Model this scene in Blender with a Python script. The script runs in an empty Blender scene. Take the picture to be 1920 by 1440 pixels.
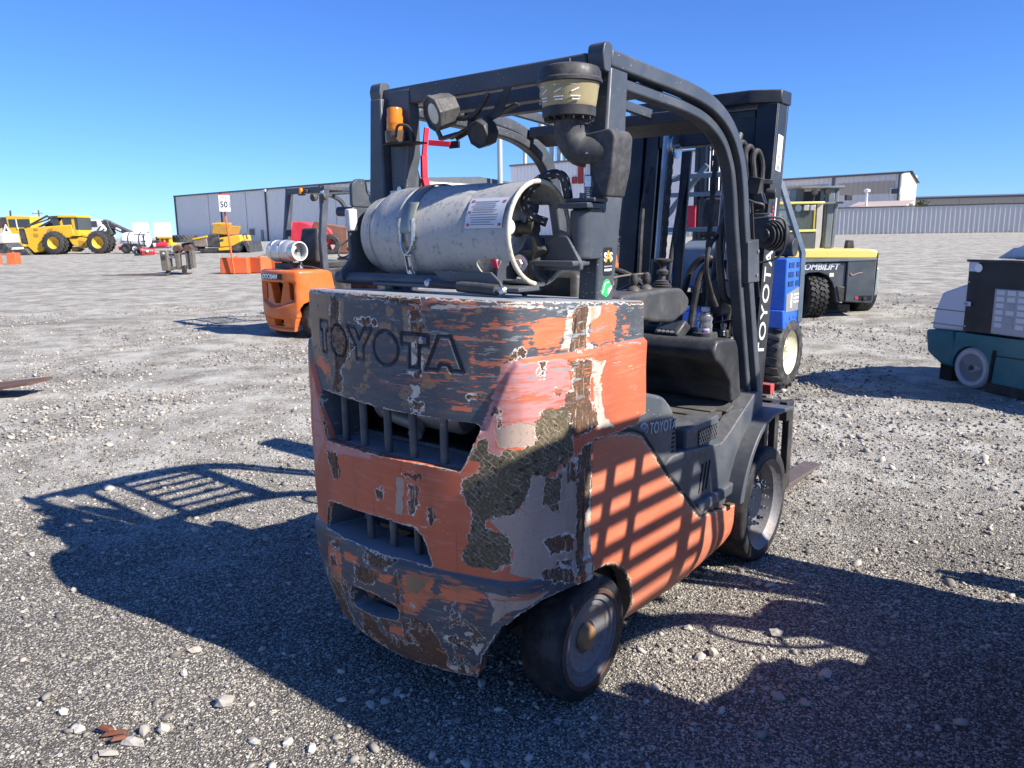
import bpy, bmesh, math, random
import numpy as np
from mathutils import Vector, Matrix, Euler
R = math.radians
random.seed(7); rng = np.random.default_rng(11)
SC = bpy.context.scene
COL = SC.collection

# ------------------------------------------------------------------ camera, sky, sun, exposure
CAM_H = 1.48
YAW = 39.0                                    # heading of the big forklift, to the right of the view
cam_d = bpy.data.cameras.new('camera'); cam = bpy.data.objects.new('camera', cam_d); COL.objects.link(cam)
cam_d.sensor_width = 36.0; cam_d.lens = 36.0 * 1442 / 1920
cam_d.clip_start = 0.05; cam_d.clip_end = 12000
cam.matrix_world = Matrix.Translation((0, 0, CAM_H)) @ Matrix.Rotation(R(79.0), 4, 'X') @ Matrix.Rotation(-0.010, 4, 'Z')
SC.camera = cam

SUN = Vector((1.173, -0.641, 1.0)).normalized()          # towards the sun
SUN_EL = math.asin(SUN.z); SUN_AZ = math.atan2(SUN.x, SUN.y)
world = bpy.data.worlds.new('World'); SC.world = world; world.use_nodes = True
wt = world.node_tree
sky_n = wt.nodes.new('ShaderNodeTexSky'); sky_n.sky_type = 'NISHITA'; sky_n.sun_disc = False
sky_n.sun_elevation = SUN_EL; sky_n.sun_rotation = SUN_AZ
sky_n.altitude = 300.0; sky_n.air_density = 1.0; sky_n.dust_density = 0.0; sky_n.ozone_density = 4.0
bg = wt.nodes['Background']; bg.inputs['Strength'].default_value = 0.110
tint = wt.nodes.new('ShaderNodeMix'); tint.data_type = 'RGBA'; tint.blend_type = 'MULTIPLY'; tint.inputs[0].default_value = 1.0   # clear, deep blue day
wt.links.new(sky_n.outputs['Color'], tint.inputs[6]); tint.inputs[7].default_value = (.335, .53, .91, 1)
wt.links.new(tint.outputs[2], bg.inputs['Color'])
sun_d = bpy.data.lights.new('sun', 'SUN'); sun_d.energy = 5.0; sun_d.angle = R(0.55); sun_d.color = (1.0, 0.935, 0.85)
sun = bpy.data.objects.new('sun', sun_d); COL.objects.link(sun)
sun.rotation_mode = 'QUATERNION'; sun.rotation_quaternion = SUN.to_track_quat('Z', 'Y'); sun.location = SUN * 50
SC.view_settings.view_transform = 'Standard'; SC.view_settings.look = 'None'
SC.view_settings.exposure = 0.92; SC.view_settings.gamma = 1.0; SC.view_settings.use_curve_mapping = False
SC.cycles.max_bounces = 6; SC.cycles.diffuse_bounces = 3; SC.cycles.glossy_bounces = 3
SC.cycles.transparent_max_bounces = 8; SC.cycles.transmission_bounces = 6
SC.cycles.use_adaptive_sampling = True; SC.cycles.use_denoising = True

# ------------------------------------------------------------------ node helpers
class NT:
    def __init__(s, name):
        s.m = bpy.data.materials.new(name); s.m.use_nodes = True
        s.t = s.m.node_tree; s.b = s.t.nodes['Principled BSDF']; s._co = None
    def n(s, typ, **kw):
        x = s.t.nodes.new(typ)
        for k, v in kw.items(): setattr(x, k, v)
        return x
    def put(s, sock, v):
        if isinstance(v, bpy.types.NodeSocket): s.t.links.new(v, sock)
        elif isinstance(v, (tuple, list)) and sock.type == 'RGBA' and len(v) == 3: sock.default_value = (*v, 1)
        else: sock.default_value = v
    def co(s, scale=(1, 1, 1), kind='Object'):
        if s._co is None: s._co = s.n('ShaderNodeTexCoord')
        mp = s.n('ShaderNodeMapping'); s.put(mp.inputs['Vector'], s._co.outputs[kind]); mp.inputs['Scale'].default_value = scale
        return mp.outputs[0]
    def noise(s, scale, detail=3, vec=None, rough=.55, dist=0.0):
        x = s.n('ShaderNodeTexNoise'); s.put(x.inputs['Vector'], vec if vec is not None else s.co())
        x.inputs['Scale'].default_value = scale; x.inputs['Detail'].default_value = detail
        x.inputs['Roughness'].default_value = rough; x.inputs['Distortion'].default_value = dist
        return x.outputs['Fac']
    def voro(s, scale, vec=None, feature='F1', out='Distance', rnd=1.0):
        x = s.n('ShaderNodeTexVoronoi', feature=feature); s.put(x.inputs['Vector'], vec if vec is not None else s.co())
        x.inputs['Scale'].default_value = scale; x.inputs['Randomness'].default_value = rnd
        return x.outputs[out]
    def math(s, op, a, b=0.0, c=0.0):
        x = s.n('ShaderNodeMath', operation=op); s.put(x.inputs[0], a); s.put(x.inputs[1], b)
        if op in ('MULTIPLY_ADD',): s.put(x.inputs[2], c)
        return x.outputs[0]
    def step(s, v, lo, hi):                     # smoothstep lo..hi -> 0..1 (lo may exceed hi)
        x = s.n('ShaderNodeMapRange', interpolation_type='SMOOTHSTEP')
        if lo < hi: a, b, c, d = lo, hi, 0.0, 1.0
        else: a, b, c, d = hi, lo, 1.0, 0.0
        s.put(x.inputs['Value'], v)
        for i, q in zip(('From Min', 'From Max', 'To Min', 'To Max'), (a, b, c, d)): x.inputs[i].default_value = q
        return x.outputs['Result']
    def lin(s, v, a, b, c, d):
        x = s.n('ShaderNodeMapRange'); s.put(x.inputs['Value'], v)
        for i, q in zip(('From Min', 'From Max', 'To Min', 'To Max'), (a, b, c, d)): x.inputs[i].default_value = q
        return x.outputs['Result']
    def mix(s, f, a, b, mode='MIX'):
        x = s.n('ShaderNodeMix', data_type='RGBA', blend_type=mode)
        s.put(x.inputs[0], f); s.put(x.inputs[6], a); s.put(x.inputs[7], b)
        return x.outputs[2]
    def attr(s, name):
        x = s.n('ShaderNodeAttribute', attribute_name=name); return x.outputs['Fac']
    def up(s):
        g = s.n('ShaderNodeNewGeometry'); x = s.n('ShaderNodeSeparateXYZ'); s.put(x.inputs[0], g.outputs['Normal']); return x.outputs[2]
    def bump(s, h, dist=.002, strength=1.0):
        x = s.n('ShaderNodeBump'); s.put(x.inputs['Height'], h); x.inputs['Distance'].default_value = dist
        x.inputs['Strength'].default_value = strength; s.put(s.b.inputs['Normal'], x.outputs[0])
    def out(s, col=None, rough=None, metal=None, spec=None):
        if col is not None: s.put(s.b.inputs['Base Color'], col)
        if rough is not None: s.put(s.b.inputs['Roughness'], rough)
        if metal is not None: s.put(s.b.inputs['Metallic'], metal)
        if spec is not None: s.put(s.b.inputs['Specular IOR Level'], spec)
        return s.m

def sc3(c, k): return tuple(min(1, x * k) for x in c)

def paint(name, col, rough=.45, metal=0.0, var=.18, ns=6.0, wear=0.0, wcol=(.16, .07, .035), dust=.25, dcol=(.33, .30, .26), spots=0.0, bump=.0, spec=.4):
    """weathered surface: tone variation, dust film where it settles, chips showing wcol, light specks"""
    t = NT(name)
    n1 = t.noise(ns, 4); n2 = t.noise(ns * 9, 5, rough=.65)
    c = t.mix(n1, sc3(col, 1 - var), sc3(col, 1 + var))
    if dust:
        u = t.math('MULTIPLY', t.step(t.up(), .1, .95), .55)
        d = t.math('MULTIPLY', t.math('ADD', u, t.step(n1, .35, .8)), dust)
        d = t.math('MULTIPLY', d, t.lin(n2, .3, .7, .5, 1.2))
        c = t.mix(d, c, dcol)
    rg = t.lin(n2, .3, .7, max(.02, rough - .12), min(1, rough + .14))
    if spots:
        s1 = t.voro(ns * 14); m = t.math('MULTIPLY', t.step(s1, .13, .07), t.step(t.noise(ns * 1.3, 2), .62 - spots, .72 - spots))
        c = t.mix(m, c, (.55, .53, .5))
    h = None
    if wear:
        w = t.step(t.math('ADD', t.math('MULTIPLY', n1, .55), t.math('MULTIPLY', n2, .45)), .70 - wear * .3, .725 - wear * .3)
        c = t.mix(w, c, wcol); rg = t.math('MAXIMUM', rg, t.math('MULTIPLY', w, .8)); h = t.math('SUBTRACT', 1.0, w)
    if bump: t.bump(n2 if h is None else t.math('ADD', t.math('MULTIPLY', n2, .3), h), bump)
    return t.out(c, rg, metal, spec)

# ------------------------------------------------------------------ mesh builder
class MB:
    def __init__(s): s.v = []; s.f = []
    def add(s, vs, fs):
        o = len(s.v); s.v += [tuple(v) for v in vs]; s.f += [tuple(i + o for i in f) for f in fs]; return s
    def box(s, c, size, rot=None, top=(1, 1)):
        x, y, z = (q / 2 for q in size); vs = []
        for k, sz in ((1, -z), (0, z)):
            tx, ty = (1, 1) if k else top
            vs += [Vector((-x * tx, -y * ty, sz)), Vector((x * tx, -y * ty, sz)), Vector((x * tx, y * ty, sz)), Vector((-x * tx, y * ty, sz))]
        if rot is not None:
            m = Euler([R(a) for a in rot]).to_matrix(); vs = [m @ v for v in vs]
        c = Vector(c); vs = [v + c for v in vs]
        return s.add(vs, [(3, 2, 1, 0), (4, 5, 6, 7), (0, 1, 5, 4), (1, 2, 6, 5), (2, 3, 7, 6), (3, 0, 4, 7)])
    def bar(s, a, b, w, h, up=(0, 0, 1)):
        a, b = Vector(a), Vector(b); d = (b - a).normalized(); u = Vector(up)
        if abs(d.dot(u)) > .98: u = Vector((0, 1, 0))
        r = d.cross(u).normalized(); u = r.cross(d).normalized(); vs = []
        for p in (a, b):
            vs += [p - r * w / 2 - u * h / 2, p + r * w / 2 - u * h / 2, p + r * w / 2 + u * h / 2, p - r * w / 2 + u * h / 2]
        return s.add(vs, [(3, 2, 1, 0), (4, 5, 6, 7), (0, 1, 5, 4), (1, 2, 6, 5), (2, 3, 7, 6), (3, 0, 4, 7)])
    def tube(s, pts, r, n=10, closed=False):
        pts = [Vector(p) for p in pts]; m = len(pts); vs = []; nrm = None
        for i, p in enumerate(pts):
            a = pts[i - 1] if (i > 0 or closed) else p; b = pts[(i + 1) % m] if (i < m - 1 or closed) else p
            d = (b - a).normalized()
            if nrm is None:
                nrm = d.cross(Vector((0, 0, 1)))
                if nrm.length < .1: nrm = d.cross(Vector((1, 0, 0)))
            nrm = (nrm - d * nrm.dot(d)).normalized(); bi = d.cross(nrm)
            rr = r[i] if isinstance(r, (list, tuple)) else r
            vs += [p + (nrm * math.cos(2 * math.pi * k / n) + bi * math.sin(2 * math.pi * k / n)) * rr for k in range(n)]
        fs = []
        for i in range(m if closed else m - 1):
            j = (i + 1) % m
            fs += [(i * n + k, i * n + (k + 1) % n, j * n + (k + 1) % n, j * n + k) for k in range(n)]
        if not closed: fs += [tuple(range(n - 1, -1, -1)), tuple((m - 1) * n + k for k in range(n))]
        return s.add(vs, fs)
    def lathe(s, prof, o=(0, 0, 0), axis=(0, 0, 1), n=28, a0=0.0, a1=360.0, caps=True):
        """prof: (radius, height along axis)"""
        ax = Vector(axis).normalized(); u = ax.cross(Vector((0, 0, 1)))
        if u.length < .01: u = Vector((1, 0, 0))
        u.normalize(); w = ax.cross(u); o = Vector(o); full = abs(a1 - a0) > 359.9; k = n if full else n + 1; vs = []
        for r, h in prof:
            for i in range(k):
                a = R(a0 + (a1 - a0) * i / n); vs.append(o + ax * h + (u * math.cos(a) + w * math.sin(a)) * r)
        fs = []
        for j in range(len(prof) - 1):
            for i in range(n):
                i2 = (i + 1) % k; fs.append((j * k + i, j * k + i2, (j + 1) * k + i2, (j + 1) * k + i))
        if full and caps:
            if prof[0][0] > 1e-6: fs.append(tuple(range(k - 1, -1, -1)))
            if prof[-1][0] > 1e-6: fs.append(tuple((len(prof) - 1) * k + i for i in range(k)))
        return s.add(vs, fs)
    def prism(s, poly, a, b, axis='x'):
        """polygon in the other two axes (x: (y,z), y: (x,z), z: (x,y)), extruded from a to b along axis"""
        n = len(poly); ar = sum(poly[i][0] * poly[(i + 1) % n][1] - poly[(i + 1) % n][0] * poly[i][1] for i in range(n))
        f = {'x': lambda p, t: (t, p[0], p[1]), 'y': lambda p, t: (p[0], t, p[1]), 'z': lambda p, t: (p[0], p[1], t)}[axis]
        if a > b: a, b = b, a
        if (ar < 0) ^ (axis == 'y'): poly = poly[::-1]
        vs = [f(p, a) for p in poly] + [f(p, b) for p in poly]
        return s.add(vs, [tuple(range(n - 1, -1, -1)), tuple(range(n, 2 * n))] + [(i, (i + 1) % n, n + (i + 1) % n, n + i) for i in range(n)])
    def grid(s, P, nu, nv, flip=False):
        vs = [P(i, j) for j in range(nv) for i in range(nu)]; fs = []
        for j in range(nv - 1):
            for i in range(nu - 1):
                q = (j * nu + i, j * nu + i + 1, (j + 1) * nu + i + 1, (j + 1) * nu + i); fs.append(q[::-1] if flip else q)
        return s.add(vs, fs)
    def xf(s, M):
        s.v = [tuple(M @ Vector(v)) for v in s.v]; return s
    def build(s, name, mat, parent=None, bevel=0.0, sharp=35, seg=2, kind=None):
        me = bpy.data.meshes.new(name); me.from_pydata(s.v, [], s.f); me.validate()
        me.shade_smooth(); me.set_sharp_from_angle(angle=R(sharp))
        me.materials.append(mat); o = bpy.data.objects.new(name, me); COL.objects.link(o)
        if parent: o.parent = parent
        if bevel:
            b = o.modifiers.new('bevel', 'BEVEL'); b.width = bevel; b.segments = seg; b.limit_method = 'ANGLE'; b.angle_limit = R(35); b.harden_normals = False
        if kind: o['kind'] = kind
        return o

def tag(o, label=None, cat=None, group=None, kind=None):
    for k, v in (('label', label), ('category', cat), ('group', group), ('kind', kind)):
        if v: o[k] = v
    return o
def thing(name, label, cat, loc=(0, 0, 0), rz=0.0, group=None):
    o = bpy.data.objects.new(name, None); COL.objects.link(o); o.empty_display_size = .2
    o.location = loc; o.rotation_euler = (0, 0, R(rz)); return tag(o, label, cat, group)
def copy_tree(o, parent=None):
    kids = list(o.children); c = o.copy(); COL.objects.link(c)
    if parent: c.parent = parent
    for k in kids: copy_tree(k, c)
    return c
def clone(o, parent, loc=None, scale=None, rot=None):           # a copy of a part with its sub-parts under the same or another thing
    c = copy_tree(o, parent)
    if loc is not None: c.location = loc
    if scale is not None: c.scale = scale
    if rot is not None: c.rotation_euler = [R(a) for a in rot]
    return c

_vf = None
def text(name, body, size, mat, parent, M, shear=0.0, extrude=.0006, space=1.0, align='CENTER', xs=1.0, bold=0.0):
    cu = bpy.data.curves.new('tmp', 'FONT'); cu.body = body; cu.size = size; cu.align_x = align; cu.align_y = 'CENTER'
    cu.extrude = extrude; cu.shear = shear; cu.space_character = space; cu.resolution_u = 4; cu.offset = bold
    ob = bpy.data.objects.new('tmp', cu); COL.objects.link(ob)
    dg = bpy.context.evaluated_depsgraph_get(); dg.update()
    me = bpy.data.meshes.new_from_object(ob.evaluated_get(dg)); bpy.data.objects.remove(ob); bpy.data.curves.remove(cu)
    me.transform(Matrix.Diagonal((xs, 1, 1, 1))); me.name = name
    me.materials.clear(); me.materials.append(mat); o = bpy.data.objects.new(name, me); COL.objects.link(o)
    if parent: o.parent = parent
    o.matrix_local = M; return o
def frame(o, right, up):                     # matrix at o with local x = right, local y = up
    x = Vector(right).normalized(); y = Vector(up).normalized(); z = x.cross(y).normalized(); y = z.cross(x)
    return Matrix(((x.x, y.x, z.x, o[0]), (x.y, y.y, z.y, o[1]), (x.z, y.z, z.z, o[2]), (0, 0, 0, 1)))
def bez(pts, n=6):                           # smooth polyline through control points (Catmull-Rom)
    P = [Vector(p) for p in pts]; out = []
    for i in range(len(P) - 1):
        a, b, c, d = P[max(i - 1, 0)], P[i], P[i + 1], P[min(i + 2, len(P) - 1)]
        for k in range(n):
            t = k / n; out.append(.5 * ((2 * b) + (c - a) * t + (2 * a - 5 * b + 4 * c - d) * t * t + (3 * b - a - 3 * c + d) * t ** 3))
    return out + [P[-1]]
def offset_path(path, d):                    # 2-D path moved sideways by d
    out = []
    for i, p in enumerate(path):
        a = path[max(i - 1, 0)]; b = path[min(i + 1, len(path) - 1)]; t = Vector((b[0] - a[0], b[1] - a[1])).normalized()
        out.append((p[0] - t.y * d, p[1] + t.x * d))
    return out

# ------------------------------------------------------------------ signed distances and cut sheets
def sd_poly(P, poly):
    """signed distance (negative inside) and nearest point; P (n,2)"""
    V = np.asarray(poly, float); n = len(V); best = np.full(len(P), 1e9); near = np.zeros_like(P); ins = np.zeros(len(P), bool)
    for i in range(n):
        a, b = V[i], V[(i + 1) % n]; e = b - a; L = max(e @ e, 1e-12)
        t = np.clip(((P - a) @ e) / L, 0, 1); q = a + t[:, None] * e; d = np.hypot(*(P - q).T)
        m = d < best; best[m] = d[m]; near[m] = q[m]
        c = ((a[1] > P[:, 1]) != (b[1] > P[:, 1]))
        with np.errstate(divide='ignore', invalid='ignore'):
            xi = (b[0] - a[0]) * (P[:, 1] - a[1]) / (b[1] - a[1]) + a[0]
        ins ^= c & (P[:, 0] < xi)
    return np.where(ins, -best, best), near
def round_poly(poly, r, n=4):
    out = []; m = len(poly)
    for i in range(m):
        a, b, c = Vector(poly[i - 1]), Vector(poly[i]), Vector(poly[(i + 1) % m])
        u, v = a - b, c - b; k = min(r, u.length * .45, v.length * .45); p, q = b + u.normalized() * k, b + v.normalized() * k
        for t in range(n + 1):
            t /= n; out.append(tuple((1 - t) ** 2 * p + 2 * t * (1 - t) * b + t * t * q))
    return out
def sheet(cols, rows, keep, holes, pos, inward, depth, fields=None, extra=None):
    """Grid over (s,z) cut to 'keep' minus 'holes', vertices drawn onto the outlines; cut edges get walls 'depth' deep.
    pos(s,z)->(n,3); inward(s,z)->(n,3). Returns a mesh with optional float attributes."""
    S_, Z_ = np.meshgrid(cols, rows); P = np.stack([S_.ravel(), Z_.ravel()], 1).astype(float)
    nc, nr = len(cols), len(rows); cs = np.gradient(np.asarray(cols)); rs = np.gradient(np.asarray(rows))
    cell = np.maximum(*np.meshgrid(cs, rs)).ravel()
    for poly in [keep] + holes:
        d, q = sd_poly(P, poly); m = np.abs(d) < cell * .55; P[m] = q[m]
    i = np.arange(nc - 1); j = np.arange(nr - 1); I, J = np.meshgrid(i, j); a = (J * nc + I).ravel()
    F = np.stack([a, a + 1, a + nc + 1, a + nc], 1); C = P[F].mean(1)
    ok = sd_poly(C, keep)[0] < 0
    for h in holes: ok &= sd_poly(C, h)[0] > 0
    F = F[ok]; used = np.unique(F); remap = -np.ones(len(P), int); remap[used] = np.arange(len(used)); F = remap[F]; P = P[used]
    V = pos(P[:, 0], P[:, 1]); n0 = len(V)
    ed = {}
    for f in F:
        for k in range(4):
            x, y = int(f[k]), int(f[(k + 1) % 4])
            if (y, x) in ed: del ed[(y, x)]
            else: ed[(x, y)] = 1
    bv = sorted({x for e in ed for x in e}); bi = {v: n0 + k for k, v in enumerate(bv)}
    if depth and len(bv):
        b = np.array(bv); D = depth(P[b, 0], P[b, 1]) if callable(depth) else np.full(len(b), depth)
        V = np.vstack([V, V[b] + inward(P[b, 0], P[b, 1]) * D[:, None]]); Pz = np.vstack([P, P[b]])
        faces = [tuple(map(int, f)) for f in F] + [(y, x, bi[x], bi[y]) for (x, y) in ed]
    else: Pz = P; faces = [tuple(map(int, f)) for f in F]
    me = bpy.data.meshes.new('sheet'); me.from_pydata([tuple(map(float, v)) for v in V], [], faces); me.validate()
    for name, fn in (fields or {}).items():
        at = me.attributes.new(name, 'FLOAT', 'POINT'); val = fn(Pz); val[n0:] = val[n0:] + .05 if name == 'arris' else (-.5 if name == 'zone' else np.maximum(val[n0:], .012) if name not in ('run', 'rise', 'edge') else val[n0:]); at.data.foreach_set('value', val.astype(np.float32))
    me.shade_smooth(); me.set_sharp_from_angle(angle=R(48)); return me
def link_mesh(name, me, mat, parent=None):
    me.name = name; me.materials.append(mat); o = bpy.data.objects.new(name, me); COL.objects.link(o)
    if parent: o.parent = parent
    return o
def smooth(t): t = np.clip(t, 0, 1); return t * t * (3 - 2 * t)

# ------------------------------------------------------------------ ground
def ground_z(x, y):
    d = math.hypot(x, y); t = min(1, max(0, (d - 5) / 17)); s = t * t * (3 - 2 * t)
    return s * (1.75 * (1 - math.exp(-max(y, 0) / 100)) + .0105 * max(-40, min(40, x)))
def on_ground(x, y, dz=0.0): return (x, y, ground_z(x, y) + dz)

# ------------------------------------------------------------------ ground sheet and gravel
def gravel_mat():
    t = NT('crushed_gravel')
    def cells(scale, seed):
        mp = t.n('ShaderNodeMapping'); t.put(mp.inputs['Vector'], t.co()); mp.inputs['Location'].default_value = (seed, seed * .7, 0)
        x = t.n('ShaderNodeTexVoronoi', feature='F1'); t.put(x.inputs['Vector'], mp.outputs[0]); x.inputs['Scale'].default_value = scale
        sp = t.n('ShaderNodeSeparateColor'); t.put(sp.inputs[0], x.outputs['Color'])
        return x.outputs['Distance'], sp.outputs[0], sp.outputs[1]
    big = t.noise(.22, 3, t.co((1, 1, 0))); mid = t.noise(1.1, 3, t.co((1, 1, 0))); band = t.noise(.55, 4, t.co((.35, 1.0, 0)), .6)
    patch = t.math('ADD', t.math('MULTIPLY', big, .45), t.math('ADD', t.math('MULTIPLY', mid, .25), t.math('MULTIPLY', band, .45)))
    d1, r1, g1 = cells(150, 0); d2, r2, g2 = cells(74, 3.1); d3, r3, g3 = cells(30, 7.7)
    ln = t.n('ShaderNodeVectorMath', operation='LENGTH'); t.put(ln.inputs[0], t.co((.75, 1, 0))); region = t.math('MULTIPLY', t.step(t.math('MULTIPLY_ADD', t.math('SUBTRACT', mid, .5), 2.2, ln.outputs['Value']), 2.6, 6.0), .13)
    patch = t.math('ADD', patch, t.math('SUBTRACT', region, .05))
    dark = t.mix(r1, (.105, .098, .088), (.28, .263, .238)); light = t.mix(g1, (.42, .395, .345), (.68, .64, .56))
    lf = t.step(t.math('ADD', r1, t.math('MULTIPLY', patch, .95)), 1.08, 1.16)
    c = t.mix(lf, dark, light); c = t.mix(t.math('MULTIPLY', t.step(d1, .42, .70), .8), c, (.075, .072, .07))
    m2 = t.math('MULTIPLY', t.step(t.math('ADD', r2, t.math('MULTIPLY_ADD', region, 1.6, t.math('MULTIPLY', patch, .8))), 1.16, 1.20), t.step(d2, .46, .38))
    c2 = t.mix(g2, (.15, .135, .115), (.66, .62, .54)); c = t.mix(m2, c, c2)
    m3 = t.math('MULTIPLY', t.step(t.math('ADD', r3, t.math('MULTIPLY_ADD', region, 1.5, t.math('MULTIPLY', patch, .8))), 1.24, 1.28), t.step(d3, .42, .36))
    c3 = t.mix(g3, (.19, .17, .145), (.66, .62, .54)); c = t.mix(m3, c, c3)
    c = t.mix(t.math('MULTIPLY', t.lin(region, .02, .13, 0, .78), t.step(t.noise(2.2, 4, t.co((1, 1, 0)), .65), .34, .66)), c, (.575, .565, .525))
    # traffic bands: pale limestone dust and darker compacted strips
    c = t.mix(t.math('MULTIPLY', t.step(band, .52, .72), .35), c, (.48, .46, .42)); c = t.mix(t.math('MULTIPLY', t.step(band, .47, .32), .40), c, (.125, .115, .10))
    mm = t.noise(1.7, 5, t.co((1, 1, 0)), .65); c = t.mix(1.0, c, t.mix(t.step(mm, .34, .66), (.86, .84, .79), (1.06, 1.05, .99)), 'MULTIPLY')
    h = t.math('ADD', t.math('SUBTRACT', 1.0, d1), t.math('ADD', t.math('MULTIPLY', m2, t.math('SUBTRACT', 1.2, d2)), t.math('MULTIPLY', m3, t.math('SUBTRACT', 2.2, d3))))
    h = t.math('MULTIPLY_ADD', t.noise(3.5, 5, t.co((1, 1, 0)), .6), 7.0, h); t.bump(h, .0065, .9); return t.out(c, .92, 0, .2)
M_GRAVEL = gravel_mat()
def build_ground():
    rad = np.r_[0.0, np.geomspace(.4, 4200, 150)]; na = 220
    vs = [(0, 0, ground_z(0, 0))]; nz = np.random.default_rng(5)
    ph = nz.uniform(0, 6.28, (6, 2)); kk = nz.uniform(.5, 2.6, (6, 2))
    for r in rad[1:]:
        for k in range(na):
            a = 2 * math.pi * k / na; x, y = r * math.sin(a), r * math.cos(a); z = ground_z(x, y)
            w = smooth((r - 5.5) / 4) * (1 - smooth((r - 40) / 30))
            z += float(w) * .010 * sum(math.sin(kk[i, 0] * x + ph[i, 0]) * math.sin(kk[i, 1] * y + ph[i, 1]) for i in range(6))
            vs.append((x, y, z))
    fs = [(0, 1 + (k + 1) % na, 1 + k) for k in range(na)]
    for j in range(len(rad) - 2):
        o = 1 + j * na; fs += [(o + k, o + (k + 1) % na, o + na + (k + 1) % na, o + na + k) for k in range(na)]
    b = MB(); b.add(vs, fs); o = b.build('ground', M_GRAVEL, sharp=180); o['kind'] = 'structure'
build_ground()

def stone_mat():
    t = NT('loose_stone'); a = t.attr('tint'); n = t.noise(60, 4); n2 = t.noise(9, 2)
    c = t.mix(t.step(a, .0, .55), (.10, .093, .082), (.28, .26, .225)); c = t.mix(t.step(a, .5, .97), c, (.56, .52, .445))
    c = t.mix(t.math('MULTIPLY', t.step(a, .93, .99), .5), c, (.55, .36, .25)); c = t.mix(n, c, t.mix(.35, c, (.30, .28, .25)))
    t.bump(n, .002); return t.out(c, .9, 0, .25)
M_STONE = stone_mat()
def ico():
    p = (1 + 5 ** .5) / 2
    v = np.array([(-1, p, 0), (1, p, 0), (-1, -p, 0), (1, -p, 0), (0, -1, p), (0, 1, p), (0, -1, -p), (0, 1, -p), (p, 0, -1), (p, 0, 1), (-p, 0, -1), (-p, 0, 1)], float)
    f = np.array([(0, 11, 5), (0, 5, 1), (0, 1, 7), (0, 7, 10), (0, 10, 11), (1, 5, 9), (5, 11, 4), (11, 10, 2), (10, 7, 6), (7, 1, 8),
                  (3, 9, 4), (3, 4, 2), (3, 2, 6), (3, 6, 8), (3, 8, 9), (4, 9, 5), (2, 4, 11), (6, 2, 10), (8, 6, 7), (9, 8, 1)])
    return v / np.linalg.norm(v[0]), f
def scatter_gravel(n):
    v0, f0 = ico(); r = np.exp(rng.uniform(math.log(1.25), math.log(17), n)); a = rng.uniform(R(-46), R(46), n)
    x, y = r * np.sin(a), r * np.cos(a); size = np.exp(rng.normal(0, .36, n)) * np.minimum(.0028 * (1 + .045 * r * r), .0085)
    big = rng.random(n) < .014; size[big] *= rng.uniform(1.7, 3.6, big.sum()); size = np.minimum(size, .027)
    # patchiness: drifts of pale stone
    pt = .5 + .5 * np.sin(x * 1.3 + 1.1 * np.sin(y * .9)) * np.sin(y * 1.1 + .8 * np.sin(x * .7))
    pt = pt * (.6 + .4 * np.sin(x * 3.1 + 2 * np.sin(y * 2.3)) * np.sin(y * 2.7)) + .1; keep = rng.random(n) < .35 + .65 * pt; x, y, size, r, pt, big = x[keep], y[keep], size[keep], r[keep], pt[keep], big[keep]; n = len(x)
    z = np.array([ground_z(px, py) for px, py in zip(x, y)])
    V = v0[None] * (1 + rng.uniform(-.38, .38, (n, 12, 1))); V = V * size[:, None, None] * np.stack([rng.uniform(.8, 1.5, n), rng.uniform(.7, 1.1, n), rng.uniform(.5, .85, n)], 1)[:, None, :]
    th = rng.uniform(0, 2 * math.pi, n); c, s = np.cos(th)[:, None], np.sin(th)[:, None]; ti = rng.uniform(-.5, .5, (n, 1))
    X = V[..., 0] * c - V[..., 1] * s; Y = V[..., 0] * s + V[..., 1] * c; Z = V[..., 2] + ti * X
    V = np.stack([X + x[:, None], Y + y[:, None], Z + (z + size * .28)[:, None]], -1).reshape(-1, 3)
    F = (f0[None] + (np.arange(n) * 12)[:, None, None]).reshape(-1, 3)
    me = bpy.data.meshes.new('gravel'); me.vertices.add(len(V)); me.vertices.foreach_set('co', V.astype(np.float32).ravel())
    me.loops.add(F.size); me.loops.foreach_set('vertex_index', F.astype(np.int32).ravel()); me.polygons.add(len(F))
    me.polygons.foreach_set('loop_start', (np.arange(len(F)) * 3).astype(np.int32)); me.update(calc_edges=True)
    t = np.clip(rng.beta(.9, 1.2, n) + .30 * (pt - .5) + .22 * big + .06 * smooth((r - 3) / 3), 0, 1); at = me.attributes.new('tint', 'FLOAT', 'FACE'); at.data.foreach_set('value', np.repeat(t, 20).astype(np.float32))
    o = link_mesh('gravel', me, M_STONE); tag(o, 'loose crushed gravel strewn over the whole yard', None, None, 'stuff')
scatter_gravel(165000)

# ------------------------------------------------------------------ shared materials
GREY = (.052, .062, .076)
M_FRAME = paint('slate_grey_frame_paint', GREY, .42, 0, .16, 5, .05, (.20, .15, .11), .16, spots=.10)
M_FRAME2 = paint('slate_grey_body_paint', (.06, .072, .088), .45, 0, .2, 4, .12, (.22, .2, .19), .3, spots=.12)
M_BLACK = paint('black_plastic', (.022, .023, .025), .5, 0, .25, 7, 0, dust=.22, spec=.35)
M_BLACKP = paint('black_mast_paint', (.016, .017, .020), .38, 0, .3, 6, .10, (.13, .10, .08), .12)
M_STEEL = paint('bare_steel', (.35, .35, .36), .35, .9, .2, 12, .1, dust=.1)
M_ZINC = paint('zinc_plate', (.55, .56, .58), .32, .9, .15, 14, .0, dust=.1)
M_RUST = paint('rusty_steel', (.115, .058, .040), .8, .2, .4, 9, .1, (.07, .035, .02), .12, bump=.001)
M_DSTEEL = paint('greasy_dark_steel', (.05, .048, .045), .5, .5, .4, 12, .1, dust=.2)
M_CHAIN = paint('oily_chain', (.035, .032, .03), .45, .6, .4, 30, 0, dust=.15)
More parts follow.
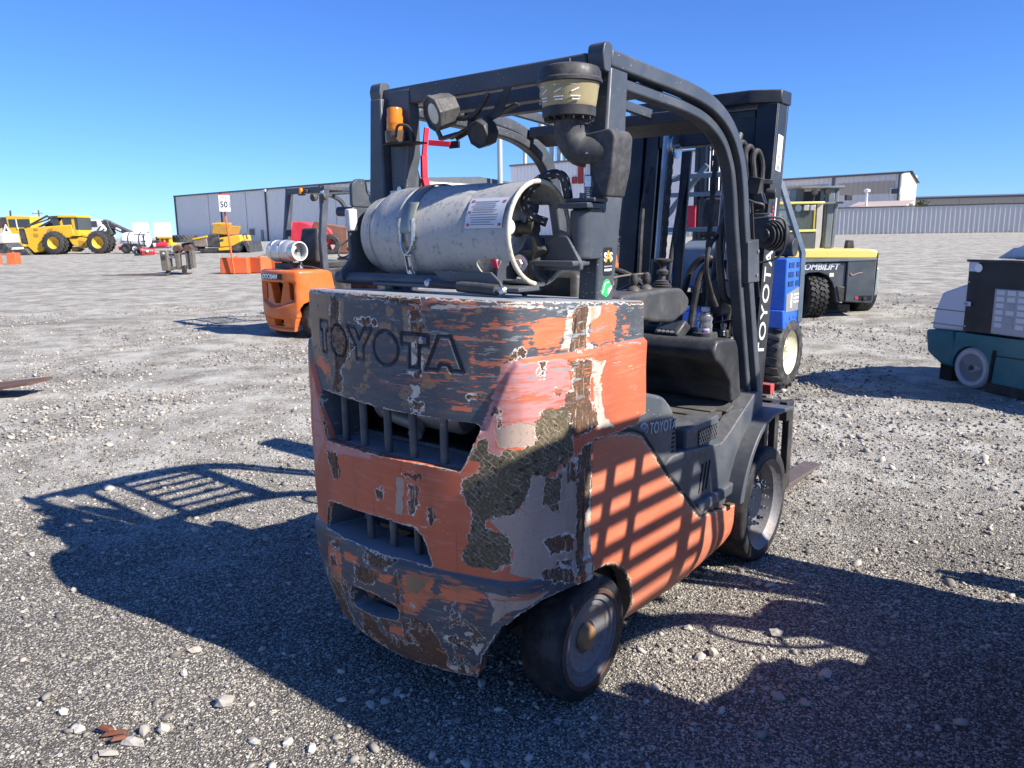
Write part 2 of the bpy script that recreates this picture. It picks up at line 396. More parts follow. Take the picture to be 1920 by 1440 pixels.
M_HOSE = paint('rubber_hose', (.018, .018, .019), .5, 0, .3, 20, 0, dust=.3, dcol=(.25, .22, .18))
M_WHITE = paint('white_print', (.78, .78, .76), .5, 0, .06, 20, 0, dust=.1)
M_WORN = paint('worn_white_print', (.62, .63, .64), .55, 0, .12, 30, .16, (.06, .07, .085), .1)
M_GAP = paint('dark_gap', (.008, .008, .009), .8, 0, .2, 8, 0, dust=0)
M_RED = paint('red_webbing', (.62, .02, .05), .6, 0, .2, 20, 0, dust=.05)
M_PINKTAG = paint('pink_tag', (.72, .05, .12), .5, 0, .15, 20, 0, dust=.05)
M_GREEN = paint('green_print', (.03, .62, .12), .45, 0, .05, 20, 0, dust=.03)
M_ORANGEPRINT = paint('orange_print', (.85, .33, .03), .45, 0, .05, 20, 0, dust=.03)
M_STICKER = paint('black_sticker', (.012, .012, .013), .4, 0, .1, 20, 0, dust=.05)

def rubber(name, col=(.022, .022, .024), dust=.5):
    t = NT(name); n = t.noise(14, 4); n2 = t.noise(90, 4, rough=.7)
    c = t.mix(n, sc3(col, .7), sc3(col, 1.6)); c = t.mix(t.math('MULTIPLY', t.step(n, .4, .75), dust), c, (.15, .14, .125))
    t.bump(n2, .0015, .6); return t.out(c, t.lin(n2, .3, .7, .5, .8), 0, .3)
M_TYRE = rubber('worn_rubber', (.018, .018, .019), .22)
M_TYRE2 = rubber('field_tyre_rubber', (.03, .03, .031), .6)

def wheel_face():
    t = NT('worn_wheel_metal'); n = t.noise(9, 5); n2 = t.noise(60, 5, rough=.7)
    c = t.mix(n, (.16, .16, .165), (.27, .27, .28)); c = t.mix(t.math('MULTIPLY', t.step(n2, .50, .66), .6), c, (.13, .085, .06)); c = t.mix(t.math('MULTIPLY', t.step(n, .58, .72), .6), c, (.22, .14, .10))
    t.bump(n2, .002, .6); return t.out(c, .6, .35)
M_WHEELM = wheel_face()
M_HUB = paint('rusty_hub_cap', (.33, .19, .085), .65, .3, .35, 18, .1, (.16, .08, .04), .1, bump=.001)

def glassy(name, col, rough=.08, trans=.0, ior=1.45, alpha=1.0):
    t = NT(name); t.b.inputs['Transmission Weight'].default_value = trans; t.b.inputs['IOR'].default_value = ior; t.b.inputs['Alpha'].default_value = alpha
    n = t.noise(25, 3); return t.out(t.mix(n, sc3(col, .85), sc3(col, 1.12)), t.lin(n, .3, .7, rough, rough + .12), 0)
M_LENS = glassy('lamp_lens', (.62, .60, .50), .12)
M_AMBER = glassy('amber_lens', (.95, .30, .02), .15, .35)
M_BOWL = glassy('clouded_yellow_bowl', (.44, .37, .20), .35, .25)
M_CLEAR = glassy('clear_bottle_plastic', (.85, .85, .88), .08, .85, 1.4)
M_SCREEN = glassy('display_glass', (.05, .055, .06), .1)

# ------------------------------------------------------------------ the peeling paint of the big counterweight
PAINT = {
 'rust': [
  [(-245,1295),(-187,1293),(-187,1213),(-194,1201),(-157,1169),(-117,1149),(-151,1119),(-163,1109),(-202,1062),(-207,1019),(-243,1014),(-244,1087),(-260,1177),(-246,1239)],
  [(-241,1048),(-196,1054),(-198,1000),(-230,989),(-261,1002)],
  [(129,1288),(178,1285),(173,1247),(183,1232),(168,1204),(164,1177),(153,1160),(151,1203),(138,1208),(133,1251)],
  [(122,1006),(171,1007),(176,996),(156,984),(132,991)],
  [(-100,1234),(-52,1235),(-9,1232),(-5,1225),(-44,1222),(-81,1224)],
  [(147,1096),(167,1101),(163,1076),(149,1077)],
  [(-141,1167),(-114,1151),(-150,1131)],
  [(688,1279),(745,1273),(732,1153),(665,1154),(674,1198),(665,1252),(679,1273)],
  [(643,1126),(744,1115),(739,1066),(734,1000),(771,949),(784,912),(667,901),(662,945),(643,985),(629,997),(625,1030),(661,1044),(661,1083)],
  [(589,1048),(661,1038),(666,1027),(593,1040)],
  [(398,996),(412,1022),(423,1004),(427,966),(418,963),(415,997)],
  [(524,1137),(552,1135),(541,1093),(528,1098)],
  [(451,1149),(460,1167),(483,1172),(485,1160),(463,1149)],
  [(318,1040),(376,1048),(376,1043),(322,1034)],
  [(-299,781),(-243,786),(-207,749),(-215,711),(-259,696),(-274,733)],
  [(-20,713),(11,715),(13,691),(-15,683)],
  [(123,753),(154,760),(145,669),(117,670)],
  [(198,703),(210,699),(209,674),(196,643),(189,663)],
  [(99,786),(160,790),(147,773),(122,777)],
  [(548,616),(593,616),(659,601),(665,554),(570,568)],
  [(543,525),(655,493),(660,448),(534,503)],
  [(589,542),(655,518),(655,507),(593,530)],
  [(682,838),(719,857),(767,864),(745,705),(717,606),(707,436),(670,445),(684,616)],
  [(598,842),(673,820),(678,764),(644,771),(625,823)],
  [(-359,332),(-254,316),(-250,230),(-195,151),(-123,199),(-74,178),(14,139),(161,144),(313,168),(48,151),(-149,142),(-393,107),(-425,157)],
  [(63,295),(103,325),(195,320),(186,275),(122,244),(156,211),(183,188),(168,159),(79,150),(8,176),(10,221),(83,226)],
  [(-130,436),(-11,447),(-50,392),(-129,379)],
  [(-75,503),(62,506),(33,471),(-73,466)],
  [(64,473),(83,466),(73,329),(53,323)],
  [(-307,411),(-262,426),(-260,387),(-304,375)],
  [(-278,467),(-236,481),(-238,460),(-278,448)],
  [(266,301),(285,288),(284,270),(246,273),(227,286)],
  [(-111,353),(10,360),(8,328),(-125,303)],
 ],
 'hatch': [
  [(353,920),(381,927),(390,910),(387,894),(416,874),(436,898),(476,897),(523,916),(519,955),(571,946),(662,919),(663,849),(616,828),(562,807),(503,816),(478,735),(449,710),(383,694),(373,663),(433,650),(448,604),(445,570),(402,542),(314,545),(292,566),(318,594),(334,675),(339,709),(308,754),(312,798),(352,826),(373,857),(328,866),(339,886),(356,898)],
  [(511,971),(553,1003),(602,995),(643,991),(667,928),(658,879),(571,896),(519,929)],
  [(553,802),(612,792),(607,685),(580,699),(535,727)],
 ],
 'lav': [
  [(503,816),(557,808),(553,766),(535,727),(584,704),(593,810),(677,842),(694,683),(675,443),(444,536),(448,604),(433,650),(383,694),(449,710),(478,735)],
  [(408,959),(471,976),(511,962),(519,906),(414,905)],
  [(540,947),(571,942),(571,896),(536,903)],
  [(71,771),(101,774),(93,652),(60,654)],
  [(378,476),(557,460),(439,421),(388,368),(401,422)],
 ],
 'pink': [
  [(423,1134),(466,1149),(633,1132),(647,1053),(625,998),(553,1003),(508,959),(408,959),(378,941),(361,958),(396,1037)],
  [(340,954),(411,960),(410,912),(439,885),(416,871),(387,894)],
  [(-401,1026),(-354,919),(-323,810),(-418,693)],
  [(-311,812),(-41,822),(-42,805),(-304,782)],
 ],
 'orange': [
  [(546,1252),(651,1250),(638,1201),(611,1160),(537,1168),(513,1194),(521,1218),(506,1234)],
  [(482,1191),(506,1207),(505,1177),(485,1178)],
  [(329,1200),(382,1205),(436,1202),(433,1195),(339,1191)],
  [(403,1260),(411,1260),(410,1206),(402,1206)],
  [(373,1231),(455,1235),(454,1228),(376,1226)],
  [(348,1133),(436,1149),(435,1128),(357,1121)],
  [(335,1157),(343,1158),(340,1077),(330,1095)],
  [(295,1102),(423,1112),(423,1105),(295,1097)],
  [(754,1232),(826,1272),(902,1259),(892,1154),(756,1163)],
  [(944,1197),(984,1193),(978,1173),(938,1177)],
  [(386,1073),(422,1091),(435,1070),(390,1067)],
  [(293,1007),(338,1010),(331,1003),(293,1000)],
  [(-423,1203),(-363,1211),(-372,1103),(-274,1068),(-280,1021),(-407,1067)],
  [(282,1205),(357,1205),(357,1192),(288,1197)],
  [(271,1009),(335,1011),(330,1003),(275,1000)],
  [(110,479),(207,483),(191,409),(133,346),(80,331),(94,457)],
  [(220,462),(332,479),(378,476),(378,447),(231,412)],
  [(291,419),(313,423),(312,400),(294,396)],
  [(-309,457),(-215,442),(-238,342),(-296,321),(-334,388)],
  [(-189,463),(-111,474),(-113,448),(-192,430)],
  [(-11,441),(47,451),(30,427),(-12,422)],
  [(-23,255),(62,276),(60,238),(3,238)],
 ],
 'tan': [
  [(-402,1305),(-245,1301),(-258,1196),(-354,1212),(-407,1280)],
  [(-187,1290),(-156,1291),(-167,1215),(-187,1211)],
  [(47,1285),(80,1275),(76,1259),(56,1247),(45,1257)],
  [(110,1282),(134,1272),(135,1213),(113,1209)],
  [(179,1226),(208,1212),(188,1200),(178,1210)],
  [(16,1228),(67,1231),(62,1214),(19,1217)],
  [(-17,1295),(11,1288),(2,1274),(-14,1282)],
  [(-199,1093),(-152,1110),(-128,1083),(-150,1072)],
  [(180,1172),(199,1158),(185,1129),(173,1156)],
  [(180,1094),(233,1060),(159,1045)],
  [(252,1099),(270,1101),(264,1070),(256,1073)],
  [(-48,1297),(-21,1301),(-53,1285)],
  [(88,1138),(117,1135),(113,1124),(87,1125)],
  [(313,1253),(319,1266),(318,1245)],
  [(344,1285),(371,1286),(357,1265)],
  [(336,1200),(382,1205),(379,1193),(339,1191)],
  [(-254,1172),(-172,1185),(-183,1137),(-245,1130)],
  [(512,1093),(562,1090),(562,1080),(516,1088)],
  [(110,473),(194,480),(150,423),(107,412)],
  [(-322,359),(-263,360),(-283,312),(-329,309)],
 ],
 'white': [
  [(651,1269),(683,1279),(674,1248),(670,1198),(656,1155),(620,1159),(642,1226)],
  [(748,1275),(826,1269),(802,1237),(760,1231),(749,1197),(761,1162),(804,1144),(732,1149),(731,1221)],
  [(744,1118),(830,1110),(800,1070),(801,988),(815,941),(880,889),(778,903),(771,949),(752,1030)],
  [(133,1180),(161,1187),(155,1127),(126,1103)],
  [(130,1058),(164,1054),(162,1022),(133,1015)],
  [(173,1161),(186,1151),(174,1104),(165,1117)],
  [(104,1098),(160,1098),(163,1076),(136,1084)],
  [(300,1293),(479,1296),(651,1275),(479,1288),(300,1287)],
  [(201,1286),(359,1295),(359,1285),(210,1278)],
  [(731,868),(767,864),(753,595),(743,422),(708,432),(722,640)],
  [(169,184),(257,190),(307,197),(288,168),(196,161)],
  [(122,244),(200,285),(199,248),(150,228)],
  [(291,277),(358,298),(333,251),(327,274)],
  [(227,298),(279,304),(272,279),(233,275)],
  [(-218,161),(-123,192),(-149,142)],
  [(237,408),(250,404),(243,385),(233,389)],
  [(113,380),(135,383),(127,362),(108,364)],
  [(304,325),(332,331),(328,318),(304,316)],
  [(8,176),(65,183),(56,154)],
 ],
}

PAINT['rust'] += [[(-560, 1000), (-455, 1010), (-448, 700), (-470, 520), (-560, 520)], [(-520, 470), (-455, 480), (-440, 300), (-470, 150), (-520, 150)],
                  [(-480, 1322), (-300, 1320), (0, 1314), (170, 1304), (168, 1290), (0, 1301), (-300, 1309), (-480, 1309)], [(-650, 1250), (-520, 1250), (-530, 900), (-650, 900)]]
PAINT['tan'] += [[(-470, 1300), (-360, 1300), (-345, 1100), (-420, 1050), (-470, 1150)]]
def cw_true_z(P):
    y = plan_at(P[:, 0])[1]; return P[:, 1] + (cw_top(y) - 1.286) * smooth((P[:, 1] - 1.16) / .10)
def paint_field(key, clampv=.06):
    polys = [np.array(p) / 1000 for p in PAINT[key]]
    def f(P):
        P = np.stack([P[:, 0], cw_true_z(P)], 1); d = np.full(len(P), clampv)
        for q in polys:
            lo, hi = q.min(0) - clampv, q.max(0) + clampv
            m = np.all((P > lo) & (P < hi), 1)
            if m.any(): d[m] = np.minimum(d[m], sd_poly(P[m], q)[0])
        return d
    return f
def cw_mat(neat=False):
    t = NT('peeling_counterweight_paint')
    streak = t.noise(1, 5, t.co((7, 7, 75)), .65); streak2 = t.noise(1, 4, t.co((22, 22, 210)), .6)
    chip = t.noise(38, 5, rough=.62); chip2 = t.noise(120, 4, rough=.65); soft = t.noise(6, 3)
    def m(key, k_chip, k_streak, w=.0012, off=0.0):
        f = t.math('ADD', t.attr(key), off)
        if k_chip: f = t.math('MULTIPLY_ADD', t.math('SUBTRACT', chip, .5), k_chip, f); f = t.math('MULTIPLY_ADD', t.math('SUBTRACT', chip2, .5), k_chip * .35, f)
        if k_streak: f = t.math('MULTIPLY_ADD', t.math('SUBTRACT', streak, .5), k_streak, f); f = t.math('MULTIPLY_ADD', t.math('SUBTRACT', streak2, .5), k_streak * .5, f)
        return f, t.step(f, w, -w)
    orange = t.mix(soft, (.46, .098, .045), (.58, .150, .072)); orange = t.mix(t.math('MULTIPLY', t.step(streak, .5, .75), .5), orange, (.62, .26, .20))
    grey = t.mix(soft, (.050, .060, .074), (.090, .102, .118)); grey = t.mix(t.math('MULTIPLY', t.step(streak, .48, .72), .55), grey, (.13, .145, .16)); grey = t.mix(t.math('MULTIPLY', t.step(chip, .62, .72), .7), grey, (.028, .034, .043))
    pink = t.mix(soft, (.47, .20, .185), (.56, .275, .265)); pink = t.mix(t.math('MULTIPLY', t.step(streak, .50, .66), .8), pink, (.50, .115, .06)); pink = t.mix(t.math('MULTIPLY', t.step(streak2, .56, .68), .5), pink, (.36, .20, .17))
    lav = t.mix(soft, (.35, .255, .20), (.45, .345, .28)); lav = t.mix(t.math('MULTIPLY', t.step(chip2, .55, .68), .6), lav, (.22, .17, .13))
    white = t.mix(chip2, (.46, .42, .34), (.66, .62, .53)); white = t.mix(t.math('MULTIPLY', t.step(t.noise(1, 4, t.co((30, 30, 5))), .50, .68), .7), white, (.38, .25, .15)); white = t.mix(t.step(chip, .58, .66), white, (.58, .26, .13))
    rust = t.mix(chip, (.060, .036, .024), (.150, .085, .050)); rust = t.mix(t.step(chip2, .52, .66), rust, (.24, .15, .085)); rust = t.mix(t.step(t.noise(1, 4, t.co((60, 60, 6))), .56, .68), rust, (.040, .022, .016))
    rust = t.mix(t.math('MULTIPLY', t.step(t.noise(1, 5, t.co((75, 75, 9)), .7), .575, .63), .75), rust, (.50, .42, .33)); rust = t.mix(t.math('MULTIPLY', t.step(t.noise(1, 4, t.co((50, 50, 12)), .6), .55, .68), .6), rust, (.26, .10, .035))
    c = t.mix(t.step(t.math('MULTIPLY_ADD', t.math('SUBTRACT', chip, .5), .004, t.attr('zone')), .0015, -.0015), orange, grey)
    # runs and grime below openings
    runs = t.math('MULTIPLY', t.step(t.noise(1, 3, t.co((45, 45, 2.2))), .60, .74), .5); c = t.mix(runs, c, t.mix(.7, c, (.10, .035, .02)))
    f, k = m('orange', .020, .075); c = t.mix(k, c, t.mix(soft, (.60, .125, .05), (.66, .22, .11)))
    f, k = m('tan', .035, .02); c = t.mix(k, c, t.mix(chip, (.22, .135, .075), (.33, .215, .12)))
    f, k = m('pink', .012, .028); c = t.mix(k, c, pink)
    f, kl = m('lav', .022, .006); c = t.mix(kl, c, lav)
    f, kw = m('white', .030, .012); c = t.mix(kw, c, white)
    # scattered small scrapes
    sp = t.math('MULTIPLY', t.step(t.noise(1, 4, t.co((16, 16, 95)), .6, .4), .665, .69), t.step(soft, .42, .55)); c = t.mix(sp, c, t.mix(chip, (.58, .16, .08), (.62, .52, .42)))
    # gouged rubber-like hatching with pale ridges
    cx = t.n('ShaderNodeCombineXYZ'); t.put(cx.inputs[0], t.math('MULTIPLY_ADD', t.math('SUBTRACT',  t.noise(15, 3),   .5), .045, t.attr('run'))); t.put(cx.inputs[1], t.math('MULTIPLY_ADD', t.math('SUBTRACT',  t.noise(19, 3),  .5), .034, t.attr('rise')))
    mp = t.n('ShaderNodeMapping'); t.put(mp.inputs['Vector'], cx.outputs[0]); mp.inputs['Rotation'].default_value = (0, 0, R(36))
    bk = t.n('ShaderNodeTexBrick'); t.put(bk.inputs['Vector'], mp.outputs[0]); bk.inputs['Scale'].default_value = 1; bk.inputs['Brick Width'].default_value = .030; bk.inputs['Row Height'].default_value = .014; bk.inputs['Mortar Size'].default_value = .0015; bk.inputs['Mortar Smooth'].default_value = .6
    fh, kh = m('hatch', .050, .0)
    dk = t.mix(chip, (.060, .047, .026), (.135, .108, .062)); line = t.step(t.math('MULTIPLY_ADD', t.math('SUBTRACT', chip2, .5), .9, bk.outputs['Fac']), .25, .75)
    line = t.math('MULTIPLY', line, t.step(t.noise(34, 4), .44, .60)); dk = t.mix(t.math('MULTIPLY', t.step(chip2, .46, .64), .7), dk, (.21, .175, .115)); dk = t.mix(t.step(t.noise(55, 3), .58, .66), dk, (.035, .026, .016)); hc = t.mix(t.math('MULTIPLY', line, .75), dk, (.40, .35, .265))
    eh = t.math('MULTIPLY', t.math('MULTIPLY', t.step(fh, .0042, .0030), t.math('SUBTRACT', 1.0, kh)), t.step(t.noise(17, 3), .40, .52)); c = t.mix(eh, c, (.56, .52, .43)); c = t.mix(kh, c, hc)
    fr, kr = m('rust', .058, .010); er = t.math('MULTIPLY', t.step(fr, .0056, .0044), t.math('SUBTRACT', 1.0, kr)); er = t.math('MULTIPLY', er, t.step(t.noise(13, 4), .42, .56))
    c = t.mix(er, c, (.68, .65, .58)); c = t.mix(kr, c, rust)
    # faded brown mottling on the upper band, rust creeping up from the lower lip
    up = t.math('MULTIPLY', t.step(t.attr('rise'), .96, 1.02), t.step(t.attr('run'), .42, .10)); mo = t.math('MULTIPLY_ADD', t.math('SUBTRACT', chip, .5), .5, t.noise(1, 4, t.co((9, 9, 20)), .6))
    c = t.mix(t.math('MULTIPLY', up, t.step(mo, .56, .60)), c, t.mix(chip2, (.17, .115, .075), (.29, .215, .15))); c = t.mix(t.math('MULTIPLY', up, t.step(mo, .655, .675)), c, t.mix(chip2, (.08, .045, .028), (.17, .10, .06)))
    rt = t.math('MULTIPLY', t.step(t.attr('rise'), .98, 1.05), t.step(t.attr('run'), -.1, .35)); sm = t.math('MULTIPLY_ADD', t.math('SUBTRACT', streak2, .5), .5, t.noise(1, 4, t.co((7, 7, 34)), .65))
    c = t.mix(t.math('MULTIPLY', rt, t.step(sm, .575, .61)), c, t.mix(chip, (.55, .135, .06), (.42, .16, .085))); c = t.mix(t.math('MULTIPLY', rt, t.step(sm, .385, .355)), c, (.26, .275, .285))
    lo = t.math('MULTIPLY', t.step(t.attr('rise'), .50, .14), .30); lm = t.math('ADD', lo, t.math('MULTIPLY_ADD', t.math('SUBTRACT', chip, .5), .45, t.noise(1, 4, t.co((10, 10, 7)), .6)))
    inb = t.step(t.attr('rise'), .515, .505); c = t.mix(t.math('MULTIPLY', inb, t.step(lm, .70, .712)), c, (.56, .52, .45)); c = t.mix(t.math('MULTIPLY', inb, t.step(lm, .716, .728)), c, t.mix(chip2, (.070, .040, .026), (.16, .088, .052)))
    bs = t.math('MULTIPLY', inb, t.step(t.noise(1, 4, t.co((8, 8, 40)), .65), .585, .62)); c = t.mix(t.math('MULTIPLY', bs, .9), c, t.mix(chip, (.46, .12, .055), (.36, .17, .10)))
    # worn arrises and general grime
    eg = t.math('MULTIPLY_ADD', t.math('SUBTRACT', chip, .5), .030, t.attr('arris')); eg = t.math('MULTIPLY_ADD', t.math('SUBTRACT', t.noise(7, 3), .5), .022, eg)
    c = t.mix(t.step(eg, .0035, .0020), c, (.55, .50, .41)); c = t.mix(t.step(eg, .0008, -.0006), c, (.12, .068, .042))
    gr = t.noise(1, 5, t.co((9, 9, 2.2)), .6); c = t.mix(t.math('MULTIPLY', t.step(gr, .46, .70), .42), c, t.mix(.72, c, (.075, .055, .042)))
    fleck = t.math('MULTIPLY', t.step(t.voro(95), .12, .06), t.step(t.noise(5, 3), .50, .60)); c = t.mix(t.math('MULTIPLY', fleck, .8), c, t.mix(chip, (.07, .05, .04), (.5, .45, .38)))
    g = t.step(t.attr('groove'), .0016, -.0004); c = t.mix(t.math('MULTIPLY', g, .85), c, (.018, .021, .026))  # shade inside the engraved letters, painted dark into the colour
    # settled dust on the level top
    u = t.step(t.up(), .6, .95); top = t.mix(t.noise(3, 5), (.19, .215, .24), (.36, .375, .385)); top = t.mix(t.step(chip, .6, .7), top, (.13, .15, .17)); c = t.mix(t.math('MULTIPLY', u, t.step(t.attr('zone'), .004, -.004)), c, top)
    scr = t.step(t.noise(1, 2, t.co((3, 3, 260)), .5), .73, .75); c = t.mix(t.math('MULTIPLY', scr, .55), c, (.55, .50, .45))
    h = t.math('SUBTRACT', t.math('MULTIPLY', chip2, .12), t.math('MAXIMUM', kr, t.math('MULTIPLY', kh, t.math('SUBTRACT', 1.0, t.math('MULTIPLY', line, .7)))))
    h = t.math('SUBTRACT', h, t.math('MULTIPLY', t.math('MAXIMUM', kw, kl), .35)); t.bump(h, .0028, .9)
    rg = t.math('MAXIMUM', t.lin(soft, .3, .7, .42, .62), t.math('MULTIPLY', t.math('MAXIMUM', kr, kh), .85))
    return t.out(c, rg, 0, .35)
M_CW = cw_mat()
def side_mat():
    t = NT('sunworn_orange_panel'); soft = t.noise(4, 3); st = t.noise(1, 5, t.co((4, 5, 60)), .65); chip = t.noise(50, 5, rough=.62); scr = t.noise(1, 3, t.co((9, 7, 150)), .55)
    c = t.mix(soft, (.55, .135, .062), (.64, .205, .115)); c = t.mix(t.math('MULTIPLY', t.step(st, .52, .74), .5), c, (.66, .33, .24)); c = t.mix(t.math('MULTIPLY', t.step(st, .42, .28), .6), c, (.47, .085, .035))
    e = t.math('MULTIPLY_ADD', t.math('SUBTRACT', chip, .5), .03, t.attr('edge')); c = t.mix(t.step(e, .011, .009), c, (.50, .40, .30)); c = t.mix(t.step(e, .007, .005), c, (.16, .09, .055))
    k = t.math('MULTIPLY', t.step(scr, .69, .71), t.step(soft, .40, .56)); c = t.mix(k, c, t.mix(chip, (.11, .10, .10), (.52, .44, .36)))
    sz_ = t.n('ShaderNodeSeparateXYZ'); t.put(sz_.inputs[0], t.co()); low = t.math('MULTIPLY', t.step(sz_.outputs[2], .42, .10), t.step(t.noise(9, 5, rough=.7), .40, .66)); c = t.mix(t.math('MULTIPLY', low, .55), c, (.30, .20, .14))
    fine = t.math('MULTIPLY', t.step(t.noise(1, 4, t.co((14, 12, 230)), .6), .62, .66), t.step(t.noise(3, 2), .38, .56)); c = t.mix(t.math('MULTIPLY', fine, .55), c, (.72, .46, .36)); sp = t.step(t.math('ADD', t.voro(60), t.math('MULTIPLY', t.noise(4, 2), .3)), .24, .20); c = t.mix(t.math('MULTIPLY', sp, .6), c, (.20, .10, .07))
    t.bump(t.math('SUBTRACT', t.math('MULTIPLY', st, .2), k), .0012); return t.out(c, t.lin(st, .3, .7, .38, .6), 0, .4)
M_SIDE = side_mat()

# plan outline of the counterweight, s = run along it from the middle of the rear
def plan_curve():
    p = [(x, -.41 + .43 * x * x) for x in np.linspace(0, .41, 60)]
    def bz(a, b, c, n):
        for t in np.linspace(0, 1, n)[1:]: p.append(tuple((1 - t) ** 2 * np.array(a) + 2 * t * (1 - t) * np.array(b) + t * t * np.array(c)))
    bz((.41, -.3377), (.462, -.318), (.474, -.255), 24); p.append((.494, -.125)); bz((.494, -.125), (.4995, -.09), (.5, -.05), 10); p.append((.5, .29))
    p = np.array(p); m = p[1:][::-1] * np.array([-1, 1]); q = np.vstack([m, p]); d = np.r_[0, np.cumsum(np.hypot(*np.diff(q, axis=0).T))]
    return q, d - d[len(m)]
PLAN, PLAN_S = plan_curve(); SMAX = float(PLAN_S[-1])
def plan_at(s):
    x, y = np.interp(s, PLAN_S, PLAN[:, 0]), np.interp(s, PLAN_S, PLAN[:, 1]); e = .006
    dx = np.interp(s + e, PLAN_S, PLAN[:, 0]) - np.interp(s - e, PLAN_S, PLAN[:, 0]); dy = np.interp(s + e, PLAN_S, PLAN[:, 1]) - np.interp(s - e, PLAN_S, PLAN[:, 1])
    l = np.hypot(dx, dy) + 1e-12; return x, y, dy / l, -dx / l          # outward normal
def mir(p): return [(-a, b) for a, b in p][::-1]
LETTERS = [[(-.338, 1.212), (-.274, 1.212), (-.274, 1.182), (-.292, 1.182), (-.292, 1.110), (-.322, 1.110), (-.322, 1.182), (-.338, 1.182)],
           [(-.207 + .050 * math.cos(a), 1.157 + .051 * math.sin(a)) for a in np.linspace(0, 2 * math.pi, 28)[:-1]],
           [(-.147, 1.208), (-.108, 1.208), (-.083, 1.174), (-.058, 1.209), (-.020, 1.209), (-.064, 1.150), (-.064, 1.111), (-.103, 1.111), (-.103, 1.150)],
           [(.036 + .050 * math.cos(a), 1.156 + .051 * math.sin(a)) for a in np.linspace(0, 2 * math.pi, 28)[:-1]],
           [(.100, 1.205), (.195, 1.204), (.195, 1.172), (.163, 1.172), (.163, 1.108), (.128, 1.108), (.128, 1.174), (.100, 1.174)],
           [(.186, 1.106), (.230, 1.202), (.272, 1.202), (.308, 1.106), (.271, 1.106), (.261, 1.124), (.234, 1.124), (.225, 1.106)]]
GRILLE = round_poly([(-.352, .980), (-.2, .979), (0, .972), (.2, .967), (.345, .964), (.366, .950), (.302, .822), (.15, .826), (0, .826), (-.15, .824), (-.290, .818), (-.306, .826)], .012)
LOWWIN = round_poly([(-.305, .606), (-.2, .618), (0, .626), (.135, .624), (.164, .602), (.198, .514), (0, .514), (-.2, .508), (-.335, .506)], .012)
SLOT = round_poly([(-.200, .292), (-.175, .352), (-.02, .362), (.062, .350), (.058, .300), (-.03, .280), (-.175, .268)], .03, 6)
_kr = [(0, .150), (.2, .157), (.325, .167), (.353, .255), (.414, .361), (.470, .418), (.52, .443), (.66, .443), (.752, .430), (.755, .868), (1.01, .866), (1.035, .885), (SMAX + .02, .90), (SMAX + .02, 1.40)]
KEEP = _kr + [(-a, b) for a, b in _kr[::-1][:-1]]
_u = [(SMAX + .1, 1.146), (.66, 1.149), (.492, 1.149), (.462, 1.142), (.440, 1.112), (.372, .956), (.306, .822), (.306, .80)]
UPPER = _u[:-2] + [(.366, .954), (.2, .95), (0, .95), (-.2, .96)] + [(-.352, .97), (-.430, 1.112), (-.455, 1.142), (-.492, 1.149), (-SMAX - .1, 1.149), (-SMAX - .1, 1.5), (SMAX + .1, 1.5)]
BUMPER = [(-SMAX, .515), (SMAX, .515), (SMAX, 0), (-SMAX, 0)]
def cw_zone(P): return np.minimum(sd_poly(P, UPPER)[0], sd_poly(P, BUMPER)[0] + .002)
def cw_groove(P):
    P = np.stack([P[:, 0], cw_true_z(P)], 1); d = np.full(len(P), .05)
    for L in LETTERS:
        q = np.array(L); m = np.all((P > q.min(0) - .03) & (P < q.max(0) + .03), 1)
        if m.any(): d[m] = np.minimum(d[m], np.abs(sd_poly(P[m], L)[0]) - .0052)
    return d
def cw_top(y): return 1.286 - .07 * y
def cw_pos(s, z):
    P = np.stack([s, z], 1); x, y, nx, ny = plan_at(s); d = np.zeros(len(s))
    du = sd_poly(P, UPPER)[0]; d += .014 * smooth((du + .004) / .018)                      # orange flanks stand proud of the grey face
    db = .515 - z; d += .010 * smooth(db / .022)
    d -= .055 * np.clip((.47 - z) / .33, 0, 1.2) ** 2                                      # tucks under at the bottom
    d -= .0065 * smooth((.0018 - cw_groove(P)) / .0036)
    lp = np.exp(-((s - .02) / .09) ** 2) * np.exp(-((z - .47) / .05) ** 2); d += .008 * lp
    e = np.clip((z - 1.268) / .018, 0, 1); d -= .014 * (1 - np.sqrt(np.maximum(0, 1 - e * e)))
    d += .0018 * np.sin(s * 9 + z * 7) + .0010 * np.sin(s * 23 - z * 31)
    zz = z + (cw_top(y) - 1.286) * smooth((z - 1.16) / .10)
    return np.stack([x + nx * d, y + ny * d, zz], 1)
def cw_in(s, z):
    x, y, nx, ny = plan_at(s); return np.stack([-nx, -ny, np.zeros(len(s))], 1)

def tyre_profile(r, w, ri, bulge=.006, edge=.018):      # closed ring profile (radius, axial)
    h = w / 2
    return [(ri, -h + .012), (ri + .004, -h), (r - edge, -h - bulge * .4), (r - edge * .4, -h + edge * .35), (r, -h + edge), (r + bulge * .3, 0), (r, h - edge), (r - edge * .4, h - edge * .35), (r - edge, h + bulge * .4), (ri + .004, h), (ri, h - .012), (ri, -h + .012)]

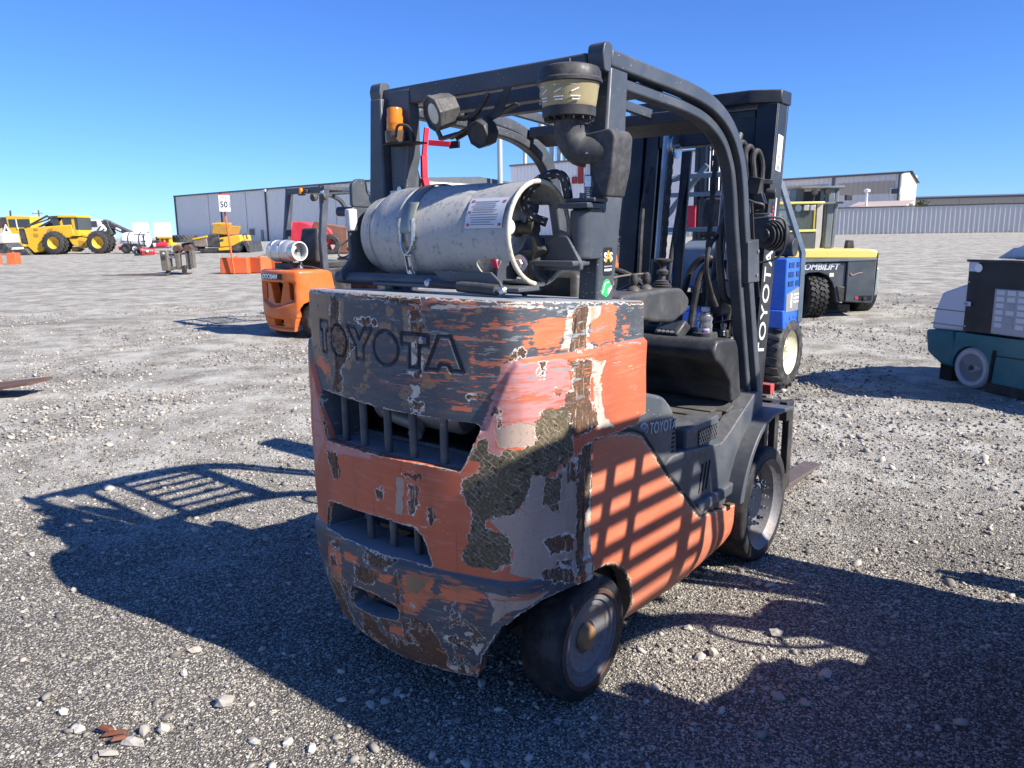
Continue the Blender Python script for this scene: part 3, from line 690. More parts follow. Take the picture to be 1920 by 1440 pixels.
# ------------------------------------------------------------------ the big weathered forklift (x right, y forward, z up, origin under its rear axle)
OX, OY = -.14025, 2.5797
FL = thing('forklift', 'weathered orange and slate grey forklift with badly peeling paint in the foreground', 'forklift', (OX, OY, 0), -YAW)
def build_counterweight():
    cols = np.r_[np.linspace(-SMAX, -.345, 95)[:-1], np.linspace(-.345, .315, 230)[:-1], np.linspace(.315, SMAX, 150)]
    rows = np.r_[np.linspace(.13, 1.095, 175)[:-1], np.linspace(1.095, 1.222, 48)[:-1], np.linspace(1.222, 1.266, 9)[:-1], np.linspace(1.266, 1.286, 7)]
    flds = {k: paint_field(k) for k in PAINT}; flds['zone'] = cw_zone; flds['groove'] = cw_groove; flds['run'] = lambda P: P[:, 0]; flds['rise'] = lambda P: P[:, 1]
    flds['arris'] = lambda P: np.minimum.reduce([np.abs(sd_poly(P, q)[0]) for q in (KEEP, GRILLE, LOWWIN, SLOT)] + [np.maximum(1.281 - P[:, 1], 0)])
    def depth(s, z):
        P = np.stack([s, z], 1); d = np.full(len(s), .05); d[np.abs(sd_poly(P, GRILLE)[0]) < .02] = .15; d[np.abs(sd_poly(P, LOWWIN)[0]) < .02] = .14
        d[np.abs(sd_poly(P, SLOT)[0]) < .015] = .07; d[z > 1.28] = 0; return d
    me = sheet(cols, rows, KEEP, [GRILLE, LOWWIN, SLOT], cw_pos, cw_in, depth, flds)
    cw = link_mesh('counterweight', me, M_CW, FL)
    s = np.linspace(-SMAX, SMAX, 220); P = cw_pos(s, np.full(len(s), 1.286))
    b = MB(); b.add(P, [tuple(range(len(s)))]); b.build('top_face', M_CW, cw)
    m2 = cw.children[0].data
    for k in list(PAINT) + ['zone', 'groove', 'arris']:
        a = m2.attributes.new(k, 'FLOAT', 'POINT'); a.data.foreach_set('value', np.full(len(m2.vertices), -.05 if k == 'zone' else .06, np.float32))
    def barmb(s0, z0, z1, back):
        x, y, nx, ny = [float(q) for q in plan_at(np.array([s0]))[0:4]] if False else [float(np.ravel(q)[0]) for q in plan_at(np.array([s0]))]
        return MB().tube([(x - nx * back, y - ny * back, z0), (x - nx * back, y - ny * back, z1)], .0125, 14)
    mbar = M_CW_BAR
    for s0 in (-.243, -.128, -.004, .105, .221): barmb(s0, .80, .99, .032).build('grille_bar', mbar, cw)
    for s0 in (-.127, -.006, .103): barmb(s0, .49, .64, .040).build('grille_bar', mbar, cw)
    # tow pin behind the slot
    pin = MB().lathe([(.0, -.002), (.026, 0), (.026, .022), (.020, .026), (0, .026)], (-.135, -.345, .318), (0, -1, 0), 6); pn = pin.build('tow_pin', M_RUST, cw, .002)
    MB().lathe([(.036, 0), (.036, .008), (.02, .009)], (-.135, -.340, .318), (0, -1, 0), 20).build('washer', M_RUST, pn)
    MB().box((.025, -.338, .312), (.05, .02, .05)).build('pin_block', M_RUST, cw, .004)
    MB().box((-.07, -.325, .315), (.36, .01, .15)).build('slot_back', M_CW_BAR, cw)
    return cw
M_CW_BAR = paint('scuffed_dark_bar_paint', (.05, .06, .075), .5, 0, .25, 8, .34, (.40, .17, .11), .3)
CW = build_counterweight()

# engine bay seen through the grilles
MB().box((0, -.02, .72), (.80, .02, .62)).build('engine_bulkhead', M_GAP, FL)
b = MB(); b.box((.02, -.16, .80), (.62, .20, .03), (-12, 0, 0)); b.box((-.05, -.10, .50), (.52, .24, .02)); b.build('bay_floor', M_CW_BAR, FL, .004)
mf = MB(); mf.lathe([(0, 0), (.055, .004), (.065, .02), (.065, .36), (.055, .376), (0, .38)], (-.22, -.20, .935), (1, .05, -.02), 24); mf.build('muffler', paint('muffler_metal', (.42, .38, .33), .5, .5, .25, 8, .15), FL)
MB().tube(bez([(-.20, -.21, .935), (-.16, -.25, .915), (-.08, -.265, .905), (-.01, -.25, .885), (.01, -.28, .862)]), .024, 14).build('exhaust_pipe', paint('pipe_metal', (.30, .28, .26), .5, .5, .3, 12, .15), FL)
b = MB()
for p in ((.17, -.05, .87), (.26, -.05, .85), (.16, -.05, .93)): b.lathe([(.0, 0), (.012, 0), (.012, .014), (0, .014)], p, (0, -1, 0), 6)
b.build('bay_bolt', M_ZINC, FL)

# orange side panels, cut from a thin bowed sheet
SP = [(-.035, .430), (-.040, .60), (-.030, .845), (-.012, .872), (.02, .880), (.245, .838), (.30, .815), (.345, .770), (.48, .632), (.66, .482), (.74, .408), (.772, .383), (.80, .378), (1.152, .329), (1.158, .19), (1.10, .14), (.90, .088), (.55, .115), (.245, .152), (.262, .22), (.232, .322), (.19, .372), (.12, .415), (.06, .430)]
def side_panel(sx):
    cols = np.linspace(-.05, 1.17, 100); rows = np.linspace(.07, .90, 70); keep = round_poly(SP, .012, 3)
    def pos(y, z):
        x = .5 + .004 * np.sin((z - .3) * 5) - .075 * np.clip((.27 - z) / .19, 0, 1.3) ** 2 - .010 * np.clip((y - .80) / .05, 0, 1) * (z > 0)
        x = x - .010 * smooth((np.abs(sd_poly(np.stack([y, z], 1), keep)[0]) < .010) * 1.0) * .5
        return np.stack([x * sx, y, z], 1)
    me = sheet(cols if sx > 0 else cols, rows, keep, [], pos, lambda y, z: np.stack([np.full(len(y), -1.0 * sx), 0 * y, 0 * z], 1), .05, {'edge': lambda P: -sd_poly(P, keep)[0]})
    if sx < 0: me.flip_normals()
    return link_mesh('side_panel', me, M_SIDE, FL)
side_panel(1); side_panel(-1)
b = MB()
for i, (y, z) in enumerate(offset_path(SP[4:11], .012)): pass
tr = offset_path(SP[3:13], .010)
for sx in (1, -1):
    MB().tube([(.488 * sx, y, z) for y, z in tr], .013, 8).build('panel_trim', M_BLACK, FL)
# dark wheel housing and belly
b = MB(); b.box((0, .55, .34), (.84, 1.25, .36)); b.box((0, -.1, .30), (.52, .40, .20)); b.build('chassis', M_DSTEEL, FL, .01)
MB().tube([(-.40, 0, .213), (.40, 0, .213)], .045, 16).build('rear_axle', M_DSTEEL, FL)

# engine hood with name and emblem
hood = MB().prism(round_poly([(.20, .60), (.20, .955), (.40, .938), (.53, .903), (.605, .845), (.640, .74), (.648, .60)], .03), -.455, .455, 'x').build('hood', M_FRAME2, FL, .014, seg=3)
text('name_lettering', 'TOYOTA', .060, M_WORN, hood, frame((.4560, .528, .792), (0, 1, -.10), (0, .10, 1)), extrude=.0008, space=1.06, xs=.80)
def emblem(parent, c, r, right, up, mat):
    M = frame(c, right, up); b = MB()
    for rx, rz, oz in ((1, .72, 0), (.36, .66, -.04), (.66, .30, .32)):
        pts = [(r * rx * math.cos(a), r * (rz * math.sin(a) + oz), 0) for a in np.linspace(0, 2 * math.pi, 29)[:-1]]
        b.tube(pts, r * .055, 6, True)
    o = b.build('emblem', mat, parent); o.matrix_local = M; return o
emblem(hood, (.4565, .382, .812), .030, (0, 1, -.13), (0, .13, 1), M_WORN)
b = MB()
for k in range(9): b.box((.4556, .612 - .0006 * k, .80 - .017 * k), (.002, .022, .008))
b.build('hood_vent', M_GAP, hood)
MB().box((.30, .30, .957), (.05, .03, .012)).build('hood_latch', M_BLACK, hood, .003)

# lower grey body, step, step box, floor
for sx in (1, -1):
    sk = MB().prism(round_poly([(.28, .56), (.56, .676), (.70, .668), (1.00, .628), (1.08, .66), (1.34, .785), (1.425, .775), (1.435, .69), (1.34, .665), (1.26, .625), (1.19, .565), (1.14, .49), (1.11, .42), (1.10, .345), (.76, .375), (.50, .45)], .02), .40 * sx, .478 * sx, 'x').build('body_skirt', M_FRAME2, FL, .008)
    b = MB()
    for k in range(3): b.bar((.4795 * sx, .795 + .032 * k, .47), (.4795 * sx, .825 + .032 * k, .585), .003, .006)
    b.build('skirt_slot', M_GAP, sk)
    st = MB().box((.462 * sx, .955, .415), (.075, .37, .05)).build('step', M_FRAME2, FL, .01)
    MB().prism([(q.x, q.y) for q in bez([(1.06, .36), (1.085, .43), (1.125, .505), (1.18, .575), (1.25, .635), (1.33, .672), (1.42, .688), (1.54, .684), (1.66, .674)], 4)] + [(q.x, q.y) for q in bez([(1.66, .658), (1.54, .667), (1.43, .670), (1.345, .655), (1.27, .618), (1.205, .562), (1.155, .495), (1.12, .425), (1.10, .36)], 4)], .30 * sx, .545 * sx, 'x').build('fender', M_FRAME2, FL, .004)
sb = MB().box((.40, .86, .68), (.12, .32, .13), top=(.96, .94)).build('step_box', M_FRAME2, FL, .008)
MB().box((.4605, .90, .685), (.002, .17, .06)).build('vent_recess', M_GAP, sb)
b = MB()
for k in range(-3, 14):
    for d in (1, -1):
        y0 = .815 + k * .02; z0, z1 = (.656, .714) if d > 0 else (.714, .656); a = Vector((.4625, y0, z0)); e = Vector((.4625, y0 + .04, z1))
        t0, t1 = max(0, (.817 - a.y) / .04), min(1, (.983 - a.y) / .04)
        if t1 - t0 > .1: b.bar(a.lerp(e, t0), a.lerp(e, t1), .002, .0022)
b.build('vent_mesh', M_ZINC, sb)
fl = MB().box((0, .97, .705), (.80, .66, .03)).build('floor_plate', paint('floor_mat', (.055, .053, .050), .8, 0, .25, 12, 0, dust=.5, dcol=(.16, .15, .13)), FL, .004)
for k in range(5): MB().box((.02, .74 + .105 * k, .7235), (.70, .075, .009)).build('mat_rib', fl.data.materials[0], fl, .003)
MB().prism([(1.17, .715), (1.30, .715), (1.42, .795), (1.42, .84), (1.30, .75), (1.17, .725)], -.40, .42, 'x').build('toe_board', fl.data.materials[0], FL, .004)

# dash cowl, display, cup holder
M_COWL = paint('black_cowl_plastic', (.020, .021, .023), .45, 0, .25, 6, 0, dust=.35, dcol=(.20, .20, .20), spots=.05)
cowl = MB().prism(round_poly([(1.02, 1.00), (1.05, 1.045), (1.24, 1.032), (1.27, .99), (1.325, .76), (1.215, .755), (1.205, .84), (1.10, .93), (1.03, .965)], .022), -.42, .42, 'x').build('dash_cowl', M_COWL, FL, .022, seg=4)
for k in range(7): MB().box((-.085 + .042 * k, 1.175, 1.0435), (.016, .085, .006), (0, 0, -28)).build('vent_slot', M_GAP, cowl)
dp = MB().box((.165, 1.135, 1.062), (.135, .10, .05), (38, 0, -8), (.9, .9)).build('display', M_COWL, cowl, .008)
MB().box((.164, 1.117, 1.082), (.088, .045, .002), (38, 0, -8)).build('screen', M_SCREEN, dp)
b = MB()
for k in range(4): b.lathe([(0, 0), (.008, 0), (.008, .003), (0, .003)], (.128 + .022 * k, 1.092 - .003 * k, 1.060), (0, -.62, .78), 12)
b.build('display_button', paint('grey_button', (.2, .2, .21), .5, 0, .1, 8, 0, dust=.1), dp)
MB().lathe([(.038, .0), (.056, .0), (.053, .022), (.046, .026), (.041, .022), (.038, .004)], (.285, 1.215, 1.030), (0, 0, 1), 28).build('cup_holder', M_COWL, cowl)
MB().prism(round_poly([(1.29, .77), (1.275, 1.00), (1.42, 1.02), (1.43, .80)], .01), .335, .355, 'x').build('cowl_side_plate', M_BLACK, FL, .003)
MB().box((-.02, 1.37, .90), (.70, .03, .30)).build('front_bulkhead', M_BLACK, FL, .01)
# steering column and wheel, left of middle, mostly behind the tank
st = MB().tube([(-.03, 1.22, 1.02), (-.05, 1.03, 1.22)], .03, 12).build('steering_column', M_BLACK, FL)
ring = [(.165 * math.cos(a), .165 * math.sin(a), 0) for a in np.linspace(0, 2 * math.pi, 33)[:-1]]
b = MB().tube(ring, .013, 8, True)
for a in (90, 210, 330): b.bar((0, 0, 0), (.16 * math.cos(R(a)), .16 * math.sin(R(a)), 0), .02, .01)
w = b.build('steering_wheel', M_BLACK, FL); w.location = (-.05, 1.03, 1.225); w.rotation_euler = (R(-42), 0, 0)

# seat (low, behind the cylinder) and lever console
b = MB(); b.box((0, .56, 1.02), (.48, .46, .13), top=(.95, .95)); b.build('seat', M_BLACK, FL, .03, seg=3)
b = MB(); b.box((0, .385, 1.20), (.44, .10, .30), (-10, 0, 0), (.85, .9)); b.build('seat_backrest', M_BLACK, FL, .03, seg=3)
con = MB().prism(round_poly([(.44, 1.20), (.46, 1.262), (.80, 1.268), (.93, 1.262), (1.00, 1.215), (.985, 1.165), (.86, 1.128), (.70, 1.145), (.56, 1.17)], .02), .17, .315, 'x').build('lever_console', paint('charcoal_console_plastic', (.045, .047, .050), .5, 0, .2, 9, .08, (.3, .3, .3), .25), FL, .022, seg=4)
def knob(p, r, name='lever_knob', par=con):
    return MB().lathe([(0, -.025), (r * .42, -.025), (r * .42, -.004), (r * .9, .006), (r, .02), (r * .85, .036), (r * .4, .044), (0, .045)], p, (0, .1, 1), 18).build(name, M_BLACK, par)
for y in (.66, .755): knob((.245, y, 1.287), .018); MB().lathe([(.03, 0), (.026, .008), (.018, .016), (.009, .022)], (.245, y, 1.264), (0, 0, 1), 18).build('lever_boot', M_BLACK, con)
bt = MB().lathe([(.045, 0), (.047, .006), (.038, .009), (.041, .016), (.032, .019), (.035, .026), (.026, .029), (.028, .035), (.014, .040), (.012, .06), (.021, .062), (.024, .074), (.012, .085), (.014, .098), (.036, .112), (.037, .119), (.02, .125), (0, .126)], (.25, .875, 1.256), (0, .05, 1), 24).build('joystick', M_BLACK, con)
MB().tube(bez([(.20, .575, 1.262), (.20, .58, 1.30), (.20, .60, 1.318), (.20, .80, 1.322), (.20, .835, 1.312), (.20, .845, 1.27)], 5), .0038, 8).build('lever_guard', paint('thin_brass_wire', (.30, .24, .18), .4, .6, .2, 20, 0, dust=.1), con)
for p in ((.27, .45, 1.12), (.27, .80, 1.12)): pass
MB().bar((.24, .55, 1.20), (.22, .50, .98), .05, .09).build('console_bracket', M_BLACK, FL, .006)

# overhead guard
for sx in (1, -1):
    if sx < 0:
        MB().prism([(-.46, .95), (-.49, 1.28), (-.552, 1.6), (-.525, 1.968), (-.468, 1.968), (-.466, 1.6), (-.44, 1.28), (-.42, .95)], .062, .112, 'y').build('guard_pillar', M_FRAME, FL, .006)
        MB().prism([(-.45, .95), (-.45, 1.99), (-.345, 1.99), (-.345, 1.76), (-.375, 1.66), (-.385, .95)], .085, .135, 'y').build('pillar_web', M_FRAME, FL, .004)
        MB().bar((-.352, .085, 1.80), (-.395, .085, 1.56), .018, .012, (0, 1, 0)).build('pillar_strut', M_FRAME2, FL, .002); MB().lathe([(0, 0), (.012, 0), (.012, .01), (0, .011)], (-.40, .085, 1.645), (0, -1, 0), 8).build('pillar_bolt', M_ZINC, FL)
    else: pil = MB().prism([(.085, .95), (.185, .95), (.180, 1.28), (.232, 1.60), (.250, 2.002), (.150, 1.996), (.098, 1.45), (.085, 1.28)], .378 * sx, .450 * sx, 'x').build('guard_pillar', M_FRAME, FL, .008)
    LX = -.06 if sx < 0 else 0.0
    path = [(p.x, p.y) for p in bez([(.145, 2.014), (.40, 2.004), (.70, 1.990), (.90, 1.958), (1.055, 1.888), (1.155, 1.780), (1.205, 1.66), (1.245, 1.50), (1.335, 1.20), (1.42, .92), (1.515, .63)], 7)]
    MB().prism(path + offset_path(path, -.050)[::-1], .408 * sx + LX, .456 * sx + LX, 'x').build('guard_rail', M_FRAME, FL, .007, sharp=50, seg=3)
    inner = offset_path(path, -.058)[3:]
    MB().prism(inner + offset_path(path, -.096)[3:][::-1], .384 * sx + LX, .434 * sx + LX, 'x').build('guard_inner_rail', M_FRAME, FL, .007, sharp=50)
    cap = MB().prism(round_poly([(a - (.016 if sx < 0 else 0), b) for a, b in [(.098, 1.945), (.088, 1.995), (.096, 2.022), (.118, 2.030), (.140, 2.022), (.132, 1.945)]], .008), .404 * sx + (-.078 if sx < 0 else 0), .460 * sx + (-.078 if sx < 0 else 0), 'x').build('corner_cap', M_FRAME, FL, .003)
MB().box((-.050, .118, 1.972), (.90, .055, .062), (3, 0, 0)).build('rear_beam', M_FRAME, FL, .006)
for y, z, h in ((.36, 1.965, .05), (.54, 1.962, .045), (.955, 1.925, .045)): MB().box((-.03, y, z), (.86, .05, h), (-5 if y > .9 else 0, 0, 0)).build('cross_beam', M_FRAME, FL, .004)
for k in range(-2, 3): MB().bar((.143 * k, .56, 1.968), (.143 * k, .94, 1.945), .022, .036).build('guard_slat', M_FRAME, FL, .003)
MB().box((-.03, .975, 1.893), (.80, .10, .014), (-24, 0, 0)).build('front_header', M_FRAME, FL, .004)

# amber beacon
bp = MB().box((-.352, .062, 1.800), (.155, .08, .006)).build('beacon_bracket', M_BLACK, FL, .002)
bc = MB().lathe([(0, 0), (.034, 0), (.036, .008), (.036, .040), (.031, .044), (0, .044)], (-.378, .045, 1.803), (0, 0, 1), 24).build('beacon', paint('smoked_beacon_base', (.10, .06, .035), .35, 0, .2, 20, 0, dust=.2), FL)
MB().lathe([(.028, .044), (.030, .050), (.0285, .065), (.0295, .067), (.0285, .072), (.0295, .085), (.0265, .095), (.0275, .112), (.025, .119), (.013, .122), (0, .123)], (-.378, .045, 1.803), (0, 0, 1), 28).build('beacon_lens', M_AMBER, bc)
MB().tube(bez([(-.35, .02, 1.82), (-.325, .01, 1.855), (-.295, .03, 1.85), (-.30, .06, 1.81), (-.37, .09, 1.79)]), .005, 7).build('beacon_cable', M_HOSE, FL)
# seat belt hanging inside the left pillar
rb = MB(); rb.bar((-.330, .20, 1.87), (-.338, .19, 1.77), .008, .022, (0, 1, 0)); rb.bar((-.338, .19, 1.77), (-.335, .185, 1.69), .012, .028, (0, 1, 0)); rb.bar((-.335, .185, 1.69), (-.330, .19, 1.655), .016, .030, (0, 1, 0)); rb.bar((-.333, .21, 1.818), (-.25, .24, 1.808), .005, .020); rb.xf(Matrix.Translation((-.040, -.005, 0))).build('seat_belt', M_RED, FL, .002)
MB().box((-.275, .241, 1.806), (.05, .010, .026)).build('belt_buckle', M_BLACK, FL, .003)
b = MB(); b.prism([(.14, 1.30), (.22, 1.30), (.24, 1.62), (.20, 1.74), (.14, 1.78)], -.45, -.43, 'x'); b.build('pillar_gusset', M_FRAME, FL, .004)
MB().box((-.425, .0825, 1.600), (.062, .003, .085)).build('number_card', M_WHITE, FL)
text('card_number', '10', .05, M_STICKER, FL, frame((-.425, .0803, 1.598), (1, 0, 0), (0, 0, 1)), extrude=.0005)

# work lights and alarm on the rear beam
def work_light(c, d, up, s=1.0, name='work_light'):
    prof = [(.0, -.050), (.030, -.050), (.050, -.040), (.056, -.010), (.057, .028), (.060, .030), (.060, .042), (.053, .044), (.049, .036)]
    o = MB().lathe([(r * s, h * s) for r, h in prof], (0, 0, 0), (0, 0, 1), 8).build(name, M_LAMPBODY, FL, .003, sharp=28)
    z = Vector(d).normalized(); x = Vector(up).cross(z).normalized(); y = z.cross(x)
    o.matrix_local = Matrix(((x.x, y.x, z.x, c[0]), (x.y, y.y, z.y, c[1]), (x.z, y.z, z.z, c[2]), (0, 0, 0, 1)))
    l = MB().lathe([(0, .040 * s), (.02 * s, .039 * s), (.042 * s, .034 * s), (.046 * s, .028 * s)], (0, 0, 0), (0, 0, 1), 24).build('lamp_lens', M_LENS, o); return o
M_LAMPBODY = paint('grey_lamp_housing', (.045, .045, .046), .6, 0, .2, 14, .06, (.14, .13, .12), .3)
work_light((-.135, .035, 1.886), (-.30, -.86, -.28), (0.05, 0, 1), 1.0)
work_light((.235, .20, 1.885), (-.25, -.9, -.10), (0, 0, 1), .75)
al = MB().lathe([(0, 0), (.040, 0), (.046, .008), (.046, .06), (.04, .066), (.036, .060), (0, .058)], (0, 0, 0), (0, 0, 1), 8).build('reverse_alarm', M_BLACK, FL, .004); al.location = (.015, .10, 1.815); al.rotation_euler = (R(105), R(8), 0)
b = MB(); b.prism([(-.14, 1.81), (.03, 1.875), (.085, 1.945), (.115, 1.945), (.07, 1.86), (-.13, 1.795)], .095, .10, 'y'); b.bar((-.13, .06, 1.80), (.09, .16, 1.90), .05, .005); b.bar((-.175, .04, 1.845), (-.165, .06, 1.80), .03, .008); b.bar((-.165, .05, 1.80), (-.10, .075, 1.815), .03, .01); b.bar((.20, .16, 1.835), (.30, .22, 1.83), .05, .006); b.build('lamp_bracket', M_BLACK, FL, .002)
MB().tube(bez([(-.14, .08, 1.88), (-.08, .06, 1.86), (-.02, .07, 1.87), (.03, .08, 1.93)]), .009, 8).build('lamp_cable', M_HOSE, FL)

# air cleaner: clouded bowl, lid, elbow, intake boot
ax, ay = .385, .025
ac = MB().lathe([(.058, 0), (.072, .004), (.077, .012), (.080, .022), (.086, .066), (.0895, .080), (.086, .082)], (ax, ay, 1.852), (0, 0, 1), 36).build('air_cleaner_bowl', M_BOWL, FL)
b = MB()
for k in range(4):
    a = R(215 + 34 * k); p = Vector((ax + .0845 * math.cos(a), ay + .0845 * math.sin(a), 1.897)); t_ = Vector((-math.sin(a), math.cos(a), 0))
    b.bar(p - t_ * .014 + Vector((0, 0, -.012)), p + t_ * .014 + Vector((0, 0, -.012)), .002, .003); b.bar(p - t_ * .012, p + t_ * .010 + Vector((0, 0, .01)), .002, .003); b.bar(p - t_ * .010 + Vector((0, 0, -.02)), p + t_ * .012 + Vector((0, 0, -.02)), .002, .003); b.bar(p - t_ * .015 + Vector((0, 0, .02)), p + t_ * .005 + Vector((0, 0, .02)), .002, .002)
b.build('bowl_print', M_WHITE, ac)
MB().lathe([(.091, .076), (.097, .078), (.097, .086), (.093, .091), (.092, .108), (.086, .120), (.066, .127), (.02, .130), (0, .130)], (ax, ay, 1.852), (0, 0, 1), 36).build('bowl_lid', M_BLACK, ac)
MB().lathe([(0, .128), (.005, .128), (.005, .146), (.003, .15), (0, .15)], (ax, ay, 1.852), (0, 0, 1), 10).build('lid_stud', M_BLACK, ac)
fin = MB()
for k in range(16):
    a = 2 * math.pi * k / 16; fin.bar((ax + .046 * math.cos(a), ay + .046 * math.sin(a), 1.838), (ax + .074 * math.cos(a), ay + .074 * math.sin(a), 1.838), .004, .022)
fin.lathe([(.074, 1.836), (.078, 1.838), (.079, 1.864), (.075, 1.866)], (ax, ay, 0), (0, 0, 1), 30); fin.build('bowl_fins', M_BLACK, ac); ac.location.z = -.024
MB().tube(bez([(ax, ay, 1.845), (ax, ay, 1.80), (ax + .004, ay + .006, 1.755), (ax + .028, ay + .016, 1.722), (ax + .065, ay + .03, 1.715), (ax + .105, ay + .05, 1.715)], 6), [.044] * 6 + [.046] * 12 + [.045] * 12 + [.043], 22).build('intake_elbow', M_BOOT, FL, sharp=60) if False else None
M_BOOT = paint('grainy_black_boot', (.040, .041, .043), .65, 0, .2, 40, 0, dust=.3, dcol=(.22, .21, .20), bump=.0006)
MB().tube(bez([(ax, ay, 1.845), (ax, ay, 1.80), (ax + .004, ay + .006, 1.755), (ax + .028, ay + .016, 1.722), (ax + .065, ay + .03, 1.715), (ax + .105, ay + .05, 1.715)], 6), .045, 22).build('intake_elbow', M_BOOT, FL, sharp=60)
b = MB(); b.prism(round_poly([(.425, 1.765), (.52, 1.775), (.535, 1.755), (.528, 1.66), (.510, 1.585), (.495, 1.585), (.455, 1.655), (.43, 1.68)], .012), .035, .14, 'y'); b.build('intake_boot', M_BOOT, FL, .022, seg=4, sharp=60)

# swing-out cylinder bracket
pv = MB(); pv.lathe([(.030, 1.405), (.034, 1.41), (.034, 1.545), (.030, 1.55)], (.418, .045, 0), (0, 0, 1), 24); pv.box((.42, .075, 1.48), (.062, .07, .15)); pv.box((.418, .05, 1.562), (.10, .10, .016)); pv.box((.425, .06, 1.578), (.105, .075, .012)); pv.build('pivot_post', M_FRAME, FL, .003)
MB().lathe([(.008, 0), (.008, .03), (.014, .032), (.014, .062), (.009, .066), (.009, .105), (.013, .112), (.027, .124), (.027, .128), (.01, .134), (0, .134)], (.448, .035, 1.583), (0, 0, 1), 16).build('latch_pin', M_ZINC, FL)
b = MB()
for r_ in range(5): b.lathe([(.011, 0), (.014, .002), (.011, .004)], (.448, .035, 1.588 + .006 * r_), (0, 0, 1), 12)
b.build('pin_spring', M_ZINC, FL)
arm = [(.205, 1.30), (.205, 1.415), (.225, 1.432), (.300, 1.435), (.345, 1.475), (.395, 1.475), (.445, 1.395), (.445, 1.372), (.29, 1.372), (.272, 1.36), (.270, 1.325), (.238, 1.31), (.235, 1.285)]
MB().prism(round_poly(arm, .012), .00, .018, 'y').build('bracket_arm', M_FRAME, FL, .003)
arm2 = [(.245, 1.30), (.25, 1.385), (.275, 1.402), (.44, 1.402), (.44, 1.385), (.30, 1.385), (.287, 1.365), (.285, 1.33), (.262, 1.315), (.258, 1.30)]
MB().prism(round_poly(arm2, .01), -.03, .06, 'y').build('bracket_flange', M_FRAME, FL, .003)
pl = MB(); pl.prism(round_poly([(-.115, 1.30), (-.09, 1.40), (-.045, 1.43), (-.005, 1.415), (.015, 1.35), (.05, 1.30)], .02), .196, .21, 'x'); pl.build('pivot_plate', M_FRAME, FL, .003)
bo = MB().lathe([(0, -.004), (.026, -.004), (.026, 0), (.017, .001), (.017, .014), (.013, .018), (0, .018)], (.245, -.035, 1.392), (.15, -1, 0), 6).build('pivot_bolt', M_ZINC, FL, .001); MB().lathe([(.026, 0), (.028, .003), (.026, .006)], (.245, -.033, 1.392), (.15, -1, 0), 20).build('bolt_washer', M_ZINC, bo)
MB().tube([(-.468, -.165, 1.338), (.15, -.165, 1.335)], .021, 16).build('lower_tube', M_FRAME, FL)
MB().box((.06, -.15, 1.324), (.62, .10, .012)).build('carrier_plate', M_FRAME, FL, .003)
gs = MB().tube([(.02, -.20, 1.333), (.17, -.20, 1.327)], .009, 12).tube([(.14, -.20, 1.328), (.29, -.20, 1.322)], .017, 14).build('gas_strut', M_BLACK, FL)
for p in ((.012, -.20, 1.334), (.312, -.20, 1.322)): MB().lathe([(0, -.014), (.010, -.010), (.014, 0), (.010, .010), (0, .014)], p, (0, -1, 0), 14).build('strut_ball', M_ZINC, gs)
MB().tube([(.285, -.20, 1.322), (.305, -.20, 1.322)], .007, 8).build('strut_rod', M_ZINC, gs)
cr = MB(); cr.add([(.03, -.185, 1.378), (.26, -.185, 1.375), (.30, -.185, 1.345), (.33, -.16, 1.330), (.10, -.16, 1.330), (.06, -.17, 1.345)], [(0, 1, 2, 3, 4, 5)]); cr2 = MB().prism([(.02, 1.372), (.255, 1.372), (.29, 1.345), (.30, 1.325), (.07, 1.325), (.05, 1.345)], -.188, -.178, 'y'); cr2.build('cradle_plate', M_FRAME, FL, .002)
lp = MB(); lp.prism(round_poly([(-.20, 1.33), (-.20, 1.36), (-.155, 1.40), (-.155, 1.56), (-.13, 1.585), (-.05, 1.585), (-.02, 1.56), (.10, 1.52), (.12, 1.33)], .02), -.425, -.410, 'x'); lp.build('end_plate', M_FRAME, FL, .003)
MB().box((-.412, -.145, 1.535), (.03, .035, .075)).build('bumper_stop', paint('rusted_white_stop', (.62, .58, .52), .6, 0, .1, 12, .42, (.26, .10, .045), .1), FL, .006)
b = MB(); b.prism(round_poly([(-.14, 1.58), (-.14, 1.655), (-.115, 1.675), (-.075, 1.675), (-.065, 1.60), (-.05, 1.58)], .012), -.422, -.406, 'x'); b.lathe([(0, 0), (.014, 0), (.014, .012), (0, .012)], (-.422, -.105, 1.645), (-1, 0, 0), 12); b.build('latch_plate', M_FRAME, FL, .002)
MB().tube([(-.455, -.05, 1.565), (-.56, -.08, 1.568)], .017, 12).build('latch_arm', M_FRAME, FL)
# fuel hose
hp = bez([(.30, .03, 1.515), (.265, .00, 1.535), (.245, -.01, 1.58), (.27, .00, 1.625), (.315, .02, 1.655), (.355, .035, 1.650), (.368, .04, 1.61), (.370, .045, 1.585)], 8)
hs = MB().tube(hp, .0145, 14).build('fuel_hose', M_HOSE, FL, sharp=60)
b = MB()
for i in range(3, len(hp) - 4, 5):
    d = (hp[i + 1] - hp[i - 1]).normalized(); sd = d.cross(Vector((.2, .9, .3))).normalized(); q = sd.cross(d)
    for a in (0, 60, 120, 180, 240, 300):
        o_ = (sd * math.cos(R(a)) + q * math.sin(R(a))) * .0148; b.bar(hp[i] + o_ - d * .006, hp[i] + o_ + d * .002, .004, .0016)
b.build('hose_flecks', M_WHITE, hs)

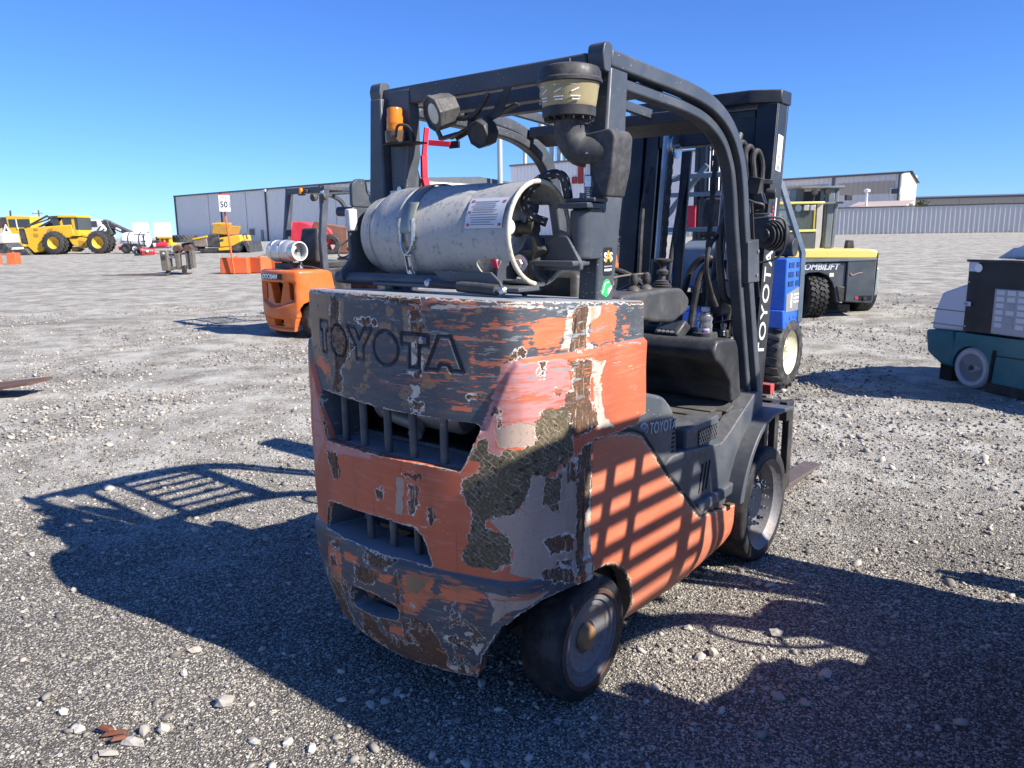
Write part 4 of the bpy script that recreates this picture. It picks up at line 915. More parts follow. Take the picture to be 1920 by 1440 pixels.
# stickers on the right pillar
sy = MB().prism(round_poly([(.118, 1.352), (.168, 1.352), (.168, 1.438), (.118, 1.438)], .008), .4502, .4515, 'x').build('stability_sticker', M_STICKER, FL)
yy = .143
text('sticker_letter', 'S', .036, M_WHITE, sy, frame((.4521, yy - .016, 1.408), (0, 1, 0), (0, 0, 1)), bold=.0012)
text('sticker_letter', 'A', .048, M_ORANGEPRINT, sy, frame((.4526, yy, 1.409), (0, 1, 0), (0, 0, 1)), bold=.0014)
text('sticker_letter', 'S', .036, M_WHITE, sy, frame((.4521, yy + .016, 1.408), (0, 1, 0), (0, 0, 1)), bold=.0012)
text('sticker_line', 'SYSTEM OF ACTIVE', .0052, M_WHITE, sy, frame((.4521, yy, 1.380), (0, 1, 0), (0, 0, 1)))
text('sticker_line', 'STABILITY', .0096, M_WHITE, sy, frame((.4521, yy, 1.369), (0, 1, 0), (0, 0, 1)), bold=.0004)
lf = MB(); lf.prism([(.105, 1.298), (.112, 1.318), (.122, 1.335), (.138, 1.342), (.152, 1.338), (.160, 1.325), (.160, 1.308), (.150, 1.292), (.134, 1.286), (.120, 1.292)], .4502, .4515, 'x'); lf = lf.build('leaf_sticker', M_GREEN, FL)
b = MB(); b.bar((.4521, .112, 1.300), (.4521, .128, 1.330), .0015, .004); b.bar((.4521, .128, 1.330), (.4521, .150, 1.332), .0015, .003); b.prism([(.138, 1.298), (.146, 1.312), (.158, 1.316), (.168, 1.322), (.166, 1.312), (.156, 1.302), (.148, 1.294)], .4515, .4524, 'x'); b.build('leaf_print', M_WHITE, lf)

# wheels
def wheel(name, c, r, w, ri, kind):
    o = thing(name, None, None, c); o.parent = FL
    MB().lathe(tyre_profile(r, w, ri, .003, .012), (0, 0, 0), (1, 0, 0), 64).build('tyre', M_TYRE, o, sharp=50)
    if kind == 'rear':
        MB().lathe([(0, w / 2 - .036), (.050, w / 2 - .034), (.054, w / 2 - .026), (.098, w / 2 - .020), (.108, w / 2 - .012), (.124, w / 2 - .014), (.128, w / 2 - .006), (.148, w / 2 - .006), (.150, w / 2 + .002), (ri + .004, w / 2 + .002), (ri + .004, -w / 2), (0, -w / 2)], (0, 0, 0), (1, 0, 0), 48).build('rim', M_WHEELM, o)
        MB().lathe([(.149, w / 2 - .004), (.150, w / 2 + .0035), (.1625, w / 2 + .0035), (.1635, w / 2 - .002)], (0, 0, 0), (1, 0, 0), 48, caps=False).build('rim_flange', M_RUST, o)
        MB().lathe([(.044, w / 2 - .030), (.041, w / 2 - .016), (.037, w / 2 - .010), (.030, w / 2 - .008), (.0, w / 2 - .006)], (0, 0, 0), (1, 0, 0), 32).build('hub_cap', M_HUB, o)
    else:
        MB().lathe([(0, w / 2 - .075), (.10, w / 2 - .075), (.105, w / 2 - .085), (ri - .03, w / 2 - .085), (ri - .022, w / 2 - .03), (ri - .004, w / 2 - .012), (ri + .004, w / 2 + .004), (ri + .004, -w / 2), (0, -w / 2)], (0, 0, 0), (1, 0, 0), 48).build('rim', M_WHEELM, o)
        MB().lathe([(0, w / 2 - .045), (.075, w / 2 - .045), (.082, w / 2 - .052), (.082, w / 2 - .08)], (0, 0, 0), (1, 0, 0), 32).build('drive_hub', M_WHEELM, o)
        for k in range(12):
            a = 2 * math.pi * k / 12; MB().lathe([(0, 0), (.011, 0), (.011, .016), (.006, .018), (.006, .03), (0, .031)], (w / 2 - .052, .100 * math.cos(a), .100 * math.sin(a)), (1, 0, 0), 6).build('wheel_nut', M_ZINC, o)
    return o
wheel('rear_wheel', (.432, 0, .203), .203, .136, .160, 'rear'); w = wheel('rear_wheel', (-.432, 0, .203), .203, .136, .160, 'rear'); w.rotation_euler = (0, 0, math.pi)
wheel('front_wheel', (.425, 1.40, .262), .262, .20, .205, 'front'); w = wheel('front_wheel', (-.425, 1.40, .262), .262, .20, .205, 'front'); w.rotation_euler = (0, 0, math.pi)
# cracks in the rear tyre
b = MB()
for k in range(46):
    a = random.uniform(0, 6.28); xx = random.uniform(.375, .49); l = random.uniform(.01, .04); rr = .2045
    b.bar((xx, -rr * math.sin(a), .203 + rr * math.cos(a)), (xx + random.uniform(-.012, .012), -rr * math.sin(a + l / .2), .203 + rr * math.cos(a + l / .2)), .002, .0015)
b.build('tyre_crack', M_GAP, FL)

# mast, tilted a little forward
def ym(z): return 1.495 + .107 * (z - .10)
mast = thing('mast', None, None, (0, 0, 0)); mast.parent = FL
def rail(x0, x1, ya, yb, z0, z1, web, name, mat=M_BLACKP):
    b = MB(); xs = sorted((x0, x1)); t = .012
    def slab(xa, xb, da, db):
        vs = []
        for z in (z0, z1):
            y = ym(z); vs += [(xa, y + da, z), (xb, y + da, z), (xb, y + db, z), (xa, y + db, z)]
        b.add(vs, [(3, 2, 1, 0), (4, 5, 6, 7), (0, 1, 5, 4), (1, 2, 6, 5), (2, 3, 7, 6), (3, 0, 4, 7)])
    slab(*xs, ya, ya + .018); slab(*xs, yb - .018, yb); wx = (x0, x0 + t) if web == x0 and x0 < x1 else ((web - t, web) if web == max(x0, x1) else (web, web + t)); slab(*sorted(wx), ya + .0185, yb - .0185)
    return b.build(name, mat, mast, .002)
for sx in (1, -1):
    rail(.290 * sx, .385 * sx, -.035, .105, .08, 2.05, .385 if sx > 0 else -.385, 'outer_rail')
    rail(.215 * sx, .283 * sx, -.02, .09, .10, 2.00, .283 if sx > 0 else -.283, 'inner_rail')
    MB().tube([(.165 * sx, ym(.15) - .02, .15), (.165 * sx, ym(1.35) - .02, 1.35)], .036, 16).build('lift_cylinder', M_BLACKP, mast)
    MB().tube([(.165 * sx, ym(1.3) - .02, 1.3), (.165 * sx, ym(1.95) - .02, 1.95)], .021, 14).build('lift_rod', M_STEEL, mast)
    ch = MB()
    for k in range(62):
        z = .35 + k * .025; ch.box((.118 * sx, ym(z) - .055, z), (.026 if k % 2 else .021, .012, .0256), (-6, 0, 0))
    ch.build('lift_chain', M_CHAIN, mast)
    sh = MB().lathe([(.018, -.012), (.060, -.012), (.062, -.009), (.052, -.003), (.052, .003), (.062, .009), (.060, .012), (.018, .012)], (.118 * sx, ym(1.90) - .02, 1.90), (1, 0, 0), 30).build('chain_sheave', M_ZINC, mast)
    MB().lathe([(0, -.03), (.014, -.03), (.014, .03), (0, .03)], (.118 * sx, ym(1.90) - .02, 1.90), (1, 0, 0), 12).build('sheave_pin', M_STEEL, sh)
for z, h in ((.30, .09), (1.15, .07), (1.975, .06)): MB().box((0, ym(z) + .10, z), (.60, .02, h), (-6, 0, 0)).build('mast_crossmember', M_BLACKP, mast, .003)
MB().box((-.06, ym(1.2), 1.2), (.05, .02, 1.35), (-6, 0, 0)).build('centre_post', M_BLACKP, mast, .003)
cap = MB(); y0 = ym(2.06)
cap.prism([(-.385, y0 - .02), (-.33, y0 - .085), (.27, y0 - .085), (.392, y0 - .005), (.392, y0 + .115), (-.392, y0 + .115)], 2.052, 2.112, 'z'); cap.build('mast_cap', M_BLACKP, mast, .006)
MB().box((.03, ym(1.93) + .04, 1.965), (.5, .10, .14)).build('mast_header', M_BLACKP, mast, .006)
ft = Vector((0, .107, 1)).normalized()
text('mast_lettering', 'TOYOTA', .115, M_WORN, mast, frame((.3856, ym(1.15) + .033, 1.15), ft, (0, -1, .107)), extrude=.0008, space=1.1, xs=1.0, bold=.001)
def mast_label(z, h, w, mat, name='mast_label', dy=.035):
    o = MB().box((0, 0, 0), (w, h, .0012)).build(name, mat, mast); o.matrix_local = frame((.3858, ym(z) + dy, z), (0, 1, -.107), ft); return o
wl = mast_label(1.835, .16, .062, M_WHITE)
b = MB()
for z, r_ in ((.035, .018), (-.03, .02)): b.tube([(r_ * math.cos(a) * .9, z + r_ * math.sin(a) * (1 + .2 * math.sin(3 * a)), .0012) for a in np.linspace(0, 6.28, 14)[:-1]], .0012, 5, True)
for k in range(5): b.bar((-.024, -.058 - .004 * k, .0012), (.024 - .006 * (k % 2), -.058 - .004 * k, .0012), .0012, .0012)
b.bar((-.02, .05, .001), (.02, .062, .001), .001, .003); b.bar((-.02, -.01, .001), (.015, -.045, .001), .001, .002); b.build('label_print', M_STICKER, wl)
rl = mast_label(1.53, .17, .028, M_STICKER, dy=.02); text('label_print', 'WARNING', .026, M_RED, rl, frame((0, 0, .001), (0, 1, 0), (-1, 0, 0)), extrude=.0004) if False else None
b = MB()
for k in range(9): b.box((-.003 + .004 * (k % 2), -.07 + .0165 * k, .0011), (.012, .010, .0008))
b.build('label_print', M_RED, rl)
mast_label(1.56, .15, .014, M_WORN, dy=.052)
MB().box((0, 1.54, .14), (.72, .12, .10)).build('mast_foot', M_DSTEEL, mast, .006)
# hoses and fittings between dash and mast
hb = [[(.12, 1.40, .80), (.10, 1.46, 1.05), (.12, 1.50, 1.28), (.20, 1.52, 1.34), (.24, 1.54, 1.1), (.25, 1.56, .8)], [(.04, 1.42, .80), (.03, 1.48, 1.10), (.06, 1.52, 1.30), (.14, 1.55, 1.36), (.18, 1.56, 1.2), (.19, 1.57, .85)],
      [(.20, 1.36, .95), (.22, 1.40, 1.2), (.24, 1.45, 1.5), (.25, 1.50, 1.75), (.24, 1.60, 1.92)], [(-.20, 1.45, .9), (-.21, 1.50, 1.3), (-.23, 1.56, 1.6), (-.22, 1.62, 1.8)], [(-.03, 1.5, .85), (-.06, 1.52, 1.2), (-.06, 1.60, 1.55), (-.05, 1.68, 1.8)],
      [(.30, 1.36, .88), (.31, 1.40, 1.1), (.33, 1.47, 1.35), (.335, 1.53, 1.62)], [(.345, 1.38, .9), (.35, 1.43, 1.2), (.355, 1.5, 1.45)]]
for k, p in enumerate(hb): MB().tube(bez(p, 6), .017 if k < 3 else .012, 10).build('hydraulic_hose', M_HOSE, FL)
for p in ((.305, 1.36, 1.02), (.345, 1.385, 1.03), (.335, 1.37, .96), (.30, 1.34, .93)):
    MB().lathe([(.012, 0), (.017, .003), (.017, .022), (.012, .025), (.012, .04), (.015, .042), (.015, .058), (.011, .06)], p, (0, .1, 1), 6).build('hose_fitting', M_ZINC, FL)
MB().tube(bez([(.33, 1.36, .90), (.34, 1.37, .97), (.355, 1.40, 1.04)]), .014, 10).build('fitting_elbow', M_ZINC, FL)
MB().prism(round_poly([(1.25, 1.12), (1.24, 1.27), (1.36, 1.28), (1.37, 1.12)], .015), .27, .335, 'x').build('relay_box', M_BLACK, FL, .008)
MB().box((.33, 1.36, 1.095), (.12, .11, .004), (0, -12, 0)).build('relay_bracket', M_BLACK, FL, .001)
for p in ((.30, 1.50, 1.83), (.33, 1.51, 1.81), (.36, 1.525, 1.79)):
    MB().tube(bez([(p[0], p[1] - .02, p[2] - .09), (p[0] - .01, p[1] - .03, p[2] + .01), (p[0], p[1], p[2] + .04), (p[0] + .01, p[1] + .03, p[2] - .02), (p[0] + .01, p[1] + .02, p[2] - .15)]), .014, 10).build('mast_hose', M_HOSE, mast)
VBD = (0, -.10, 0); vb = MB(); vb.box((.36, 1.585, 1.66), (.05, .05, .07), (0, 12, 0)); vb.box((.375, 1.60, 1.60), (.04, .06, .05), (0, -20, 10)); vb.lathe([(.02, 0), (.024, .01), (.024, .04), (0, .045)], (.40, 1.60, 1.625), (1, .3, 0), 12); vb.tube(bez([(.33, 1.56, 1.60), (.37, 1.55, 1.585), (.40, 1.57, 1.575), (.385, 1.59, 1.55), (.35, 1.58, 1.555)]), .008, 8); vb.bar((.35, 1.58, 1.68), (.42, 1.62, 1.675), .015, .02); vb.xf(Matrix.Translation((.02, -.11, .02))).build('valve_cluster', M_BLACK, mast, .003)
MB().box((.395, 1.50, 1.525), (.10, .03, .075)).build('lamp_stay', M_FRAME, FL, .006)
for p in ((.435, 1.483, 1.545), (.435, 1.483, 1.505)): MB().lathe([(.009, 0), (.009, .012), (0, .013)], p, (0, -1, 0), 8).build('stay_bolt', M_ZINC, FL)
# ribbed front lamp seen from behind, with its wire guard
fl_ = MB().lathe([(0, -.04), (.030, -.04), (.034, -.030), (.052, -.029), (.052, -.022), (.038, -.021), (.038, -.013), (.058, -.012), (.058, -.004), (.042, -.003), (.042, .005), (.062, .006), (.062, .014), (.046, .015), (.046, .023), (.066, .024), (.066, .060), (.05, .068), (0, .07)], (.475, 1.40, 1.465), (.25, 1, 0), 26).build('front_lamp', M_BLACK, FL)
MB().tube(bez([(.44, 1.32, 1.535), (.50, 1.35, 1.54), (.545, 1.385, 1.525), (.55, 1.395, 1.43), (.53, 1.38, 1.375), (.46, 1.35, 1.35), (.43, 1.32, 1.365)]), .005, 7).build('lamp_guard', M_BLACK, fl_)
MB().tube([(.455, 1.34, 1.40), (.43, 1.30, 1.365)], .010, 10).build('lamp_plug', M_ZINC, fl_)
MB().prism([(1.235, 1.27), (1.215, 1.44), (1.33, 1.45), (1.36, 1.27)], .405, .462, 'x').build('leg_bracket', M_FRAME, FL, .003)
b = MB()
for z in (1.40, 1.30): b.lathe([(.008, 0), (.008, .006), (0, .007)], (.462, 1.32, z), (1, 0, 0), 8)
b.build('bracket_bolt', M_ZINC, FL)
MB().tube(bez([(.435, 1.30, 1.60), (.44, 1.34, 1.40), (.448, 1.40, 1.20)]), .006, 7).build('leg_wire', M_HOSE, FL)
# grab handle
gp = bez([(.36, 1.245, 1.575), (.352, 1.215, 1.52), (.345, 1.195, 1.47), (.345, 1.20, 1.38), (.347, 1.225, 1.28), (.35, 1.25, 1.215), (.358, 1.285, 1.190), (.375, 1.34, 1.175), (.395, 1.37, 1.165)], 6)
gh = MB().tube(gp, .017, 12).build('grab_handle', paint('smooth_black_grip', (.05, .052, .055), .38, 0, .15, 9, 0, dust=.2), FL, sharp=60)
MB().lathe([(.012, -.022), (.024, -.020), (.026, 0), (.024, .020), (.012, .022)], (.365, 1.255, 1.585), (1, 0, 0), 18).build('handle_eye', M_BLACK, gh)
MB().tube(bez([(.36, 1.24, 1.50), (.33, 1.15, 1.44), (.325, 1.12, 1.34), (.33, 1.16, 1.24), (.34, 1.20, 1.17)]), .010, 9).build('light_cable', M_HOSE, FL)

# carriage and forks
cg = thing('fork_carriage', None, None, (0, 0, 0)); cg.parent = FL
b = MB(); b.box((0, 1.86, .60), (.90, .045, .10)); b.build('carriage_bar', M_DSTEEL, cg, .004); MB().box((0, 1.86, .22), (.90, .045, .10)).build('carriage_bar', M_DSTEEL, cg, .004)
for x in (-.40, -.15, .15, .40): MB().box((x, 1.80, .40), (.035, .05, .50)).build('carriage_upright', M_DSTEEL, cg, .003)
MB().box((.425, 1.93, .41), (.035, .06, .46)).build('carriage_end', M_DSTEEL, cg, .003)
MB().box((.34, 1.80, .715), (.09, .05, .05)).build('red_stop', paint('faded_red_block', (.45, .06, .05), .6, 0, .2, 12, .2), cg, .003)
for x in (-.28, .27):
    fk = MB().prism([(1.89, .08), (1.89, .66), (1.935, .66), (1.935, .085), (2.90, .052), (2.90, .045), (1.91, .035)], x - .055, x + .055, 'x').build('fork', M_FORK, cg, .006) if False else None
M_FORK = paint('worn_fork_steel', (.125, .095, .085), .6, .3, .25, 7, .2, (.10, .06, .05), .2)
for x in (-.28, .27): MB().prism([(1.89, .08), (1.89, .66), (1.935, .66), (1.935, .085), (2.60, .064), (2.90, .052), (2.90, .045), (1.91, .035)], x - .055, x + .055, 'x').build('fork', M_FORK, cg, .005)

# a second machine of the same make stands beside it, just out of frame: only its shadow reaches the picture
SKIP = ('guard_slat', 'emblem', 'sticker', 'name_lettering', 'mast_lettering', 'card_number', 'tyre_crack')
FL2 = FL.copy(); COL.objects.link(FL2)
for ch in list(FL.children):
    if not ch.name.split('.')[0] in SKIP: copy_tree(ch, FL2)
ex_, ey_ = (math.cos(R(YAW)), -math.sin(R(YAW))), (math.sin(R(YAW)), math.cos(R(YAW)))
FL2.location = (OX + 2.48 * ex_[0] + .03 * ey_[0], OY + 2.48 * ex_[1] + .03 * ey_[1], 0)
FL2['label'] = 'second orange and grey forklift parked just right of the peeling one'; FL['group'] = FL2['group'] = 'orange and grey forklifts parked side by side'

# ------------------------------------------------------------------ propane cylinder lying in the bracket
def tank_mat(name, col, worn):
    t = NT(name); n = t.noise(7, 4); n2 = t.noise(48, 5, rough=.7); st = t.noise(1, 4, t.co((40, 9, 9)))
    c = t.mix(n, sc3(col, .82), sc3(col, 1.08)); c = t.mix(t.math('MULTIPLY', t.step(n2, .56 - worn * .04, .66), .75), c, (.20, .19, .18)); c = t.mix(t.math('MULTIPLY', t.step(st, .62, .70), .4 * worn), c, (.28, .26, .23))
    c = t.mix(t.math('MULTIPLY', t.step(t.math('ADD', n, t.math('MULTIPLY', n2, .4)), .90, .95), worn * .8), c, (.30, .19, .10)); t.bump(n2, .0008); return t.out(c, .45, 0, .4)
M_TANK = tank_mat('scuffed_cream_tank_paint', (.42, .415, .385), 1.0)
def at_f(x, y, z): return (OX + x * ex_[0] + y * ey_[0], OY + x * ex_[1] + y * ey_[1], z)
TK = thing('propane_cylinder', 'scuffed cream propane cylinder strapped across the peeling forklift', 'gas cylinder', at_f(.31, -.018, 1.483), -YAW)
rt = .157
prof = [(0, -.665), (.05, -.663), (.10, -.648), (.135, -.620), (.152, -.582), (rt, -.54), (rt, -.47), (rt + .0012, -.468), (rt + .0012, -.460), (rt, -.458), (rt, -.20), (.150, -.165), (.128, -.135), (.09, -.115), (0, -.108)]
MB().lathe(prof, (0, 0, 0), (1, 0, 0), 56).build('tank_shell', M_TANK, TK, sharp=60)
MB().lathe([(.122, -.678), (.128, -.675), (.136, -.622), (.130, -.622), (.122, -.668)], (0, 0, 0), (1, 0, 0), 48).build('foot_ring', M_TANK, TK)
# collar: a cut cylinder with hand holes and a rolled rim
ca = np.linspace(0, 2 * math.pi, 97); cxs = np.linspace(-.205, 0, 16)
hole1 = [(.62, -.15), (1.05, -.15), (1.18, -.13), (1.18, -.05), (1.05, -.03), (.62, -.03), (.5, -.05), (.5, -.13)]
def cpos(s, z): return np.stack([z, -(rt - .004) * np.cos(s), -(rt - .004) * np.sin(s)], 1)
me = sheet(ca, cxs, [(-1, -1), (9, -1), (9, 1), (-1, 1)], [round_poly(hole1, .03), round_poly([(a + 2.6, b) for a, b in hole1], .03)], cpos, lambda s, z: np.stack([0 * s, np.cos(s), np.sin(s)], 1), .005)
col_ = link_mesh('collar', me, M_TANK, TK)
MB().tube([(0, -(rt - .004) * math.cos(a), -(rt - .004) * math.sin(a)) for a in np.linspace(0, 2 * math.pi, 65)[:-1]], .0075, 10, True).build('collar_rim', tank_mat('chipped_rim_paint', (.62, .56, .44), 1.2), col_, sharp=60)
pp = lambda a, x, r=rt: (x, -r * math.cos(a), r * math.sin(a))
def patch(a0, a1, x0, x1, r, name, mat, par):
    return MB().grid(lambda i, j: pp(a0 + (a1 - a0) * j / 8, x0 + (x1 - x0) * i / 3, r), 4, 9).build(name, mat, par, sharp=60)
lab = patch(.10, .72, -.165, -.02, rt + .0012, 'warning_label', paint('aged_label', (.62, .62, .63), .4, 0, .08, 30, .08, (.35, .34, .34), .05), TK)
b = MB()
for k in range(11):
    a = .16 + k * .046
    for x0, x1 in ((-.152 + .012 * random.random(), -.035 - .03 * random.random()),):
        b.add([pp(a, x0, rt + .0020), pp(a, x1, rt + .0020), pp(a + .016, x1, rt + .0020), pp(a + .016, x0, rt + .0020)], [(0, 1, 2, 3)])
b.build('label_lines', paint('label_ink', (.22, .22, .23), .5, 0, .2, 40, 0, dust=0), lab)
M_DIMRED = paint('faded_red_print', (.42, .09, .10), .5, 0, .2, 40, 0, dust=.05)
for a, x in ((.62, -.158), (.60, -.036), (.14, -.158), (.14, -.036), (.38, -.160)):
    MB().add([pp(a, x, rt + .0022), pp(a, x + .012, rt + .0022), pp(a + .05, x + .012, rt + .0022), pp(a + .05, x, rt + .0022)], [(0, 1, 2, 3)]).build('label_mark', M_DIMRED, lab)
# valve group inside the collar
v = MB().lathe([(0, -.12), (.026, -.12), (.026, -.095), (.018, -.09), (.018, -.05), (.024, -.048), (.024, -.03), (0, -.03)], (0, .02, .015), (1, 0, 0), 14); v.lathe([(.012, 0), (.012, .05), (.022, .052), (.022, .075), (.010, .078)], (-.06, .02, .015), (0, .3, 1), 10); v.lathe([(.014, 0), (.014, .06), (.020, .062), (.020, .085), (0, .086)], (-.045, .03, .0), (.5, -.3, -.6), 8)
v = v.build('tank_valve', M_DSTEEL, TK, .001)
MB().tube(bez([(-.03, .03, -.02), (-.02, .02, -.07), (-.02, .0, -.12), (-.01, .03, -.15)]), .022, 12).build('coupling_hose', M_HOSE, v)
MB().lathe([(0, 0), (.024, 0), (.026, .004), (.024, .010), (.010, .011), (0, .011)], (-.06, -.085, .02), (1, -.2, .1), 22).build('gauge', paint('gauge_face', (.70, .68, .52), .4, 0, .1, 20, 0, dust=.05), TK)
MB().lathe([(.055, -.106), (.06, -.100), (.115, -.115), (.118, -.112)], (0, 0, 0), (1, 0, 0), 30).build('inner_ring', M_TANK, TK)
MB().box((-.085, -.115, -.085), (.02, .004, .035), (20, 0, 0)).build('valve_tag', M_PINKTAG, TK)
# strap and over-centre latch
xs_ = -.405
st = MB().grid(lambda i, j: pp(-.30 + 2.6 * j / 36, xs_ - .024 + .048 * i - .012 * math.sin(2.6 * j / 36), rt + .004), 2, 37)
st = st.build('strap', paint('zinc_strap', (.30, .30, .29), .38, .6, .25, 9, .1, (.16, .13, .10), .2), TK, sharp=60)
sol = st.modifiers.new('solid', 'SOLIDIFY'); sol.thickness = .003; sol.offset = 1
pl_ = MB().grid(lambda i, j: pp(.02 + .62 * j / 10, xs_ - .029 + .058 * i, rt + .0095), 2, 11).build('latch_cover', paint('greenish_worn_zinc', (.24, .27, .24), .4, .5, .3, 8, .12, (.35, .30, .12), .15), TK, sharp=60)
so2 = pl_.modifiers.new('solid', 'SOLIDIFY'); so2.thickness = .003; so2.offset = 1
b = MB().tube(bez([(xs_ - .03, -rt - .008, .015), (xs_ - .028, -rt - .010, -.03), (xs_ - .005, -rt - .012, -.062), (xs_ + .022, -rt - .010, -.03), (xs_ + .028, -rt - .008, .045)]), .0042, 8); b.bar((xs_ + .028, -rt - .006, .05), (xs_ + .030, -rt - .010, -.02), .006, .014)
b.build('latch_bail', M_ZINC, TK)
b = MB()
for s_ in (-1, 1): b.bar((xs_ - .006 + .013 * s_, -rt + .000, -.065), (xs_ - .006 + .015 * s_, -rt + .012, -.115), .003, .014); b.bar((xs_ - .006 + .015 * s_, -rt + .012, -.115), (xs_ + .002 + .004 * s_, -rt + .022, -.15), .003, .013)
b.bar((xs_ - .02, -rt, -.064), (xs_ + .012, -rt, -.064), .012, .006); b.bar((xs_ - .006, -rt + .004, -.07), (xs_ - .006, -rt + .01, -.10), .009, .009); b.build('latch_hook', M_ZINC, TK)
cp_ = MB().box((0, .045, 2.02), (1.02, .35, .018)).build('canopy_plate', M_FRAME, FL2, .003)
for x in (-.40, -.25, -.13, 0, .12, .25, .37): MB().bar((x, .20, 1.985), (x, 1.17, 1.955), .030, .03).build('guard_slat', M_FRAME, FL2)
MB().box((0, 1.17, 1.94), (.84, .05, .045)).build('cross_beam', M_FRAME, FL2)
TK2 = copy_tree(TK); TK2.location = (TK.location.x + 2.48 * ex_[0] + .03 * ey_[0], TK.location.y + 2.48 * ex_[1] + .03 * ey_[1], TK.location.z)
TK2['label'] = 'cream propane cylinder strapped on the forklift just outside the right edge'; TK['group'] = TK2['group'] = 'propane cylinders on the forklifts'

# half-full water bottle in the cup holder
BT = thing('water_bottle', 'clear plastic bottle with a purple and white label in the dash cup holder', 'bottle', at_f(.285, 1.215, 1.034), -YAW)
MB().lathe([(0, .003), (.027, .003), (.031, .008), (.031, .030), (.029, .034), (.0315, .040), (.0325, .052), (.030, .060), (.0285, .064), (.0315, .070), (.033, .080), (.031, .092), (.024, .102), (.0155, .108), (.0155, .112)], (0, 0, 0), (0, 0, 1), 30).build('bottle_body', M_CLEAR, BT, sharp=60)
MB().lathe([(.0185, .110), (.019, .112), (.019, .126), (.0175, .128), (0, .128)], (0, 0, 0), (0, 0, 1), 24).build('bottle_cap', paint('white_cap', (.75, .75, .78), .4, 0, .05, 20, 0, dust=.05), BT)
MB().lathe([(.0318, .008), (.0318, .038)], (0, 0, 0), (0, 0, 1), 24, 150, 330).build('bottle_label', paint('white_label', (.68, .66, .70), .4, 0, .15, 40, 0, dust=.05), BT)
MB().lathe([(.0320, .009), (.0320, .030)], (0, 0, 0), (0, 0, 1), 10, 270, 325).build('label_band', paint('purple_print', (.22, .10, .38), .4, 0, .2, 40, 0, dust=.05), BT)

